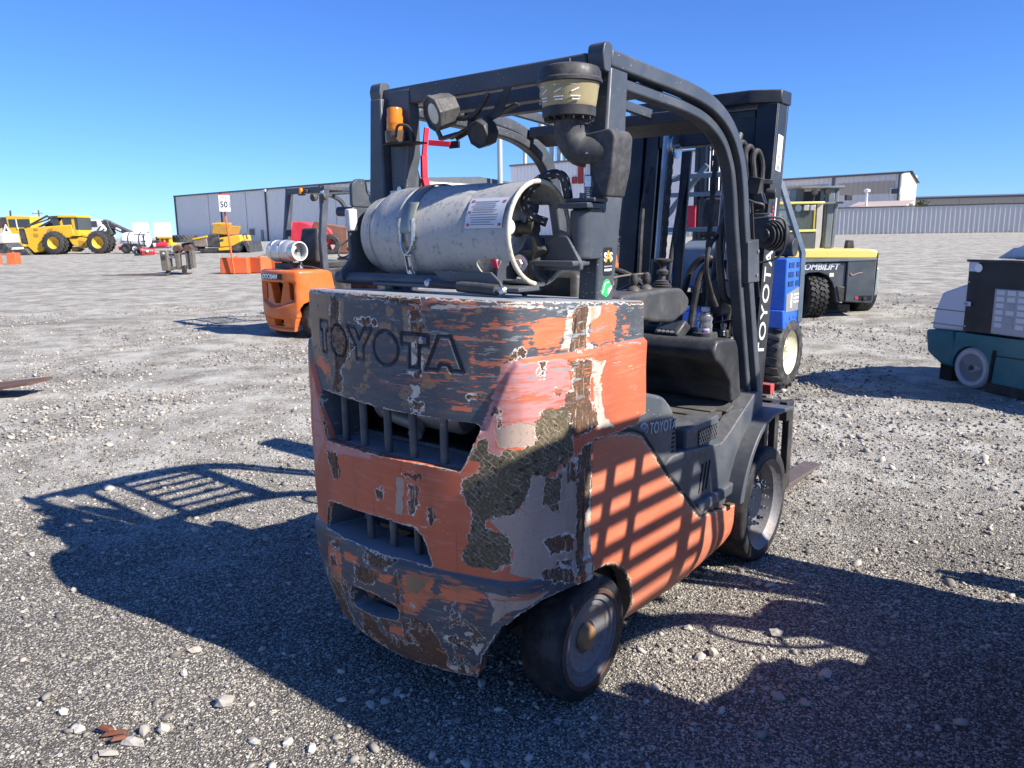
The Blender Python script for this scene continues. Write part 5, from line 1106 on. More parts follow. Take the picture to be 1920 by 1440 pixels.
# ------------------------------------------------------------------ orange counterbalance trucks behind
M_DOO = paint('bright_orange_paint', (.62, .135, .020), .35, 0, .10, 5, .04, (.45, .2, .1), .18)
M_DOOL = paint('scuffed_pale_orange', (.66, .33, .20), .5, 0, .15, 8, .1, (.5, .3, .22), .3)
M_SILVER = paint('bare_aluminium_tank', (.60, .60, .58), .35, .55, .12, 10, .0, dust=.12)
def orange_truck():
    t = thing('forklift', 'bright orange forklift with an aluminium gas cylinder left behind the peeling one', 'forklift', (0, 0, 0))
    cols = np.linspace(-.90, .90, 110); rows = np.linspace(.10, 1.0, 64)
    k = .50 / .5
    keep = [(0, .10), (.33, .10), (.37, .22), (.43, .36), (.53, .50), (.70, .56), (.90, .56), (.90, .97), (-.90, .97), (-.90, .56), (-.70, .56), (-.53, .50), (-.43, .36), (-.37, .22), (-.33, .10)]
    wins = [round_poly([(-.17, .80), (.17, .80), (.075, .50), (-.075, .50)], .015), round_poly([(-.36, .80), (-.275, .80), (-.285, .56), (-.36, .54)], .015), round_poly([(.275, .80), (.36, .80), (.36, .54), (.285, .56)], .015), round_poly([(-.13, .27), (.13, .27), (.13, .17), (-.13, .17)], .01)]
    shelf = [(-.40, .52), (-.09, .44), (.09, .44), (.40, .52), (.42, .80), (-.42, .80)]
    low = [(-.32, .29), (.32, .29), (.34, .14), (-.34, .14)]
    def pos(s, z):
        x, y, nx, ny = plan_at(s); P = np.stack([s, z], 1)
        d = -.05 * smooth((.012 - sd_poly(P, shelf)[0]) / .045) - .03 * smooth((.01 - sd_poly(P, low)[0]) / .03)
        d -= .05 * np.clip((.42 - z) / .33, 0, 1) ** 2; e = np.clip((z - .92) / .05, 0, 1); d -= .05 * (1 - np.sqrt(np.maximum(0, 1 - e * e)))
        return np.stack([x * .96 + nx * d, y * 1.02 + ny * d, z], 1)
    cw = link_mesh('counterweight', sheet(cols, rows, keep, wins, pos, cw_in, .12), M_DOO, t)
    s = np.linspace(-.90, .90, 90); P = pos(s, np.full(90, .97)); b = MB(); b.add(P, [tuple(range(90))]); b.build('top_face', M_DOO, cw)
    MB().box((0, -.12, .55), (.80, .02, .75)).build('bay_bulkhead', M_GAP, t)
    sg = MB()
    ss = np.linspace(-.40, .20, 14)
    x, y, nx, ny = plan_at(ss); vs = []
    for i in range(14):
        for z in (.835, .915): vs.append((x[i] * .96 + nx[i] * .004, y[i] * 1.02 + ny[i] * .004, z))
    sg.add(vs, [(2 * i, 2 * i + 2, 2 * i + 3, 2 * i + 1) for i in range(13)]); sg.build('name_panel', M_STICKER, cw)
    text('name_lettering', 'DOOSAN', .092, M_WHITE, cw, frame((-.075, -.4285, .874), (1, -.06, 0), (0, 0, 1)), shear=.25, bold=.003, xs=.98)
    b = MB(); b.prism(round_poly([(.12, .30), (.12, .965), (.24, .93), (.30, .64), (.95, .60), (1.0, .45), (.45, .40), (.35, .56)], .04), -.47, .47, 'x'); b.build('body', M_DOO, t, .02)
    b = MB(); b.box((0, .62, .36), (.9, 1.3, .3)); b.build('chassis', M_DSTEEL, t, .02)
    for sx in (1, -1):
        w = thing('rear_wheel', None, None, (.40 * sx, .02, .255)); w.parent = t; w.rotation_euler = (0, 0, 0 if sx > 0 else math.pi)
        MB().lathe(tyre_profile(.255, .17, .15), (0, 0, 0), (1, 0, 0), 32).build('tyre', M_TYRE, w); MB().lathe([(0, .04), (.10, .05), (.15, .07), (.15, -.08), (0, -.08)], (0, 0, 0), (1, 0, 0), 24).build('rim', M_SILVER, w)
        w = thing('front_wheel', None, None, (.42 * sx, 1.50, .33)); w.parent = t; w.rotation_euler = (0, 0, 0 if sx > 0 else math.pi)
        MB().lathe(tyre_profile(.33, .22, .19), (0, 0, 0), (1, 0, 0), 32).build('tyre', M_TYRE, w); MB().lathe([(0, .04), (.12, .04), (.19, .09), (.19, -.1), (0, -.1)], (0, 0, 0), (1, 0, 0), 24).build('rim', M_SILVER, w)
        MB().prism([(.12, .9), (.22, .9), (.20, 1.4), (.30, 2.10), (.20, 2.10), (.10, 1.4)], .385 * sx, .455 * sx, 'x').build('guard_pillar', M_FRAME, t, .008)
        path = [(p.x, p.y) for p in bez([(.20, 2.13), (.7, 2.12), (1.1, 2.06), (1.3, 1.90), (1.42, 1.5), (1.6, .8)], 5)]
        MB().prism(path + offset_path(path, -.06)[::-1], .40 * sx, .46 * sx, 'x').build('guard_rail', M_FRAME, t, .008)
    MB().box((0, .22, 2.08), (.80, .06, .085)).build('rear_beam', M_FRAME, t, .006)
    for y in (.55, 1.05): MB().box((0, y, 2.08), (.80, .05, .04)).build('cross_beam', M_FRAME, t, .004)
    for k_ in range(-2, 3): MB().bar((.14 * k_, .57, 2.09), (.14 * k_, 1.03, 2.08), .02, .03).build('guard_slat', M_FRAME, t)
    bc = MB().box((-.02, .17, 2.02), (.10, .06, .02)).build('beacon_bracket', M_BLACK, t)
    MB().lathe([(.03, 0), (.032, .01), (.030, .07), (.02, .085), (0, .087)], (-.03, .165, 2.03), (0, 0, 1), 16).build('beacon_lens', M_AMBER, bc)
    MB().box((.07, .18, 2.065), (.09, .05, .05)).build('reverse_alarm', M_LAMPBODY, t, .01)
    for x in (.30, .52):
        l = MB().lathe([(0, .05), (.03, .05), (.05, .02), (.052, -.03), (.045, -.03)], (x, .14, 1.97), (0, 1, .15), 16).build('work_light', M_LAMPBODY, t); MB().lathe([(0, -.022), (.045, -.026)], (x, .14, 1.97), (0, 1, .15), 16).build('lamp_lens', M_LENS, l)
    MB().box((.42, .2, 1.98), (.06, .03, .16)).build('light_stay', M_ZINC, t, .003)
    b = MB(); b.box((0, .50, 1.02), (.5, .5, .12)); b.build('seat', M_BLACK, t, .03); MB().box((0, .52, .79), (.56, .46, .36)).build('seat_base', M_BLACK, t, .02)
    MB().box((0, .26, 1.30), (.46, .12, .50), (-8, 0, 0), (.8, .9)).build('seat_backrest', M_BLACK, t, .04, seg=3)
    b = MB(); b.box((-.05, -.13, 1.02), (.36, .18, .08)); b.bar((-.18, -.10, .98), (-.18, -.10, 1.10), .04, .04); b.build('cylinder_stand', M_BLACK, t, .006)
    MB().tube(bez([(.18, -.1, 1.10), (.24, -.08, 1.02), (.34, 0, 1.0), (.42, .1, .96)]), .012, 8).build('fuel_hose', M_HOSE, t)
    MB().tube([(.0, 1.15, 1.0), (0, .95, 1.25)], .03, 10).tube([(.19 * math.cos(a), .95 + .12 * math.sin(a), 1.25 + .14 * math.sin(a)) for a in np.linspace(0, 6.28, 25)[:-1]], .014, 8, True).build('steering_wheel', M_BLACK, t)
    MB().prism([(1.15, .6), (1.05, 1.10), (1.30, 1.10), (1.40, .6)], -.42, .42, 'x').build('dash_cowl', M_BLACK, t, .02)
    for sx in (1, -1): MB().bar((.33 * sx, 1.75, .1), (.33 * sx, 1.80, 2.1), .08, .14, (0, 1, 0)).build('mast_rail', M_BLACKP, t, .004)
    MB().box((0, 1.80, 2.07), (.66, .1, .08)).build('mast_header', M_BLACKP, t); MB().box((0, 1.95, .4), (.9, .05, .5)).build('fork_carriage', M_DSTEEL, t)
    for x in (-.25, .25): MB().box((x, 2.5, .05), (.1, 1.1, .04)).build('fork', M_FORK, t)
    return t
def gas_cylinder(label, loc):
    g_ = thing('propane_cylinder', label, 'gas cylinder', loc, -YAW, 'propane cylinders on the forklifts')
    MB().lathe([(0, -.36), (.06, -.355), (.12, -.31), (.150, -.25), (.155, -.2), (.155, .12), (.145, .18), (.12, .22), (0, .24)], (0, 0, 0), (1, 0, 0), 36).build('tank_shell', M_SILVER, g_, sharp=60)
    c = MB().lathe([(.130, .19), (.130, .335), (.126, .335), (.126, .19)], (0, 0, 0), (1, 0, 0), 36).build('collar', M_SILVER, g_)
    MB().tube([(.335, .128 * math.cos(a), .128 * math.sin(a)) for a in np.linspace(0, 6.283, 33)[:-1]], .010, 8, True).build('collar_rim', M_WHITE, c)
    MB().lathe([(0, .24), (.025, .24), (.025, .30), (0, .30)], (0, .01, .01), (1, 0, 0), 10).build('tank_valve', M_DSTEEL, g_); MB().lathe([(0, .29), (.022, .29), (.022, .30), (0, .30)], (0, -.05, .05), (1, 0, 0), 12).build('gauge', M_WHITE, g_)
    for x in (-.17, .03):
        b = MB().lathe([(.158, x - .02), (.160, x - .02), (.160, x + .02), (.158, x + .02)], (0, 0, 0), (1, 0, 0), 36); b.box((x, -.165, .03), (.045, .02, .09)); b.build('strap', M_ZINC, g_)
    return g_
DO = orange_truck(); DO.rotation_euler.z = R(-YAW)
def put(o, x, y, rz=None, dz=0): o.location = on_ground(x, y, dz); o.rotation_euler.z = o.rotation_euler.z if rz is None else R(rz)
put(DO, -3.37 + .43 * ey_[0], 10.95 + .43 * ey_[1])
DO2 = copy_tree(DO); put(DO2, 1.72, 16.6); DO2['label'] = 'orange forklift with an amber beacon glimpsed behind the peeling one, farthest of the orange trucks'
DO['group'] = DO2['group'] = 'bright orange forklifts in the rows behind'
def on_truck(o, lx, ly, lz): return (o.location.x + lx * ex_[0] + ly * ey_[0], o.location.y + lx * ex_[1] + ly * ey_[1], o.location.z + lz)
gas_cylinder('shiny aluminium propane cylinder with two straps on the bright orange forklift', on_truck(DO, -.06, -.14, 1.225))
gas_cylinder('aluminium propane cylinder on the farthest orange forklift, mostly hidden', on_truck(DO2, -.06, -.14, 1.225))

# ------------------------------------------------------------------ blue truck with big flotation tyres
M_BLUE = paint('bright_blue_paint', (.012, .115, .52), .32, 0, .12, 5, .02, (.3, .3, .3), .12)
M_TUBE = paint('blue_grey_tube_paint', (.10, .145, .19), .4, 0, .12, 5, .05, dust=.2)
M_CREAM = paint('cream_rim_paint', (.74, .70, .50), .45, 0, .1, 8, .05, (.35, .25, .15), .2)
BL = thing('truck_forklift', 'blue forklift with wide lugged tyres standing beyond the big mast', 'forklift', on_ground(1.98, 7.745), -39)
def lug_tyre(w, r, wd, ri, n, lug, parent, mat=M_TYRE2, chev=.10, cross=1):
    MB().lathe(tyre_profile(r, wd, ri, .012, .04), (0, 0, 0), (1, 0, 0), 48).build('tyre', mat, parent, sharp=50)
    b = MB()
    for k in range(n):
        a = 2 * math.pi * k / n
        for s_ in (-1, 1):
            a2 = a + (math.pi / n if s_ > 0 else 0); P = []
            for t in (0, .5, 1.0):
                x = s_ * wd * (.02 + .46 * t); aa = a2 + chev * t
                for rr in (r - .01, r + lug * (1 - .25 * t)):
                    for da in (-lug * .55 / r, lug * .55 / r): P.append((x, -rr * math.sin(aa + da), rr * math.cos(aa + da)))
            b.add(P, [(2, 3, 7, 6), (6, 7, 11, 10), (0, 2, 6, 4), (4, 6, 10, 8), (3, 1, 5, 7), (7, 5, 9, 11), (8, 10, 11, 9), (0, 1, 3, 2)])
    return b.build('tread_lugs', mat, parent, kind='stuff')
for sx, y in ((1, 0), (-1, 0), (1, 1.75)):
    w = thing('wheel', None, None, (.66 * sx if y == 0 else 0, y, .345)); w.parent = BL; w.rotation_euler = (0, 0, 0 if sx > 0 else math.pi)
    lug_tyre(w, .332, .40, .21, 22, .022, w)
    MB().lathe([(0, .10), (.05, .10), (.055, .13), (.10, .13), (.12, .10), (.165, .12), (.20, .175), (.215, .19), (.215, -.19), (0, -.19)], (0, 0, 0), (1, 0, 0), 36).build('rim', M_CREAM, w)
    for k in range(8): MB().lathe([(0, .13), (.010, .13), (.010, .15), (0, .15)], (0, .075 * math.cos(k * .785), .075 * math.sin(k * .785)), (1, 0, 0), 6).build('wheel_nut', M_CREAM, w)
bx = MB().box((.65, 0, .98), (.40, .44, .50)).build('engine_box', M_BLUE, BL, .012)
MB().box((.68, -.223, 1.05), (.10, .002, .09)).build('data_label', M_WORN, bx)
for i in range(2):
    for j in range(3): MB().box((.851, -.10 + .20 * i, 1.165 - .085 * j), (.003, .14, .05)).build('vent_recess', M_GAP, bx)
    for j in range(3):
        for k in range(4): MB().box((.853, -.145 + .03 * k + .20 * i, 1.165 - .085 * j), (.003, .010, .048)).build('vent_fin', M_BLUE, bx)
gp_ = MB().prism([(-.20, .74), (-.20, .90), (.21, .97), (.21, .735)], .845, .856, 'x').build('grey_panel', paint('mid_grey_panel', (.22, .225, .23), .5, 0, .1, 6, .03, dust=.2), BL, .002)
for i in range(5):
    for j in range(3): MB().lathe([(0, .004), (.011, .003), (.014, 0)], (.856, .0 + .036 * i, .89 - .034 * j), (1, 0, 0), 8).build('panel_dimple', M_WORN, gp_)
MB().box((.857, -.075, .84), (.002, .035, .13)).build('panel_label', M_WHITE, gp_)
MB().prism([(-.24, .58), (-.26, .76), (.22, .735), (.22, .58)], .40, .852, 'x').build('lower_skirt', M_BLUE, BL, .01)
b = MB(); b.box((0, .2, .62), (1.3, 1.0, .20)); b.box((-.65, 0, .95), (.40, .44, .48)); b.bar((0, .3, .55), (0, 1.8, .50), .25, .2); b.build('chassis', M_BLUE, BL, .02)
MB().prism([(-.26, .64), (-.30, .95), (-.22, 1.02), (-.20, .70)], .42, .60, 'x').build('step_post', M_BLUE, BL, .008)
MB().tube([(.46, .0, 1.325), (.84, .0, 1.325)], .085, 20).build('filter_canister', M_BLACK, BL, .006)
for x in (.54, .76): MB().lathe([(.088, -.012), (.092, -.008), (.092, .008), (.088, .012)], (x, 0, 1.325), (1, 0, 0), 20).build('canister_band', M_BLACK, BL)
for sx in (1, -1):
    MB().tube([(.855 * sx, .16, .62), (.855 * sx, .16, 1.27), (.62 * sx, .16, 1.90), (.56 * sx, .16, 2.0), (.40 * sx, .20, 2.04)], .035, 4).build('guard_post', M_TUBE, BL, .006)
for z, x in ((2.03, .45), (1.85, .60), (1.50, .74)): MB().bar((-x, .17, z), (x, .17, z), .045, .045).build('guard_crossbar', M_TUBE, BL, .004)
for x in (-.4, -.2, 0): MB().bar((x, .2, 2.05), (x - .1, .9, 2.10), .02, .04).build('roof_slat', M_TUBE, BL, .002)
MB().bar((-.72, .2, 1.50), (-.18, .25, 2.14), .05, .05).build('guard_brace', M_TUBE, BL, .004)
b = MB(); b.prism(round_poly([(.15, .9), (.15, 1.32), (.35, 1.40), (.75, 1.38), (.80, .9)], .05), -.40, .25, 'x'); b.build('hood', M_TUBE, BL, .03)
MB().box((-.1, .42, 1.62), (.42, .10, .40), (-8, 0, 0), (.85, .9)).build('seat_backrest', M_BLACK, BL, .03)
MB().tube([(-.17 + .17 * math.cos(a), .85 + .12 * math.sin(a), 1.72 + .14 * math.sin(a)) for a in np.linspace(0, 6.283, 29)[:-1]], .013, 8, True).tube([(-.17, 1.05, 1.45), (-.17, .85, 1.72)], .02, 8).build('steering_wheel', M_BLACK, BL)
for x in (-.80, -.72, -.44, -.36): MB().box((x, 1.35, 1.50), (.05, .12, 2.3)).build('mast_rail', M_BLACKP, BL, .004)
for z in (2.60, 1.9, 1.2): MB().box((-.58, 1.38, z), (.50, .06, .09)).build('mast_crossmember', M_BLACKP, BL, .004)
for x in (-.66, -.62, -.54, -.50): MB().tube([(x, 1.30, .6), (x, 1.30, 2.55)], .013, 8).build('mast_hose', M_HOSE, BL)
MB().box((-.30, .17, 1.63), (.10, .02, .22)).build('red_extinguisher_plate', M_RED, BL, .004)

# ------------------------------------------------------------------ helper for machines seen side-on: picture-derived plan measures at a given distance
class Side:
    def __init__(s, u0, v0, Y): s.u0, s.v0, s.k = u0, v0, Y / 1442
    def x(s, u): return (u - s.u0) * s.k
    def z(s, v): return (s.v0 - v) * s.k
    def p(s, *q): return [(s.x(u), s.z(v)) for u, v in q]
    def pr(s, q, y0, y1, name, mat, par, bevel=.02): return MB().prism(s.p(*q), y0, y1, 'y').build(name, mat, par, bevel)
def wx(u, Y): return (u - 960) / 1442 * Y * .985

# ------------------------------------------------------------------ yellow and grey multidirectional truck
M_CY = paint('pale_yellow_paint', (.76, .62, .16), .35, 0, .08, 4, .03, (.45, .28, .1), .15)
M_CG = paint('dark_grey_panel_paint', (.062, .075, .085), .4, 0, .12, 4, .06, (.3, .2, .14), .15)
Y_ = 12.3; S = Side(1560, 600, Y_)
CB = thing('sideloader_truck', 'yellow and grey multidirectional lift truck standing beyond the blue one', 'lift truck', on_ground(wx(1560, Y_), Y_ - .05), 0)
sd = S.pr([(1440, 497), (1589, 497), (1589, 570), (1576, 571), (1572, 555), (1566, 535), (1556, 521), (1540, 515), (1520, 516), (1505, 524), (1497, 545), (1494, 566), (1440, 566)], 0, 1.6, 'side_body', M_CG, CB, .01)
S.pr([(1590, 493), (1643, 493), (1643, 563), (1640, 573), (1590, 570)], -.03, 1.6, 'end_cabinet', M_CG, CB, .015)
S.pr([(1440, 490), (1643, 491), (1645, 476), (1628, 473), (1440, 473)], -.03, 1.8, 'top_deck', M_CY, CB, .03)
S.pr([(1440, 497.5), (1643, 494), (1643, 490.5), (1440, 490)], -.04, 1.6, 'deck_edge', paint('grey_edge_strip', (.13, .15, .17), .5, 0, .1, 4, .05), CB, .004)
b = MB(); x0, z0, z1 = S.x(1643.5), S.z(572), S.z(480); b.add([(x0, -.03, z0 + .05), (x0 + .14, .35, z0 + .12), (x0 + .17, .35, z1 - .03), (x0 + .02, -.03, z1), (x0, .9, z0), (x0 + .13, .9, z0 + .12), (x0 + .16, .9, z1 - .03), (x0 + .02, .9, z1)], [(0, 1, 2, 3), (1, 5, 6, 2), (3, 2, 6, 7), (0, 4, 5, 1)]); b.build('corner_guard', paint('safety_yellow', (.80, .64, .02), .4, 0, .08, 5, .06, (.15, .12, .1), .1), CB)
S.pr([(1655, 508), (1668, 510), (1668, 560), (1655, 566)], .30, 1.5, 'rear_wing', paint('pale_blue_grey_wing', (.22, .27, .31), .4, 0, .1, 4), CB, .02)
text('name_lettering', 'COMBiLiFT', .135, M_WORN, sd, frame((S.x(1537), -.004, S.z(505.5)), (1, 0, 0), (0, 0, 1)), shear=.25, bold=.004, xs=.98, extrude=.002)
MB().box((S.x(1549), -.003, S.z(511)), (.012, .004, .012)).build('rating_sticker', M_WHITE, sd); MB().box((S.x(1563), -.003, S.z(520)), (.07, .004, .06)).build('rating_sticker', M_CREAM, sd)
ex = MB().box((S.x(1627), -.033, S.z(563)), (.20, .006, .075)).build('exhaust_recess', M_GAP, CB); MB().tube([(S.x(1626), -.05, S.z(563)), (S.x(1626), .05, S.z(563))], .03, 14).build('exhaust_pipe', M_DSTEEL, ex)
MB().box((S.x(1611), -.034, S.z(563)), (.05, .008, .04)).build('marker_lamp', M_RED, CB)
b = MB(); b.tube(bez([(S.x(1596), -.034, S.z(517)), (S.x(1600), -.034, S.z(521)), (S.x(1608), -.034, S.z(518)), (S.x(1618), -.034, S.z(516))]), .008, 6); b.build('scrape_mark', paint('bare_scrape', (.45, .3, .24), .6, 0, .2, 20, 0), CB)
S.pr([(1573, 541), (1588, 542), (1588, 569), (1580, 569)], -.02, .3, 'hinge_bracket', M_DSTEEL, CB, .01)
def block_tyre(u, v, r, wd, y, nm):
    w = thing('wheel', None, None, (S.x(u), y, r)); w.parent = CB; w.rotation_euler = (0, 0, R(6))
    MB().lathe(tyre_profile(r, wd, r * .6, .01, .03), (0, 0, 0), (1, 0, 0), 40).build('tyre', M_TYRE, w)
    b = MB(); n = 26
    for k in range(n):
        for j in range(4):
            a = 2 * math.pi * (k + .5 * (j % 2)) / n; x = (-.375 + .25 * j) * wd; c, s_ = math.cos(a), math.sin(a)
            bb = MB().box((0, 0, 0), (wd * .21, r * .17, .035), (0, 0, 28 if j % 2 else -28)); bb.xf(Matrix.Translation((x, -(r + .008) * s_, (r + .008) * c)) @ Matrix.Rotation(a, 4, 'X')); b.add(bb.v, bb.f)
    b.build('tread_blocks', M_TYRE, w, kind='stuff'); MB().lathe([(0, wd * .3), (r * .5, wd * .3), (r * .6, wd * .5), (r * .6, -wd * .4), (0, -wd * .4)], (0, 0, 0), (1, 0, 0), 24).build('rim', M_CREAM, w)
block_tyre(1535, 603, .345, .30, .25, 'a')
w = thing('wheel', None, None, (S.x(1660), .85, .36)); w.parent = CB; w.rotation_euler = (0, 0, R(8))
MB().lathe(tyre_profile(.36, .26, .24, .01, .03), (0, 0, 0), (1, 0, 0), 40).build('tyre', M_TYRE, w); MB().lathe([(0, .05), (.2, .05), (.24, .13), (.24, -.1), (0, -.1)], (0, 0, 0), (1, 0, 0), 24).build('rim', M_CREAM, w)
MB().box((S.x(1535), .75, .55), (1.0, .9, .9)).build('wheel_housing', M_GAP, CB)
MB().box((S.x(1600), .8, .10), (.5, .5, .12)).build('belly_plate', M_DSTEEL, CB)
# cab
cab = S.pr([(1460, 441), (1552, 441), (1554, 476), (1460, 476)], .55, 1.7, 'cab_lower', M_CG, CB, .01)
S.pr([(1458, 437), (1553, 437), (1553, 441), (1458, 442)], .53, 1.72, 'cab_sill', M_CY, CB, .004)
S.pr([(1458, 385), (1566, 385), (1566, 389), (1458, 390)], .50, 1.75, 'cab_roof', M_CY, CB, .01)
for u, w_ in ((1463, 3), (1550, 3)):
    for y in (.56, 1.66): S.pr([(u - w_ / 2, 389), (u + w_ / 2, 389), (u + w_ / 2, 438), (u - w_ / 2, 438)], y, y + .04, 'cab_post', paint('mustard_post', (.50, .36, .05), .45, 0, .1, 6, .05), CB, .004)
gl = glassy('tinted_cab_glass', (.62, .72, .68), .03, .9, 1.05); S.pr([(1466, 391), (1548, 391), (1548, 437), (1466, 437)], .575, .583, 'cab_window', gl, CB, 0)
S.pr([(1554, 388), (1565, 388), (1565, 452), (1563, 474), (1554, 474)], .56, 1.5, 'battered_door', paint('bleached_door', (.40, .40, .36), .5, 0, .3, 6, .1, (.45, .36, .12), .2), CB, .006)
S.pr([(1532, 400), (1547, 398), (1548, 437), (1530, 437)], .8, 1.1, 'cab_seat', M_CG, CB, .03)
for u in (1531, 1543.5): MB().box((S.x(u), .52, S.z(396.5)), (.085, .05, .085)).build('cab_lamp', paint('silver_lamp_face', (.42, .42, .40), .3, .2, .1, 12), CB, .006)
MB().lathe([(.05, 0), (.056, .005), (.056, .02), (0, .02)], (S.x(1515), .50, S.z(397)), (0, -1, 0), 20).build('mirror', M_TUBE, CB)
# mast of the truck
M_MG = paint('mid_grey_mast', (.13, .155, .17), .4, 0, .1, 4, .02)
for u0, u1, y in ((1590, 1604, .9), (1605.5, 1614, .95), (1536, 1552, 1.1)): S.pr([(u0, 357), (u1, 357), (u1 - 3, 474), (u0 - 3, 474)], y, y + .35, 'mast_rail', M_MG, CB, .02)
S.pr([(1533, 355), (1617, 354), (1619, 357), (1617, 359), (1533, 359)], .85, 1.5, 'mast_cap', M_MG, CB, .01); S.pr([(1564, 385), (1617, 384), (1620, 388), (1564, 390)], .85, 1.45, 'mast_tie', M_MG, CB, .01)
MB().tube([(S.x(1583), .88, S.z(376)), (S.x(1580), .85, S.z(472))], .018, 8).build('mast_chain', M_CHAIN, CB)
for u in (1560, 1585): MB().lathe([(0, -.03), (.05, -.03), (.05, .03), (0, .03)], (S.x(u), .84, S.z(366)), (0, 1, 0), 14).build('chain_wheel', M_BLACK, CB)
MB().tube([(S.x(1560), .86, S.z(370)), (S.x(1559), .86, S.z(386))], .016, 8).build('lift_rod', M_BLACK, CB)
MB().box((S.x(1624), .8, S.z(377)), (.10, .08, .09)).build('mast_lamp', M_BLACK, CB, .01); MB().box((S.x(1617), .5, S.z(467)), (.13, .12, .16), top=(.8, .8)).build('deck_lamp', M_BLACK, CB, .01)
MB().tube([(S.x(1523), .1, S.z(489)), (S.x(1528), .1, S.z(485.5)), (S.x(1543), .1, S.z(485.5)), (S.x(1547), .1, S.z(489))], .012, 8).build('deck_handle', M_BLACK, CB); MB().tube(bez([(S.x(1584), .2, S.z(475)), (S.x(1605), .15, S.z(479)), (S.x(1615), .1, S.z(484)), (S.x(1618), .0, S.z(490))]), .014, 8).build('deck_hose', M_HOSE, CB)
MB().tube([(S.x(1582), .5, S.z(472)), (S.x(1570), .5, S.z(472))], .02, 6).build('deck_grip', M_BLACK, CB)

# yellow lift truck half hidden behind the pillar
Y_ = 20.0; S = Side(1170, 500, Y_)
b_ = thing('yellow_lift_truck', 'yellow framed lift truck with a dark cab half hidden behind the big right pillar', 'lift truck', on_ground(wx(1170, Y_), Y_), 0)
S.pr([(1130, 440), (1200, 440), (1200, 466), (1130, 466)], 0, 1.4, 'body', M_CG, b_, .03); S.pr([(1120, 466), (1205, 466), (1205, 482), (1120, 480)], -.1, 1.5, 'deck', M_CY, b_, .03)
for u in (1177, 1204, 1125): S.pr([(u - 2, 398), (u + 3, 398), (u + 3, 441), (u - 2, 441)], 0, .08, 'frame_post', M_CY, b_, .01)
S.pr([(1122, 398), (1208, 398), (1208, 404), (1122, 404)], 0, 1.3, 'frame_roof', M_CY, b_, .01); S.pr([(1135, 405), (1174, 405), (1174, 419), (1135, 419)], .3, .9, 'lamp_bar', M_LAMPBODY, b_, .02)
w = thing('wheel', None, None, (S.x(1168), -.12, .42)); w.parent = b_; w.rotation_euler = (0, 0, R(-75)); MB().lathe(tyre_profile(.42, .3, .22, .01, .04), (0, 0, 0), (1, 0, 0), 32).build('tyre', M_TYRE, w); MB().lathe([(0, .08), (.1, .1), (.22, .14), (.22, -.1), (0, -.1)], (0, 0, 0), (1, 0, 0), 24).build('rim', M_SILVER, w)

# ------------------------------------------------------------------ teal and white rider sweeper
M_TEAL = paint('teal_plastic', (.008, .125, .155), .4, 0, .12, 4, .02, (.05, .2, .22), .15)
M_SWW = paint('off_white_plastic', (.60, .61, .64), .45, 0, .08, 4, .03, (.3, .3, .3), .2)
M_PATCH = paint('smeared_black_door', (.018, .016, .013), .45, 0, .5, 5, .16, (.10, .085, .068), .05)
SW = thing('sweeper', 'teal and white rider sweeper with a stained black door', 'sweeper', on_ground(4.15, 7.4), -72.5)
arch = [(.37 + .20 * math.cos(R(a)), .205 + .20 * math.sin(R(a))) for a in range(-20, 201, 20)]
MB().prism([(-.16, .28), (-.20, .50), (.13, .515), (.155, .40), (.17, .17), (.02, .18)], .02, .90, 'y').build('front_corner', M_TEAL, SW, .03, seg=3)
MB().prism([(.165, .20)] + [(.18, .515), (1.75, .53), (1.75, .10), (.60, .10)] + arch[1:-1], .0, .90, 'y').build('lower_body', M_TEAL, SW, .012)
MB().box((1.15, -.003, .36), (1.15, .008, .006), (0, -1, 0)).build('body_seam', M_GAP, SW); MB().box((.60, -.004, .25), (.03, .01, .30), (0, 4, 0)).build('pillar_seam', M_GAP, SW)
w = thing('wheel', None, None, (.37, .07, .20)); w.parent = SW
MB().lathe(tyre_profile(.195, .12, .13, .008, .03), (0, 0, 0), (0, 1, 0), 40).build('tyre', paint('chalky_white_tyre', (.42, .42, .45), .7, 0, .2, 9, .15, (.15, .15, .16), .1), w)
b = MB().lathe([(0, -.03), (.13, -.03), (.13, .05), (0, .05)], (0, 0, 0), (0, 1, 0), 32); b.build('rim', M_GAP, w); MB().lathe([(0, -.06), (.022, -.06), (.028, -.04), (.028, -.03)], (0, 0, 0), (0, 1, 0), 16).build('hub', M_DSTEEL, w)
for k in range(9): a = k * 2 * math.pi / 9; MB().bar((.02 * math.cos(a), -.036, .02 * math.sin(a)), (.125 * math.cos(a), -.036, .125 * math.sin(a)), .012, .012, (0, 1, 0)).build('spoke', M_DSTEEL, w)
MB().box((.02, .25, .11), (.14, .3, .20)).build('brush_flap', M_GAP, SW); MB().box((1.15, .02, .07), (1.2, .03, .10), (0, -1, 0)).build('side_skirt', M_BLACK, SW, .004)
MB().prism([(-.17, .505), (-.15, .68), (-.08, .87), (.24, .985), (.24, .52)], .06, .86, 'y').build('hopper_nose', M_SWW, SW, .03, seg=3); 
for z in (.56, .70): MB().prism([(-.170, z), (-.168, z + .012), (.235, z + .012), (.235, z)], .055, .87, 'y').build('nose_groove', paint('groove_shadow_grey', (.30, .30, .32), .6, 0, .1, 5), SW, .003)
dr = MB().box((.80, .04, .855), (1.12, .05, .64)).build('side_door', M_PATCH, SW, .004)
MB().box((.80, .03, 1.185), (1.14, .08, .022)).build('door_cap', M_BLACK, SW, .004); MB().box((.29, .013, 1.13), (.10, .004, .085)).build('bleached_corner', M_SWW, dr)
b = MB().lathe([(0, 0), (.038, 0), (.038, .004), (0, .004)], (.345, .0135, 1.12), (0, -1, 0), 22); b.build('door_knockout', paint('white_disc', (.85, .85, .83), .5, 0, .05, 8, 0, dust=.1), dr)
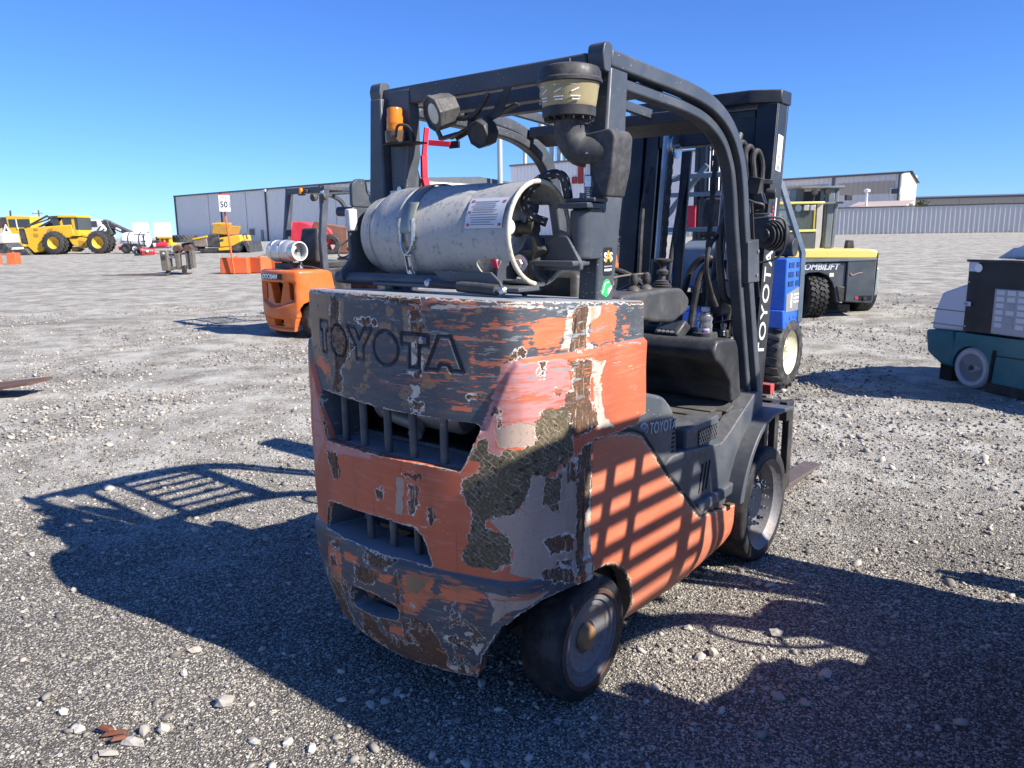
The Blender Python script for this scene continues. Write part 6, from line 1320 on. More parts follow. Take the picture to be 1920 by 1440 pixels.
lt = MB().box((.275, .005, .79), (.07, .02, .045)).build('door_latch', M_ZINC, dr, .004); MB().box((.262, -.008, .79), (.03, .012, .02)).build('latch_lever', M_STEEL, lt, .002)
for z in (.58, .99): MB().lathe([(0, 0), (.008, 0), (.008, .006), (0, .007)], (.262, .014, z), (0, -1, 0), 8).build('door_screw', M_ZINC, dr)
pn = MB().box((.95, .012, .745), (.82, .012, .40)).build('white_grid_panel', paint('grid_panel_grey', (.36, .37, .40), .5, 0, .1, 6, 0, dust=.1), SW, .004)
for i in range(8):
    for j in range(6): MB().box((.605 + .105 * i, .004, .915 - .058 * j), (.078, .008, .042)).build('grid_cell', M_SWW if (i, j) not in ((1, 4), (1, 5), (1, 2)) else paint('cell_mark', (.34, .35, .37), .5, 0, .3, 30, .2), pn, .003)
MB().prism([(.30, 1.20), (.46, 1.30), (.53, 1.31), (.53, 1.20)], .25, .80, 'y').build('upper_fairing', M_SWW, SW, .02); MB().prism([(.54, 1.20), (.54, 1.28), (.80, 1.42), (1.6, 1.45), (1.6, 1.20)], .15, .85, 'y').build('rear_fairing', M_SWW, SW, .03)
MB().box((.72, .5, 1.40), (.10, .4, .16)).build('seat_backrest', M_BLACK, SW, .02); MB().box((.9, .48, .85), (1.1, .72, .6)).build('engine_box', M_GAP, SW)

# ------------------------------------------------------------------ left background
M_OB = paint('orange_painted_concrete', (.62, .12, .035), .75, 0, .12, 3, .04, (.35, .2, .14), .1, bump=.002)
def block(label, x, y, l, w, h, rz, group='orange painted concrete blocks'):
    o = MB().box((0, 0, h / 2), (l, w, h), top=(.96, .92)); o = o.build('concrete_block', M_OB, None, .025); tag(o, label, 'concrete block', group); o.location = on_ground(x, y, -.01); o.rotation_euler = (0, 0, R(rz))
    c = MB().lathe([(.05, 0), (.05, .03), (.03, .04), (0, .04)], (0, 0, h), (0, 0, 1), 10).build('lifting_eye', M_OB, o); return o
block('orange concrete block at the foot of the lane sign', -9.15, 26.0, .95, .55, .53, -4)
block('orange concrete block butted to the right of the sign pole', -8.42, 26.15, .52, .60, .52, -20)
block('orange concrete block just behind the sign pair, rightmost one', -8.05, 26.75, .45, .6, .52, -8)
block('dark faced orange concrete block cut by the left picture edge', -25.0, 37.4, 1.0, .6, .56, 30); block('bright orange concrete block farthest left, right one of two', -24.15, 37.9, .42, .6, .56, 10)
SGN = thing('lane_sign', 'lane 50 sign box on a leaning orange pole by the concrete blocks', 'sign', on_ground(-9.12, 25.62), 12)
MB().tube([(0, 0, 0), (-.16, 0, 2.06)], .03, 10).build('pole', M_OB, SGN)
sb_ = MB().box((-.14, .02, 2.26), (.30, .36, .52)).build('sign_box', paint('white_sign_board', (.80, .80, .80), .5, 0, .05, 8, 0, dust=.1), SGN, .004); MB().box((-.14, .02, 2.535), (.31, .37, .02)).build('red_edge', M_RED, sb_)
for M_, s_ in ((frame((-.14, -.162, 2.21), (1, 0, 0), (0, 0, 1)), .21), (frame((.0115, .02, 2.21), (0, 1, 0), (0, 0, 1)), .21)):
    text('sign_number', '50', .27, M_STICKER, sb_, M_, bold=.006, xs=.88); m2_ = M_.copy(); m2_.translation.z = 2.43; text('sign_word', 'Lane', .10, M_STICKER, sb_, m2_)

# fork carriage left lying on its forks
Y_ = 25.3; S = Side(335, 517, Y_)
FC = thing('fork_attachment', 'rusty brown fork carriage standing alone with its forks on the gravel', 'fork carriage', on_ground(wx(335, Y_), Y_), 0)
M_OLD = paint('weathered_olive_steel', (.145, .13, .105), .65, .2, .25, 7, .15, (.2, .11, .06), .25)
S.pr([(304, 471), (318, 471), (319, 508), (306, 508)], -.1, .25, 'control_box', M_OLD, FC, .02); MB().box((S.x(311), -.105, S.z(484)), (.13, .02, .14)).build('box_lid', M_DSTEEL, FC, .006); MB().box((S.x(312), -.106, S.z(476)), (.06, .006, .05)).build('box_label', M_WHITE, FC)
for v in (476, 484): MB().tube([(S.x(318), .05, S.z(v)), (S.x(333), .05, S.z(v))], .035, 10).build('cylinder_rod', M_ZINC, FC)
for u in (333, 353):
    S.pr([(u - 5, 474), (u + 5, 470), (u + 4, 500), (u + 1, 507), (u - 3, 505)], .0, .2, 'carriage_arm', M_OLD, FC, .02); MB().lathe([(.05, -.1), (.13, -.1), (.13, .1), (.05, .1)], (S.x(u + 1), .1, S.z(469)), (0, 1, 0), 18).build('pivot_ring', M_RUST, FC)
S.pr([(318, 501), (362, 497), (362, 503), (318, 507)], .02, .12, 'lower_beam', M_OLD, FC, .01); S.pr([(320, 478), (362, 473), (362, 477), (320, 482)], .05, .15, 'upper_beam', M_OLD, FC, .01); S.pr([(357, 471), (364, 471), (365, 503), (358, 504)], -.05, .15, 'end_plate', M_OLD, FC, .01)
for u in (313, 343): S.pr([(u - 3, 500), (u + 4, 498), (u + 4, 517), (u - 3, 519)], .0, .12, 'fork_shank', M_DSTEEL, FC, .01)
for u0, u1, v, y in ((195, 316, 517, -.08), (206, 346, 514, .5)):
    b = MB(); b.add([(S.x(u0), y - .03, .015), (S.x(u1), y - .06, .02), (S.x(u1), y + .06, .02), (S.x(u0), y + .03, .015), (S.x(u0), y - .03, .03), (S.x(u1), y - .06, .07), (S.x(u1), y + .06, .07), (S.x(u0), y + .03, .03)], [(3, 2, 1, 0), (4, 5, 6, 7), (0, 1, 5, 4), (1, 2, 6, 5), (2, 3, 7, 6), (3, 0, 4, 7)]); b.build('fork', M_FORK, FC, .004)
# rusty plate at the left edge
pl = MB().add([(-.42, -.35, .10), (.46, -.22, .22), (.50, .12, .22), (-.42, .20, .12), (-.42, -.35, .08), (.46, -.22, .195), (.50, .12, .195), (-.42, .20, .10)], [(0, 1, 2, 3), (7, 6, 5, 4), (4, 5, 1, 0), (5, 6, 2, 1), (6, 7, 3, 2), (7, 4, 0, 3)]).build('fork_tip', M_RUST); tag(pl, 'rusty brown steel fork tip poking in at the left edge', 'fork'); pl.location = on_ground(-4.97, 7.25, -.06)
# big tyres lying behind the carriage
def field_tyre(label, x, y, z, r, h, rz, lean):
    o = thing('tractor_tyre', label, 'tyre', on_ground(x, y, z), rz, 'tractor tyres lying on the ground'); o.rotation_euler = (R(lean), 0, R(rz))
    q = bpy.data.objects.new('casing', None); q = thing('casing', None, None, (0, 0, 0)); q.parent = o; q.rotation_euler = (0, R(90), 0); lug_tyre(q, r, h, r * .55, 20, .05, q, M_OLDT, .3); return o
M_OLDT = rubber('dusty_old_rubber', (.06, .06, .055), .8)
field_tyre('big lugged tractor tyre lying flat, upper one behind the fork carriage', wx(349, 50), 50.2, .95, .70, .46, 0, 0); field_tyre('big lugged tractor tyre half hidden under the other one', wx(357, 50) + .1, 50.5, .42, .66, .46, 20, 4)

M_MY = paint('machine_yellow', (.72, .43, .022), .42, 0, .12, 2.0, .05, (.3, .15, .06), .2)
M_MD = paint('machine_dark_yellow', (.46, .24, .03), .5, 0, .15, 3, .08, (.25, .12, .05), .2)
M_GLASS = glassy('dark_cab_glass', (.05, .06, .065), .06)
M_CHAR = paint('charcoal_steel', (.035, .037, .042), .5, 0, .2, 4, .05, dust=.3)
# log skidder
Y_ = 56.0; S = Side(130, 475, Y_)
SK = thing('log_skidder', 'yellow log skidder with a glazed cab, front blade and black grapple boom', 'skidder', on_ground(wx(130, Y_), Y_), 0)
S.pr([(68, 428), (155, 422), (158, 440), (148, 446), (120, 446), (106, 455), (98, 470), (84, 472), (72, 455), (70, 440)], -.9, .9, 'engine_hood', M_MY, SK, .06)
for q in ([(87, 428), (94, 428), (94, 432), (87, 432)], [(86, 437), (94, 438), (93, 443), (86, 443)], [(112, 430), (121, 428), (121, 439), (110, 440)]): S.pr(q, -.93, -.85, 'hood_grille', M_MD, SK, .0)
S.pr([(58, 428), (69, 428), (71, 458), (60, 455)], -.85, .85, 'radiator_guard', M_CHAR, SK, .03); S.pr([(70, 457), (100, 452), (118, 447), (100, 468), (84, 472)], -1.0, 1.0, 'front_frame', M_MY, SK, .04)
S.pr([(43, 466), (74, 464), (82, 477), (76, 478), (43, 478)], -1.3, 1.3, 'dozer_blade', M_CHAR, SK, .04); S.pr([(60, 462), (78, 458), (82, 464), (66, 468)], -.5, .5, 'blade_arm', M_MY, SK, .03)
S.pr([(133, 418), (140, 408), (166, 408), (166, 443), (136, 443), (134, 432)], -.85, .85, 'cab', M_MY, SK, .04); S.pr([(113, 407), (140, 406), (140, 411), (114, 412)], -.9, .9, 'cab_visor', M_CHAR, SK, .03); S.pr([(132, 405.5), (167, 405.5), (168, 410), (132, 410)], -.95, .95, 'cab_roof', M_MY, SK, .04)
S.pr([(117, 411), (131, 411), (138, 434), (122, 424)], -.86, .86, 'front_window', M_GLASS, SK, .0); S.pr([(139, 411), (155, 411), (156.5, 430), (142, 430)], -.875, -.83, 'door_window', M_GLASS, SK, .0); S.pr([(161, 411), (167, 411), (167, 431), (162, 431)], -.87, .87, 'rear_window', M_GLASS, SK, .0)
S.pr([(143, 446), (166, 445), (188, 449), (182, 461), (164, 463), (150, 458)], -.7, .7, 'rear_frame', M_MY, SK, .04); S.pr([(162, 450), (173, 451), (172, 461), (162, 462)], -.72, .72, 'frame_plate', M_MD, SK, .02); S.pr([(145, 462), (158, 466), (150, 471), (142, 470)], -.4, .4, 'articulation_guard', M_MD, SK, .02)
MB().tube([(S.x(170), -.5, S.z(441)), (S.x(182), -.5, S.z(444))], .22, 16).build('winch_drum', M_MY, SK)
bm = MB(); bm.bar((S.x(203), 0, S.z(417)), (S.x(251), 0, S.z(440)), .5, .36, (0, 0, 1)); bm.build('grapple_boom', M_CHAR, SK, .04); MB().box((S.x(231), -.26, S.z(431)), (.40, .02, .12), (0, 26, 0)).build('boom_lettering', M_WHITE, SK)
S.pr([(199, 415), (212, 415), (216, 428), (220, 438), (212, 445), (205, 440), (210, 430)], -.3, .3, 'boom_elbow', M_CHAR, SK, .05)
for a, b_ in (((184, 446), (208, 436)), ((186, 443), (200, 425)), ((195, 440), (206, 430))): MB().tube([(S.x(a[0]), -.4, S.z(a[1])), (S.x(b_[0]), -.3, S.z(b_[1]))], .06, 8).build('boom_cylinder', M_STEEL, SK)
for y in (-.75, .75):
    MB().tube([(S.x(68), y, S.z(427)), (S.x(112), y, S.z(406))], .07, 8).build('brush_guard', M_CHAR, SK); MB().tube([(S.x(72), y, S.z(425)), (S.x(114), y, S.z(412))], .05, 8).build('brush_guard', M_CHAR, SK)
S.pr([(92, 419), (114, 417), (116, 423), (110, 425), (93, 426)], .0, .8, 'exhaust_stack_box', M_CHAR, SK, .05)
def big_wheel(par, x, y, r, wd, mat=M_MY, rz=90, n=18):
    w = thing('wheel', None, None, (x, y, r)); w.parent = par; w.rotation_euler = (0, 0, R(rz)); lug_tyre(w, r - .05, wd, r * .52, n, .07, w, M_TYRE2, .28)
    MB().lathe([(0, .02), (r * .2, .02), (r * .24, .10), (r * .42, .16), (r * .52, wd * .42), (r * .53, wd * .42), (r * .53, -wd * .42), (0, -wd * .42)], (0, 0, 0), (1, 0, 0), 28).build('rim', mat, w); return w
for u in (124, 204):
    for y in (-1.0, 1.0): big_wheel(SK, S.x(u - (2 if y > 0 else 0) - (18 if y > 0 else 0)), y, .80, .62, rz=-90 if y < 0 else 90)
# bulldozer-like yellow machine behind it
Y_ = 66; S = Side(40, 472, Y_)
DZ = thing('yellow_loader', 'yellow machine with a square glazed cab and tall exhaust, behind the skidder', 'loader', on_ground(wx(40, Y_), Y_), 0)
S.pr([(24, 440), (60, 432), (62, 462), (30, 466)], -.9, .9, 'hood', M_MY, DZ, .06); S.pr([(33, 407), (78, 408), (78, 438), (36, 438)], -.8, .8, 'cab', M_MY, DZ, .05); S.pr([(38, 413), (76, 413), (76, 427), (39, 427)], -.83, .83, 'cab_window', M_GLASS, DZ, 0); S.pr([(51, 413), (53, 413), (54, 431), (52, 431)], -.86, -.8, 'window_bar', M_CREAM, DZ, 0)
S.pr([(23, 409), (34, 409), (35, 434), (25, 434)], -.8, .8, 'front_guard', M_CHAR, DZ, .03); MB().tube([(S.x(35.5), -.3, S.z(412)), (S.x(36.5), -.3, S.z(397))], .07, 10).build('exhaust_pipe', M_CHAR, DZ); S.pr([(28, 466), (70, 462), (70, 473), (28, 473)], -.9, .9, 'running_gear', M_CHAR, DZ, .05)
# pale hooded machine at the far left
Y_ = 60; S = Side(14, 474, Y_)
PH = thing('pale_machine', 'pale hooded machine on black running gear at the left edge', 'machine', on_ground(wx(14, Y_), Y_), 0)
S.pr([(-20, 452), (-10, 442), (10, 438), (27, 437), (29, 452), (27, 455)], -1, 1, 'hood', paint('chalky_white_hood', (.58, .56, .50), .6, 0, .1, 2, .05), PH, .08); S.pr([(-20, 455), (30, 455), (34, 462), (30, 472), (-20, 472)], -.9, .9, 'running_gear', M_CHAR, PH, .05)
MB().tube([(S.x(13), 0, S.z(438)), (S.x(20), 0, S.z(422)), (S.x(27), 0, S.z(436))], .08, 6).build('a_frame', M_WHITE, PH); S.pr([(30, 462), (40, 462), (44, 470), (32, 472)], -.5, .5, 'track_shoe', M_WHITE, PH, .02)
Y_ = 90; S = Side(10, 470, Y_)
o = thing('brown_machine', 'small orange brown machine far off above the pale hood', 'machine', on_ground(wx(10, Y_), Y_), 0); S.pr([(4, 419), (12, 419), (12, 431), (5, 431)], -.8, .8, 'body', paint('orange_brown', (.50, .20, .04), .5, 0, .15, 2, .1), o, .05); S.pr([(12, 418), (24, 418), (24, 434), (14, 438)], -.7, .7, 'frame_box', M_RUST, o, .05); S.pr([(-10, 431), (24, 434), (24, 470), (-10, 470)], -.7, .7, 'base', paint('faded_yellow_base', (.6, .5, .3), .6, 0, .1, 2), o, .05)
# white cab machine behind the boom
Y_ = 82; S = Side(190, 466, Y_)
o = thing('white_truck', 'white cab truck parked behind the skidder boom', 'truck', on_ground(wx(190, Y_), Y_), 0); S.pr([(165, 421), (180, 418), (181, 450), (165, 450)], -1, 1, 'body', M_SWW, o, .08); S.pr([(178, 416), (202, 416), (206, 430), (212, 436), (212, 452), (178, 452)], -1.1, 1.1, 'cab', M_SWW, o, .1); S.pr([(181, 418.5), (200, 418.5), (201, 429), (186, 429)], -1.13, 1.13, 'cab_window', M_GLASS, o, 0)
for u in (172, 204): w = thing('wheel', None, None, (S.x(u), -.9, .5)); w.parent = o; w.rotation_euler = (0, 0, R(-90)); MB().lathe(tyre_profile(.5, .3, .28, .01, .04), (0, 0, 0), (1, 0, 0), 24).build('tyre', M_TYRE, w)
S.pr([(165, 450), (214, 450), (214, 456), (165, 456)], -.8, .8, 'frame', M_CHAR, o, .03)
# white tank sprayer
Y_ = 54; S = Side(260, 474, Y_)
SP_ = thing('tank_sprayer', 'white tank sprayer trailer with red frame and hoops', 'sprayer', on_ground(wx(260, Y_), Y_), 0)
MB().lathe([(0, -.98), (.28, -.96), (.48, -.80), (.54, -.55), (.54, .5), (.48, .78), (.28, .92), (0, .95)], (S.x(261), 0, S.z(450)), (1, 0, -.03), 28).build('tank', M_WHITE, SP_)
for u in (252, 272): MB().lathe([(.55, -.03), (.57, -.03), (.57, .03), (.55, .03)], (S.x(u), 0, S.z(450)), (1, 0, 0), 28).build('tank_hoop', M_CHAR, SP_)
b = MB(); 
for v in (452, 460): b.bar((S.x(238), -.5, S.z(v)), (S.x(284), -.5, S.z(v)), .06, .06)
b.bar((S.x(256), -.5, S.z(452)), (S.x(256), -.5, S.z(462)), .06, .06); b.bar((S.x(281), -.5, S.z(440)), (S.x(281), -.5, S.z(462)), .06, .06); b.bar((S.x(262), -.4, S.z(440)), (S.x(284), -.4, S.z(440)), .05, .05); b.build('cradle', M_CHAR, SP_)
S.pr([(230, 461), (250, 462), (252, 466), (232, 468)], -.4, .4, 'hitch_frame', M_RED, SP_, .02)
for u in (247, 264): w = thing('wheel', None, None, (S.x(u), -.5, .33)); w.parent = SP_; w.rotation_euler = (0, 0, R(-90)); MB().lathe(tyre_profile(.33, .22, .18, .01, .04), (0, 0, 0), (1, 0, 0), 24).build('tyre', M_TYRE, w); MB().lathe([(0, .06), (.18, .09), (.18, -.08), (0, -.08)], (0, 0, 0), (1, 0, 0), 18).build('rim', M_WHITE if u > 255 else M_CHAR, w)
Y_ = 48; S = Side(281, 477, Y_)
o = thing('hose_cart', 'small red framed cart with a wheel in front of the tank sprayer', 'cart', on_ground(wx(281, Y_), Y_), 0)
for q in (((266, 463), (292, 465)), ((266, 477), (292, 478)), ((266, 463), (268, 477)), ((292, 465), (291, 478)), ((292, 473), (306, 475))): MB().tube([(S.x(q[0][0]), 0, S.z(q[0][1])), (S.x(q[1][0]), 0, S.z(q[1][1]))], .03, 7).build('frame_tube', M_RED, o)
S.pr([(270, 468), (290, 470), (289, 476), (270, 476)], -.1, .2, 'motor', paint('red_motor', (.45, .03, .03), .5, 0, .2, 5, .1), o, .02); MB().lathe([(0, 0), (.08, 0), (.08, .03), (0, .03)], (S.x(281), -.12, S.z(469)), (0, -1, 0), 14).build('pulley', M_WHITE, o)
w = thing('wheel', None, None, (S.x(262), 0, .22)); w.parent = o; w.rotation_euler = (0, 0, R(-70)); MB().lathe(tyre_profile(.22, .12, .12, .01, .03), (0, 0, 0), (1, 0, 0), 22).build('tyre', M_TYRE, w)
S.pr([(254, 463), (260, 462), (259, 479), (255, 479)], -.05, .1, 'stand', paint('dull_blue_stand', (.16, .18, .24), .5, 0, .2, 5), o, .01)
Y_ = 68; S = Side(300, 466, Y_)
o = thing('air_tank', 'red and white air tank lying on a small black trailer', 'tank', on_ground(wx(300, Y_), Y_), 0)
MB().lathe([(0, -.45), (.25, -.42), (.27, -.3), (.27, .75), (.24, .85), (0, .88)], (S.x(298), 0, S.z(459)), (1, 0, .03), 22).build('red_tank', M_RED, o); MB().lathe([(.272, -.36), (.276, -.36), (.276, .02), (.272, .02)], (S.x(298), 0, S.z(459)), (1, 0, .03), 22).build('white_band', M_WHITE, o)
S.pr([(283, 455), (292, 450), (306, 450), (304, 456), (292, 456)], -.2, .3, 'engine', M_CHAR, o, .04); MB().lathe(tyre_profile(.30, .2, .16, .01, .04), (S.x(288), -.3, .31), (0, 1, 0), 22).build('tyre', M_TYRE, o); S.pr([(284, 463), (322, 462), (322, 464), (284, 465)], -.3, .3, 'trailer_bed', M_CHAR, o, .01)
Y_ = 85; S = Side(318, 462, Y_)
o = thing('yellow_frame_machine', 'small yellow framed machine in front of the white trailers', 'machine', on_ground(wx(318, Y_), Y_), 0)
for u0, u1 in ((308, 311), (316, 318), (325, 328)): S.pr([(u0, 446), (u1, 446), (u1, 459), (u0, 459)], -.6, .6, 'post', M_MY, o, .02)
S.pr([(305, 445), (330, 445), (330, 448), (305, 448)], -.7, .7, 'top_frame', M_MY, o, .02); S.pr([(307, 456), (330, 456), (330, 461), (307, 461)], -.7, .7, 'base_frame', M_MY, o, .02); S.pr([(311, 449), (325, 449), (325, 456), (311, 456)], -.3, .4, 'engine', M_MD, o, .03)
# white box trailers
for lab, u0, u1, v0, v1, Y_, wr in (('white box trailer with grey lettering on its end, left one of two', 257, 283, 419, 456, 112, True), ('plain white box trailer nearest the grey warehouse corner', 296, 326, 418, 456, 104, False)):
    S = Side((u0 + u1) / 2, v1, Y_); o = thing('box_trailer', lab, 'trailer', on_ground(wx((u0 + u1) / 2, Y_), Y_), 24, 'white box trailers')
    z0, z1, hw = .95, S.z(v0), (u1 - u0) / 2 * S.k; bo = MB().box((0, 6.0, (z0 + z1) / 2), (hw * 2, 12.0, z1 - z0)).build('box', M_WHITE, o, .05); MB().box((0, 6, .85), (hw * 1.7, 11, .18)).build('chassis', M_CHAR, o)
    for x in (-hw * .6, hw * .6): MB().lathe(tyre_profile(.48, .5, .28, .01, .04), (x, 2.0, .48), (1, 0, 0), 22).build('wheel', M_TYRE, o)
    for x in (-.02, .02): MB().box((x * 10, -.012, (z0 + z1) / 2), (.04, .02, z1 - z0 - .3)).build('door_bar', M_SWW, bo)
    if wr:
        for z, t_ in ((z1 - .55, 1.15), (z1 - .95, 1.2)): MB().box((0, -.02, z), (t_, .02, .10)).build('faded_lettering', paint('faded_grey_print', (.42, .45, .5), .6, 0, .4, 30, .2, (.7, .7, .7)), bo)
# asphalt paver
Y_ = 51; S = Side(425, 474, Y_)
PV = thing('asphalt_paver', 'yellow and black asphalt paver with raised hood in front of the warehouse', 'paver', on_ground(wx(425, Y_), Y_), 0)
S.pr([(377, 449), (404, 445), (405, 462), (392, 463), (379, 461)], -1.1, 1.1, 'hopper', paint('worn_hopper_steel', (.22, .17, .13), .6, .1, .4, 3, .2, (.55, .33, .05), .2), PV, .04); S.pr([(377, 448), (406, 443), (406, 446), (378, 451)], -1.15, 1.15, 'hopper_lip', M_MY, PV, .02); S.pr([(377, 449), (381, 449), (383, 462), (379, 462)], -1.12, 1.12, 'hopper_end', M_CHAR, PV, .02)
S.pr([(404, 442), (426, 440), (426, 462), (404, 464)], -1.0, 1.0, 'tunnel', M_CHAR, PV, .04); S.pr([(426, 447), (464, 442), (466, 458), (452, 462), (426, 464)], -1.05, 1.05, 'engine_box', M_MY, PV, .05); S.pr([(412, 440), (417, 424), (449, 426), (442, 442)], -1.0, 1.0, 'raised_hood', M_MD, PV, .04); S.pr([(414, 421), (432, 420), (430, 424), (416, 424)], -1.0, 1.0, 'hood_edge', M_MY, PV, .02)
S.pr([(384, 466), (440, 463), (470, 466), (462, 474), (392, 474)], -1.0, -.55, 'track', M_CHAR, PV, .06); S.pr([(384, 466), (440, 463), (470, 466), (462, 474), (392, 474)], .55, 1.0, 'track', M_CHAR, PV, .06); S.pr([(424, 465), (462, 462), (466, 468), (424, 470)], -1.1, 1.1, 'side_step', M_MY, PV, .03)
S.pr([(450, 462), (470, 452), (476, 456), (462, 472), (452, 470)], -1.2, 1.2, 'screed_arm', M_CHAR, PV, .04); S.pr([(468, 456), (480, 452), (484, 474), (478, 474), (474, 462)], -1.3, 1.3, 'screed', M_CHAR, PV, .04); MB().tube([(S.x(462), -.5, S.z(444)), (S.x(470), -.5, S.z(440)), (S.x(472), -.5, S.z(450))], .06, 8).build('control_post', M_CHAR, PV); S.pr([(428, 450), (434, 449), (434, 453), (428, 454)], -1.07, -1.0, 'side_label', M_CHAR, PV, 0)
# red tipped machine behind the orange forklift
Y_ = 44; S = Side(590, 472, Y_)
RD = thing('red_harvester', 'red slanted bin machine with a rusty round housing behind the orange forklift', 'farm machine', on_ground(wx(590, Y_), Y_), 0)
M_HR = paint('farm_red', (.52, .025, .045), .45, 0, .12, 2, .04, dust=.15)
S.pr([(548, 452), (557, 414), (584, 414), (600, 420), (596, 430), (586, 456), (556, 456)], -1.2, 1.2, 'bin', M_HR, RD, .05); S.pr([(560, 414.5), (566, 414.5), (558, 451), (551, 451)], -1.24, 1.0, 'bin_edge', paint('faded_red_edge', (.62, .10, .12), .5, 0, .1, 2), RD, .02)
S.pr([(588, 452), (601, 415), (606, 413), (625, 418), (660, 424), (660, 470), (600, 470)], -.9, 1.0, 'rusty_frame', paint('brown_rust_frame', (.20, .085, .05), .7, .1, .3, 2, .1), RD, .05)
MB().lathe([(0, 0), (.30, .02), (.34, .1), (.50, .12), (.58, .2), (.62, .3)], (S.x(616), -1.1, S.z(440)), (0, 1, 0), 26).build('round_housing', M_HR, RD); MB().tube([(S.x(580), -1.2, S.z(448)), (S.x(590), -1.2, S.z(438))], .1, 10).build('drive_shaft', M_CHAR, RD)
S.pr([(560, 456), (650, 462), (650, 472), (565, 472)], -.8, .8, 'chassis', M_CHAR, RD, .04); S.pr([(630, 455), (640, 455), (640, 466), (634, 468)], -1.1, -.9, 'guard_plate', paint('pale_salmon', (.62, .36, .30), .5, 0, .1, 3), RD, .02)
for u in (575, 630): w = thing('wheel', None, None, (S.x(u), -.95, .55)); w.parent = RD; w.rotation_euler = (0, 0, R(-90)); MB().lathe(tyre_profile(.55, .35, .3, .01, .05), (0, 0, 0), (1, 0, 0), 26).build('tyre', M_TYRE2, w)

# ------------------------------------------------------------------ buildings, fence, stacks
def ribbed(p0, p1, z0f, z1f, pitch, depth, name, mat, parent):
    """standing-seam sheet from p0 to p1 (plan points), ribs proud of the sheet"""
    a, b_ = Vector(p0), Vector(p1); L = (b_ - a).length; d = (b_ - a) / L; n = Vector((d.y, -d.x)); b = MB(); prof = []; k = max(1, round(L / pitch)); w = L / k
    for i in range(k):
        s0 = i * w
        prof += [(s0, 0), (s0 + w * .62, 0), (s0 + w * .70, depth), (s0 + w * .92, depth)]
    prof.append((L, 0)); vs = []
    for s_, q in prof:
        p = a + d * s_ + n * q; t = s_ / L; vs += [(p.x, p.y, z0f(t) if callable(z0f) else z0f), (p.x, p.y, z1f(t) if callable(z1f) else z1f)]
    b.add(vs, [(2 * i, 2 * i + 2, 2 * i + 3, 2 * i + 1) for i in range(len(prof) - 1)]); return b.build(name, mat, parent, sharp=20)
M_WALLB = paint('grey_blue_sheeting', (.80, .76, .69), .5, 0, .06, .3, 0, dust=.05)
M_TRIM = paint('dark_trim', (.10, .11, .125), .5, 0, .08, 1, 0, dust=.1)
M_WALLW = paint('pale_grey_sheeting', (.80, .77, .76), .5, 0, .05, .3, 0, dust=.05)
M_BEIGE = paint('beige_band_sheeting', (.46, .40, .31), .55, 0, .06, .3, 0, dust=.05)
M_CRM = paint('cream_end_sheeting', (.52, .46, .35), .5, 0, .05, .4, 0, dust=.05)
def lerp(a, b_, t): return (a[0] + (b_[0] - a[0]) * t, a[1] + (b_[1] - a[1]) * t)
def block_building(o, A, B, depth, z1, mat, roofmat, skip_front=True):
    d = Vector((B[0] - A[0], B[1] - A[1])).normalized(); n = Vector((-d.y, d.x)); 
    if n.y < 0: n = -n
    q = [Vector(A) + n * .06, Vector(B) + n * .06, Vector(B) + n * depth, Vector(A) + n * depth]
    b = MB(); b.prism([(p.x, p.y) for p in q], -1.0, z1 - .05, 'z'); b.build('shell', mat, o)
    b = MB(); mid = z1 + depth * .03; e0, e1 = Vector(A) - n * .25, Vector(B) - n * .25; m0, m1 = Vector(A) + n * depth / 2, Vector(B) + n * depth / 2; k0, k1 = Vector(A) + n * depth, Vector(B) + n * depth
    b.add([(e0.x, e0.y, z1), (e1.x, e1.y, z1), (m1.x, m1.y, mid), (m0.x, m0.y, mid), (k1.x, k1.y, z1), (k0.x, k0.y, z1), (e0.x, e0.y, z1 - .22), (e1.x, e1.y, z1 - .22)], [(0, 1, 2, 3), (3, 2, 4, 5), (6, 7, 1, 0), (1, 7, 4, 2), (0, 3, 5, 6)]); b.build('roof', roofmat, o); return n
A_, B_ = (-58.95, 139.0), (-15.5, 102.3)
WH = thing('warehouse', 'long blue grey metal warehouse with a small window and door on the left', 'warehouse', (0, 0, 0))
nrm = block_building(WH, A_, B_, 34, 8.75, M_WALLB, M_TRIM)
for i in range(5):
    t0, t1 = i / 5, (i + 1) / 5; ribbed(lerp(A_, B_, t0 + .002), lerp(A_, B_, t1 - .002), -.5, 8.5, .55, .04, 'wall_panel', M_WALLB, WH)
dW = (Vector(B_) - Vector(A_)).normalized()
for t in (.003, .27, .50, .74, .997):
    p = lerp(A_, B_, t); MB().box((p[0] - nrm.x * .12, p[1] - nrm.y * .12, 4.2), (.20, .20, 8.8), (0, 0, math.degrees(math.atan2(dW.y, dW.x)))).build('downspout', M_TRIM, WH)
def on_wall(A, B, u, v, w, h, name, mat, par, off=.10, th=.10):
    # window or door placed where the line of sight meets the wall line
    a, b_ = Vector(A), Vector(B); d = b_ - a; k = (u - 960) / 1442 / .9816
    # solve a + t d with x = k * y (small tilt ignored)
    t = (k * a.y - a.x) / (d.x - k * d.y); p = a + d * t; zc = CAM_H + (440 - (u - 960) * .01 - v) / 1442 * p.y * 1.02; s_ = p.y / 1442; dn = d.normalized(); n = Vector((dn.y, -dn.x))
    if n.y > 0: n = -n
    cs = abs(dn.x); return MB().box((p.x + n.x * off, p.y + n.y * off, zc), (w * s_ / max(.3, abs(dn.x) - 0), th, h * s_), (0, 0, math.degrees(math.atan2(dn.y, dn.x)))).build(name, mat, par)
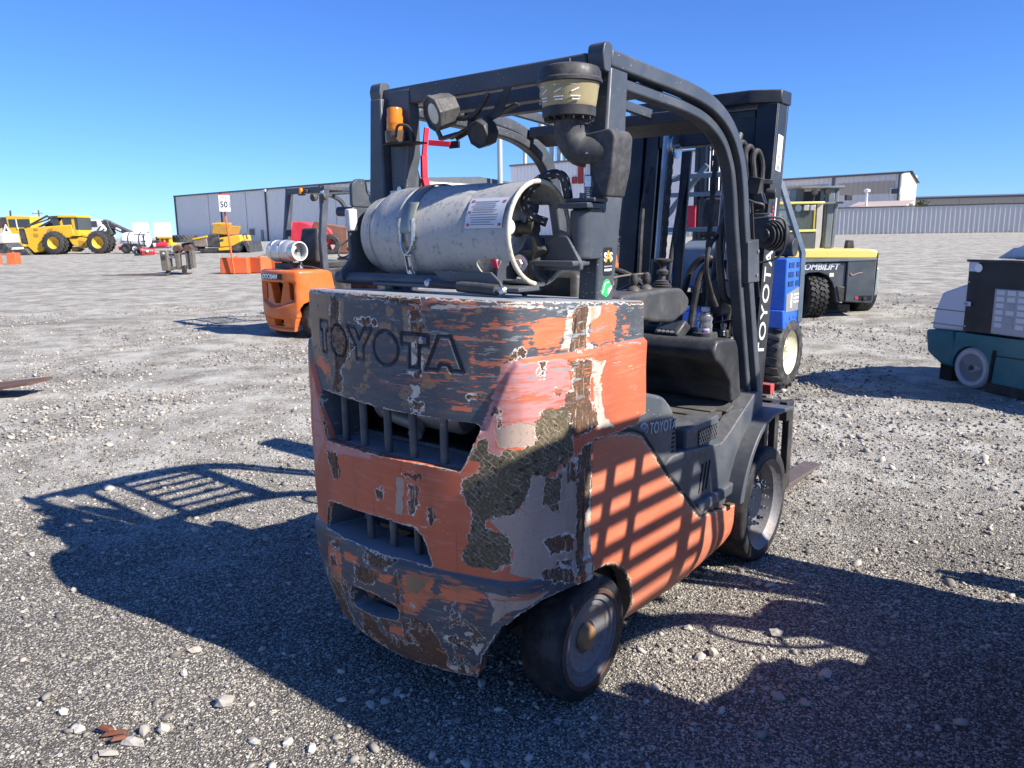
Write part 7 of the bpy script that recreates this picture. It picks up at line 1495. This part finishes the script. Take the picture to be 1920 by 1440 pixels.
wn = on_wall(A_, B_, 494.5, 435.5, 12, 12, 'window_frame', paint('tan_frame', (.35, .32, .26), .5, 0, .1, 2), WH); on_wall(A_, B_, 494.5, 435.5, 9, 9, 'window', M_GLASS, WH, .18); on_wall(A_, B_, 513, 443, 6, 23, 'door', paint('tan_door', (.27, .255, .21), .5, 0, .08, 2), WH)
on_wall(A_, B_, 526, 363, 4, 4, 'wall_lamp', M_WHITE, WH, .3, .4)
LB = thing('low_building', 'low pale building whose roof shows just above the gas cylinder', 'building', (0, 0, 0)); block_building(LB, (-16.0, 122), (0.6, 112), 20, 8.35, M_WALLW, M_TRIM)
ribbed((-16.0, 122), (.6, 112), -.5, 8.1, .6, .04, 'wall_panel', M_WALLW, LB)
CA, CBp = (.05, 110.0), (23.0, 91.0)
CBu = thing('stack_building', 'pale grey metal building with red cross bars and a row of exhaust stacks', 'building', (0, 0, 0)); block_building(CBu, CA, CBp, 9, 10.9, M_WALLW, paint('brown_trim', (.20, .165, .14), .5, 0, .08, 1))
for i in range(4): ribbed(lerp(CA, CBp, i / 4 + .003), lerp(CA, CBp, (i + 1) / 4 - .003), -.5, 10.6, .62, .045, 'wall_panel', M_WALLW, CBu)
M_RB = paint('dull_red_bar', (.30, .025, .025), .5, 0, .08, 2, 0, dust=.05)
for u, v, w_, h in ((1087, 329, 11, 45), (1064.5, 370, 10, 38), (1099, 345, 8, 13), (1076, 345, 10, 12)): on_wall(CA, CBp, u, v, w_ * .78, h, 'red_bar', M_RB, CBu, .16, .14)
M_STK = paint('galvanised_stack', (.46, .48, .46), .45, .3, .12, 1.5, .02, dust=.05)
for u, v0, v1, w_, Y_ in ((942, 258, 346, 11, 116), (988, 286, 306, 8, 116), (1018, 250, 304, 11, 114), (1037, 279, 303, 11, 110), (1051, 281, 302, 10, 109), (1063, 278, 300, 10, 108), (1071.5, 286, 299, 6, 109), (1088, 289, 298, 9, 106), (1097, 288, 297, 5, 106)):
    x = wx(u, Y_); zt = CAM_H + (440 - (u - 960) * .01 - v0) / 1442 * Y_ * 1.03; zb = (8.2 if u < 950 else 10.2); r = w_ / 2 / 1442 * Y_; 
    MB().lathe([(r * 1.5, zb), (r * 1.05, zb + .5), (r * .86, zb + .6), (r * .86, zt - 1.0), (r, zt - .95), (r, zt), (r * .9, zt)], (x, Y_, 0), (0, 0, 1), 20).build('exhaust_stack', M_STK, LB if u < 950 else CBu)
# white bin with conical roof
WB = thing('white_bin', 'white round storage bin with a conical roof left of the pillar', 'storage bin', on_ground(wx(772, 92), 92)); MB().lathe([(2.0, -.3), (2.0, 6.6)], (0, 0, 0), (0, 0, 1), 40).build('bin_wall', M_WHITE, WB); MB().lathe([(2.15, 6.55), (1.9, 6.75), (.5, 7.5), (.35, 7.55), (.35, 7.75), (0, 7.8)], (0, 0, 0), (0, 0, 1), 40).build('bin_roof', M_WHITE, WB)
# right building
f_, e_ = Vector((.70, -.714)), Vector((.714, .70)); D_ = Vector((44.45, 90.0)); C_ = D_ - f_ * 24
RBu = thing('shop_building', 'grey and beige metal shop building with an open bay and a sunlit cream end', 'building', (0, 0, 0)); q = [C_ + e_ * .06, D_ + e_ * .06, D_ + e_ * 4.9, C_ + e_ * 4.9]
MB().prism([(p.x, p.y) for p in q], -.5, 7.8, 'z').build('shell', M_WALLB, RBu)
ribbed(C_, D_, -.5, 7.9, .6, .04, 'wall_panel', paint('mid_grey_sheeting', (.66, .64, .63), .5, 0, .06, .3, 0, dust=.05), RBu)
b = MB(); gz = lambda t: 8.0 - .9 * t + (.25 if t < .45 else 0); 
ew = [(0, -.5), (4.9, -.5), (4.9, 6.9), (2.3, 8.15), (0, 8.0)]; n_ = len(ew); vs = [(D_.x + e_.x * s_ + f_.x * .02, D_.y + e_.y * s_ + f_.y * .02, z) for s_, z in ew]; b.add(vs, [(0, 1, 2, 3, 4)]); b.build('end_wall', M_CRM, RBu)
b = MB(); P3 = lambda s_, t, z: (C_.x + f_.x * t + e_.x * s_, C_.y + f_.y * t + e_.y * s_, z)
b.add([P3(-.3, -.2, 8.0), P3(-.3, 24.3, 8.0), P3(2.3, 24.3, 8.25), P3(2.3, -.2, 8.25), P3(5.1, 24.3, 6.95), P3(5.1, -.2, 6.95), P3(-.3, -.2, 7.8), P3(-.3, 24.3, 7.8)], [(0, 1, 2, 3), (3, 2, 4, 5), (6, 7, 1, 0)]); b.build('roof', M_TRIM, RBu)
for t0, t1 in ((-.0, 15.6), (16.9, 23.3)):
    a, b2 = C_ + f_ * t0 - e_ * .06, C_ + f_ * t1 - e_ * .06; ribbed(a, b2, 5.7, 7.1, .6, .04, 'beige_band', M_BEIGE, RBu)
p = C_ + f_ * 16.2; MB().box((p.x - e_.x * .1, p.y - e_.y * .1, 4), (.25, .2, 7.6), (0, 0, -45)).build('downspout', M_TRIM, RBu); p = D_ - f_ * .2; MB().box((p.x - e_.x * .1, p.y - e_.y * .1, 4), (.2, .2, 7.6), (0, 0, -45)).build('downspout', M_TRIM, RBu)
on_wall(C_, D_, 1500, 377, 44, 26, 'open_bay', M_GAP, RBu, .12, .1); on_wall(C_, D_, 1650, 364, 12, 12, 'window_frame', M_WALLB, RBu, .12, .1); on_wall(C_, D_, 1650, 364, 9, 9, 'window', M_GLASS, RBu, .2, .1); on_wall(C_, D_, 1516, 358, 4, 3, 'wall_lamp', M_WHITE, RBu, .3, .4)
for s_ in (.7, 2.9):
    b = MB(); vs = [(D_.x + e_.x * (s_ + k * 1.2) + f_.x * .06, D_.y + e_.y * (s_ + k * 1.2) + f_.y * .06, z) for k, z in ((0, .5), (1, .5), (1, 4.6), (0, 4.6))]; b.add(vs, [(0, 1, 2, 3)]); b.build('bay_door', M_TRIM, RBu)
LT = thing('lean_to', 'low beige lean-to with a vent pipe in front of the shop building', 'shed', (0, 0, 0)); pa, pb = Vector((37.2, 87.0)), Vector((41.4, 82.7)); dd = (pb - pa).normalized(); nn = Vector((-dd.y, dd.x))
MB().prism([tuple(pa), tuple(pb), tuple(pb + nn * 3), tuple(pa + nn * 3)], -.5, 4.0, 'z').build('walls', M_BEIGE, LT); MB().add([(*(pa - nn * .3), 4.0), (*(pb - nn * .3), 4.0), (*(pb + nn * 3), 4.7), (*(pa + nn * 3), 4.7)], [(0, 1, 2, 3)]).build('roof', paint('pinkish_tin_roof', (.52, .42, .36), .5, 0, .1, 1), LT); MB().lathe([(.12, 4.2), (.12, 5.6), (.32, 5.65), (.32, 5.9), (0, 6.0)], (38.9, 86.2, 0), (0, 0, 1), 14).build('vent_pipe', M_WHITE, LT)
# fence of standing sheets
FA, FB = (17.0, 75.5), (54.0, 58.5)
FN = thing('sheet_fence', 'long corrugated blue grey sheet fence along the right side', 'fence', (0, 0, 0)); nF = 38; FC_ = thing('x', None, None) if False else None
first = None; Lf = math.hypot(FB[0] - FA[0], FB[1] - FA[1]) / nF; ang = math.atan2(FB[1] - FA[1], FB[0] - FA[0])
for i in range(nF):
    p = lerp(FA, FB, i / nF)
    if first is None: first = ribbed((0, 0), (Lf - .01, 0), -.35, 2.28, Lf / 3, .05, 'fence_panel', paint('fence_sheeting', (.64, .62, .57), .5, 0, .07, .5, 0, dust=.05), FN); o = first
    else: o = first.copy(); COL.objects.link(o); o.parent = FN
    o.location = (p[0], p[1], ground_z(*p) + .05 * math.sin(i * 1.7)); o.rotation_euler = (0, 0, ang)
for i in range(0, nF, 6):
    p, q = lerp(FA, FB, i / nF), lerp(FA, FB, min(nF, i + 6) / nF); MB().bar((p[0], p[1], ground_z(*p) + 2.31), (q[0], q[1], ground_z(*q) + 2.31), .14, .10).build('cap_rail', paint('brown_cap', (.12, .09, .085), .5, 0, .1, 1) if i == 0 else bpy.data.materials['brown_cap'], FN)
BE = thing('beige_building', 'long low beige metal building behind the right fence', 'building', (0, 0, 0)); ba, bb = (56.5, 112), (84, 96); block_building(BE, ba, bb, 15, 6.0, M_BEIGE, M_TRIM)
for i in range(5): ribbed(lerp(ba, bb, i / 5), lerp(ba, bb, (i + 1) / 5 - .002), -.5, 5.8, .7, .05, 'wall_panel', M_BEIGE, BE)
# small tree between the buildings, dry weeds by the fence
M_LEAF = paint('leaf_green', (.08, .125, .03), .6, 0, .3, 2, 0, dust=0); M_BARK = paint('bark', (.10, .075, .05), .8, 0, .2, 4, 0)
TR = thing('leafy_tree', 'small green tree peeping between shop building and beige building', 'tree', on_ground(53.5, 103, -1.2)); MB().tube([(0, 0, -.2), (.05, 0, 2.2), (.1, .05, 3.6)], [.16, .12, .06], 8).build('trunk', M_BARK, TR)
b = MB()
for k in range(650):
    c = Vector((random.gauss(0, .55), random.gauss(0, .6), 3.8 + random.gauss(0, .5))); a = Vector((random.uniform(-1, 1), random.uniform(-1, 1), random.uniform(-1, 1))).normalized(); q = a.cross(Vector((.3, .5, .8))).normalized(); s_ = random.uniform(.10, .2); b.add([c - a * s_, c + q * s_ * .6, c + a * s_, c - q * s_ * .6], [(0, 1, 2, 3)])
b.build('crown', M_LEAF, TR, kind='stuff')
b = MB(); M_WEED = paint('dry_weeds', (.16, .13, .075), .8, 0, .3, 2, 0)
for k in range(900):
    t = random.random() ** 1.0; p = lerp(FA, FB, t); x, y = p[0] - .4 + random.gauss(0, .25), p[1] - .5 + random.gauss(0, .25); z = ground_z(x, y); h = abs(random.gauss(0, .16)) * (2.2 if .60 < t < .66 or .9 < t < .94 else .8) + .05; dx = random.gauss(0, .1)
    b.add([(x - .015, y, z - .02), (x + .015, y, z - .02), (x + dx, y, z + h)], [(0, 1, 2)])
o = b.build('dry_weeds', M_WEED); tag(o, 'dry weeds along the foot of the fence', None, None, 'stuff')
# utility pole far left
UP = thing('utility_pole', 'thin utility pole far off above the skidder nose', 'pole', on_ground(wx(84.5, 150), 150)); MB().tube([(0, 0, 0), (0, 0, 6.0)], .12, 8).build('pole', M_BARK, UP); MB().box((-.3, 0, 5.4), (2.0, .12, .12)).build('crossarm', M_BARK, UP); MB().box((-.7, 0, 5.7), (.4, .2, .25)).build('flood_lamp', M_WHITE, UP); MB().box((-.6, 0, 4.9), (.3, .2, .2)).build('flood_lamp', M_WHITE, UP)
# drawn-out bank of spoil in front of the fence
# ------------------------------------------------------------------ single stones and scraps in the foreground
v0_, f0_ = ico()
def stone(x, y, s, tint, label, sq=(1, .8, .6), seed=0):
    r_ = np.random.default_rng(seed); me = bpy.data.meshes.new('stone'); bm = bmesh.new(); vs = [bm.verts.new(v * s * np.array(sq) * (1 + r_.uniform(-.22, .22))) for v in v0_]
    for f in f0_: bm.faces.new([vs[i] for i in f])
    bmesh.ops.subdivide_edges(bm, edges=bm.edges[:], cuts=1, use_grid_fill=True)
    for v in bm.verts: v.co *= 1 + r_.uniform(-.07, .07)
    bmesh.ops.triangulate(bm, faces=bm.faces[:]); bm.to_mesh(me); bm.free(); a = me.attributes.new('tint', 'FLOAT', 'FACE'); a.data.foreach_set('value', np.full(len(me.polygons), tint, np.float32))
    o = link_mesh('stone', me, M_STONE); o.location = on_ground(x, y, s * sq[2] * .55); o.rotation_euler = (random.uniform(-.2, .2), random.uniform(-.2, .2), random.uniform(0, 6)); tag(o, label, 'stone', 'larger loose stones on the gravel'); return o
STONES = [(-0.938, 2.235, 0.034, 0.72, 'largest pale grey stone lying alone at lower left', (1.1, 0.9, 0.75)),
          (-1.14, 2.048, 0.03, 0.86, 'long flat pale stone next to the bark chips', (1.5, 0.6, 0.45)),
          (-1.187, 2.001, 0.024, 0.7, 'grey wedge stone below the bark chips', (1.3, 0.7, 0.5)),
          (-1.128, 2.098, 0.02, 0.62, 'dark angular stone right of the bark chips', (1, 0.8, 0.9)),
          (-1.071, 2.105, 0.024, 0.8, 'pale squarish stone with a chipped top at lower left', (1, 0.8, 0.7)),
          (-1.332, 2.109, 0.02, 0.92, 'cream stone left of the bark chips with a dark shadow', (1, 0.7, 0.7)),
          (-1.437, 2.201, 0.02, 0.92, 'rounded cream stone in the bottom left corner area', (1.1, 0.7, 0.6)),
          (-1.163, 2.565, 0.02, 0.97, 'tan stone at the edge of the big shadow, left', (1.2, 0.8, 0.6)),
          (-0.919, 2.568, 0.016, 0.74, 'blue grey stone inside the shadow by the wheelless corner', (1, 0.8, 0.7)),
          (-1.14, 2.416, 0.018, 0.95, 'small cream oval stone below the shadow edge', (1.3, 0.7, 0.5)),
          (0.71, 2.509, 0.022, 0.96, 'bright cream stone in the sunlit gap, pointed one', (0.9, 0.8, 0.8)),
          (0.655, 2.485, 0.022, 0.94, 'cream stone touching the pointed one in the sunlit gap', (1.1, 0.8, 0.6)),
          (0.976, 2.637, 0.024, 0.74, 'grey rounded stone in the shade right of the panel', (1, 0.9, 0.8)),
          (0.965, 2.789, 0.02, 0.7, 'pinkish grey stone uppermost in the shaded cluster', (1, 0.8, 0.7)),
          (1.057, 2.377, 0.026, 0.88, 'broad flat pale stone on the sunlit strip at right', (1.3, 0.9, 0.4)),
          (0.66, 2.691, 0.018, 0.78, 'small grey stone beside the orange panel end', (1.2, 0.8, 0.6)),
          (0.848, 2.243, 0.024, 0.68, 'grey brown stone low in the right shadow', (1.2, 0.8, 0.6)),
          (0.924, 2.207, 0.02, 0.72, 'shaded stone right of the grey brown one', (1.1, 0.9, 0.6)),
          (-0.388, 2.293, 0.016, 0.97, 'tan flat stone under the counterweight edge', (1.5, 0.8, 0.5)),
          (-0.42, 2.241, 0.018, 0.7, 'blue grey angular stone under the counterweight edge', (1.1, 0.9, 0.6)),
          (-0.463, 2.222, 0.018, 0.74, 'pale blue stone left of the tan flat one', (1.2, 0.8, 0.6)),
          (-0.599, 2.416, 0.015, 0.85, 'white pebble in the shade below the bumper', (1, 0.8, 0.7)),
          (-0.112, 2.337, 0.022, 0.8, 'pale stone standing right below the counterweight tip', (1.1, 0.8, 0.7)),
          (-0.676, 2.041, 0.018, 0.9, 'pale pebble at the bottom edge, left of middle', (1.1, 0.8, 0.7)),
          (-0.597, 2.009, 0.018, 0.93, 'cream pebble at the bottom edge beside the other pale one', (1, 0.8, 0.7)),
          (-0.777, 2.048, 0.018, 0.86, 'light stone near the bottom edge, lower left', (1.2, 0.8, 0.6))]
for i_, st_ in enumerate(STONES): stone(*st_, seed=i_ + 3)
M_BARKC = paint('red_brown_bark', (.14, .042, .020), .8, 0, .3, 40, 0, dust=.1, bump=.001)
b = MB()
for k, (dx, dy, l, a) in enumerate(((0, 0, .075, 10), (.03, -.03, .05, 35), (-.03, .012, .05, -12))): b.box((dx, dy, .012 + .004 * k), (l, .022, .010), (random.uniform(-12, 12), random.uniform(-12, 12), a), (.6, .5))
o = b.build('bark_chips', M_BARKC, None, .002); tag(o, 'red brown bark chips beside a flat pale stone at lower left', 'bark'); o.location = (-1.212, 2.082, .004)
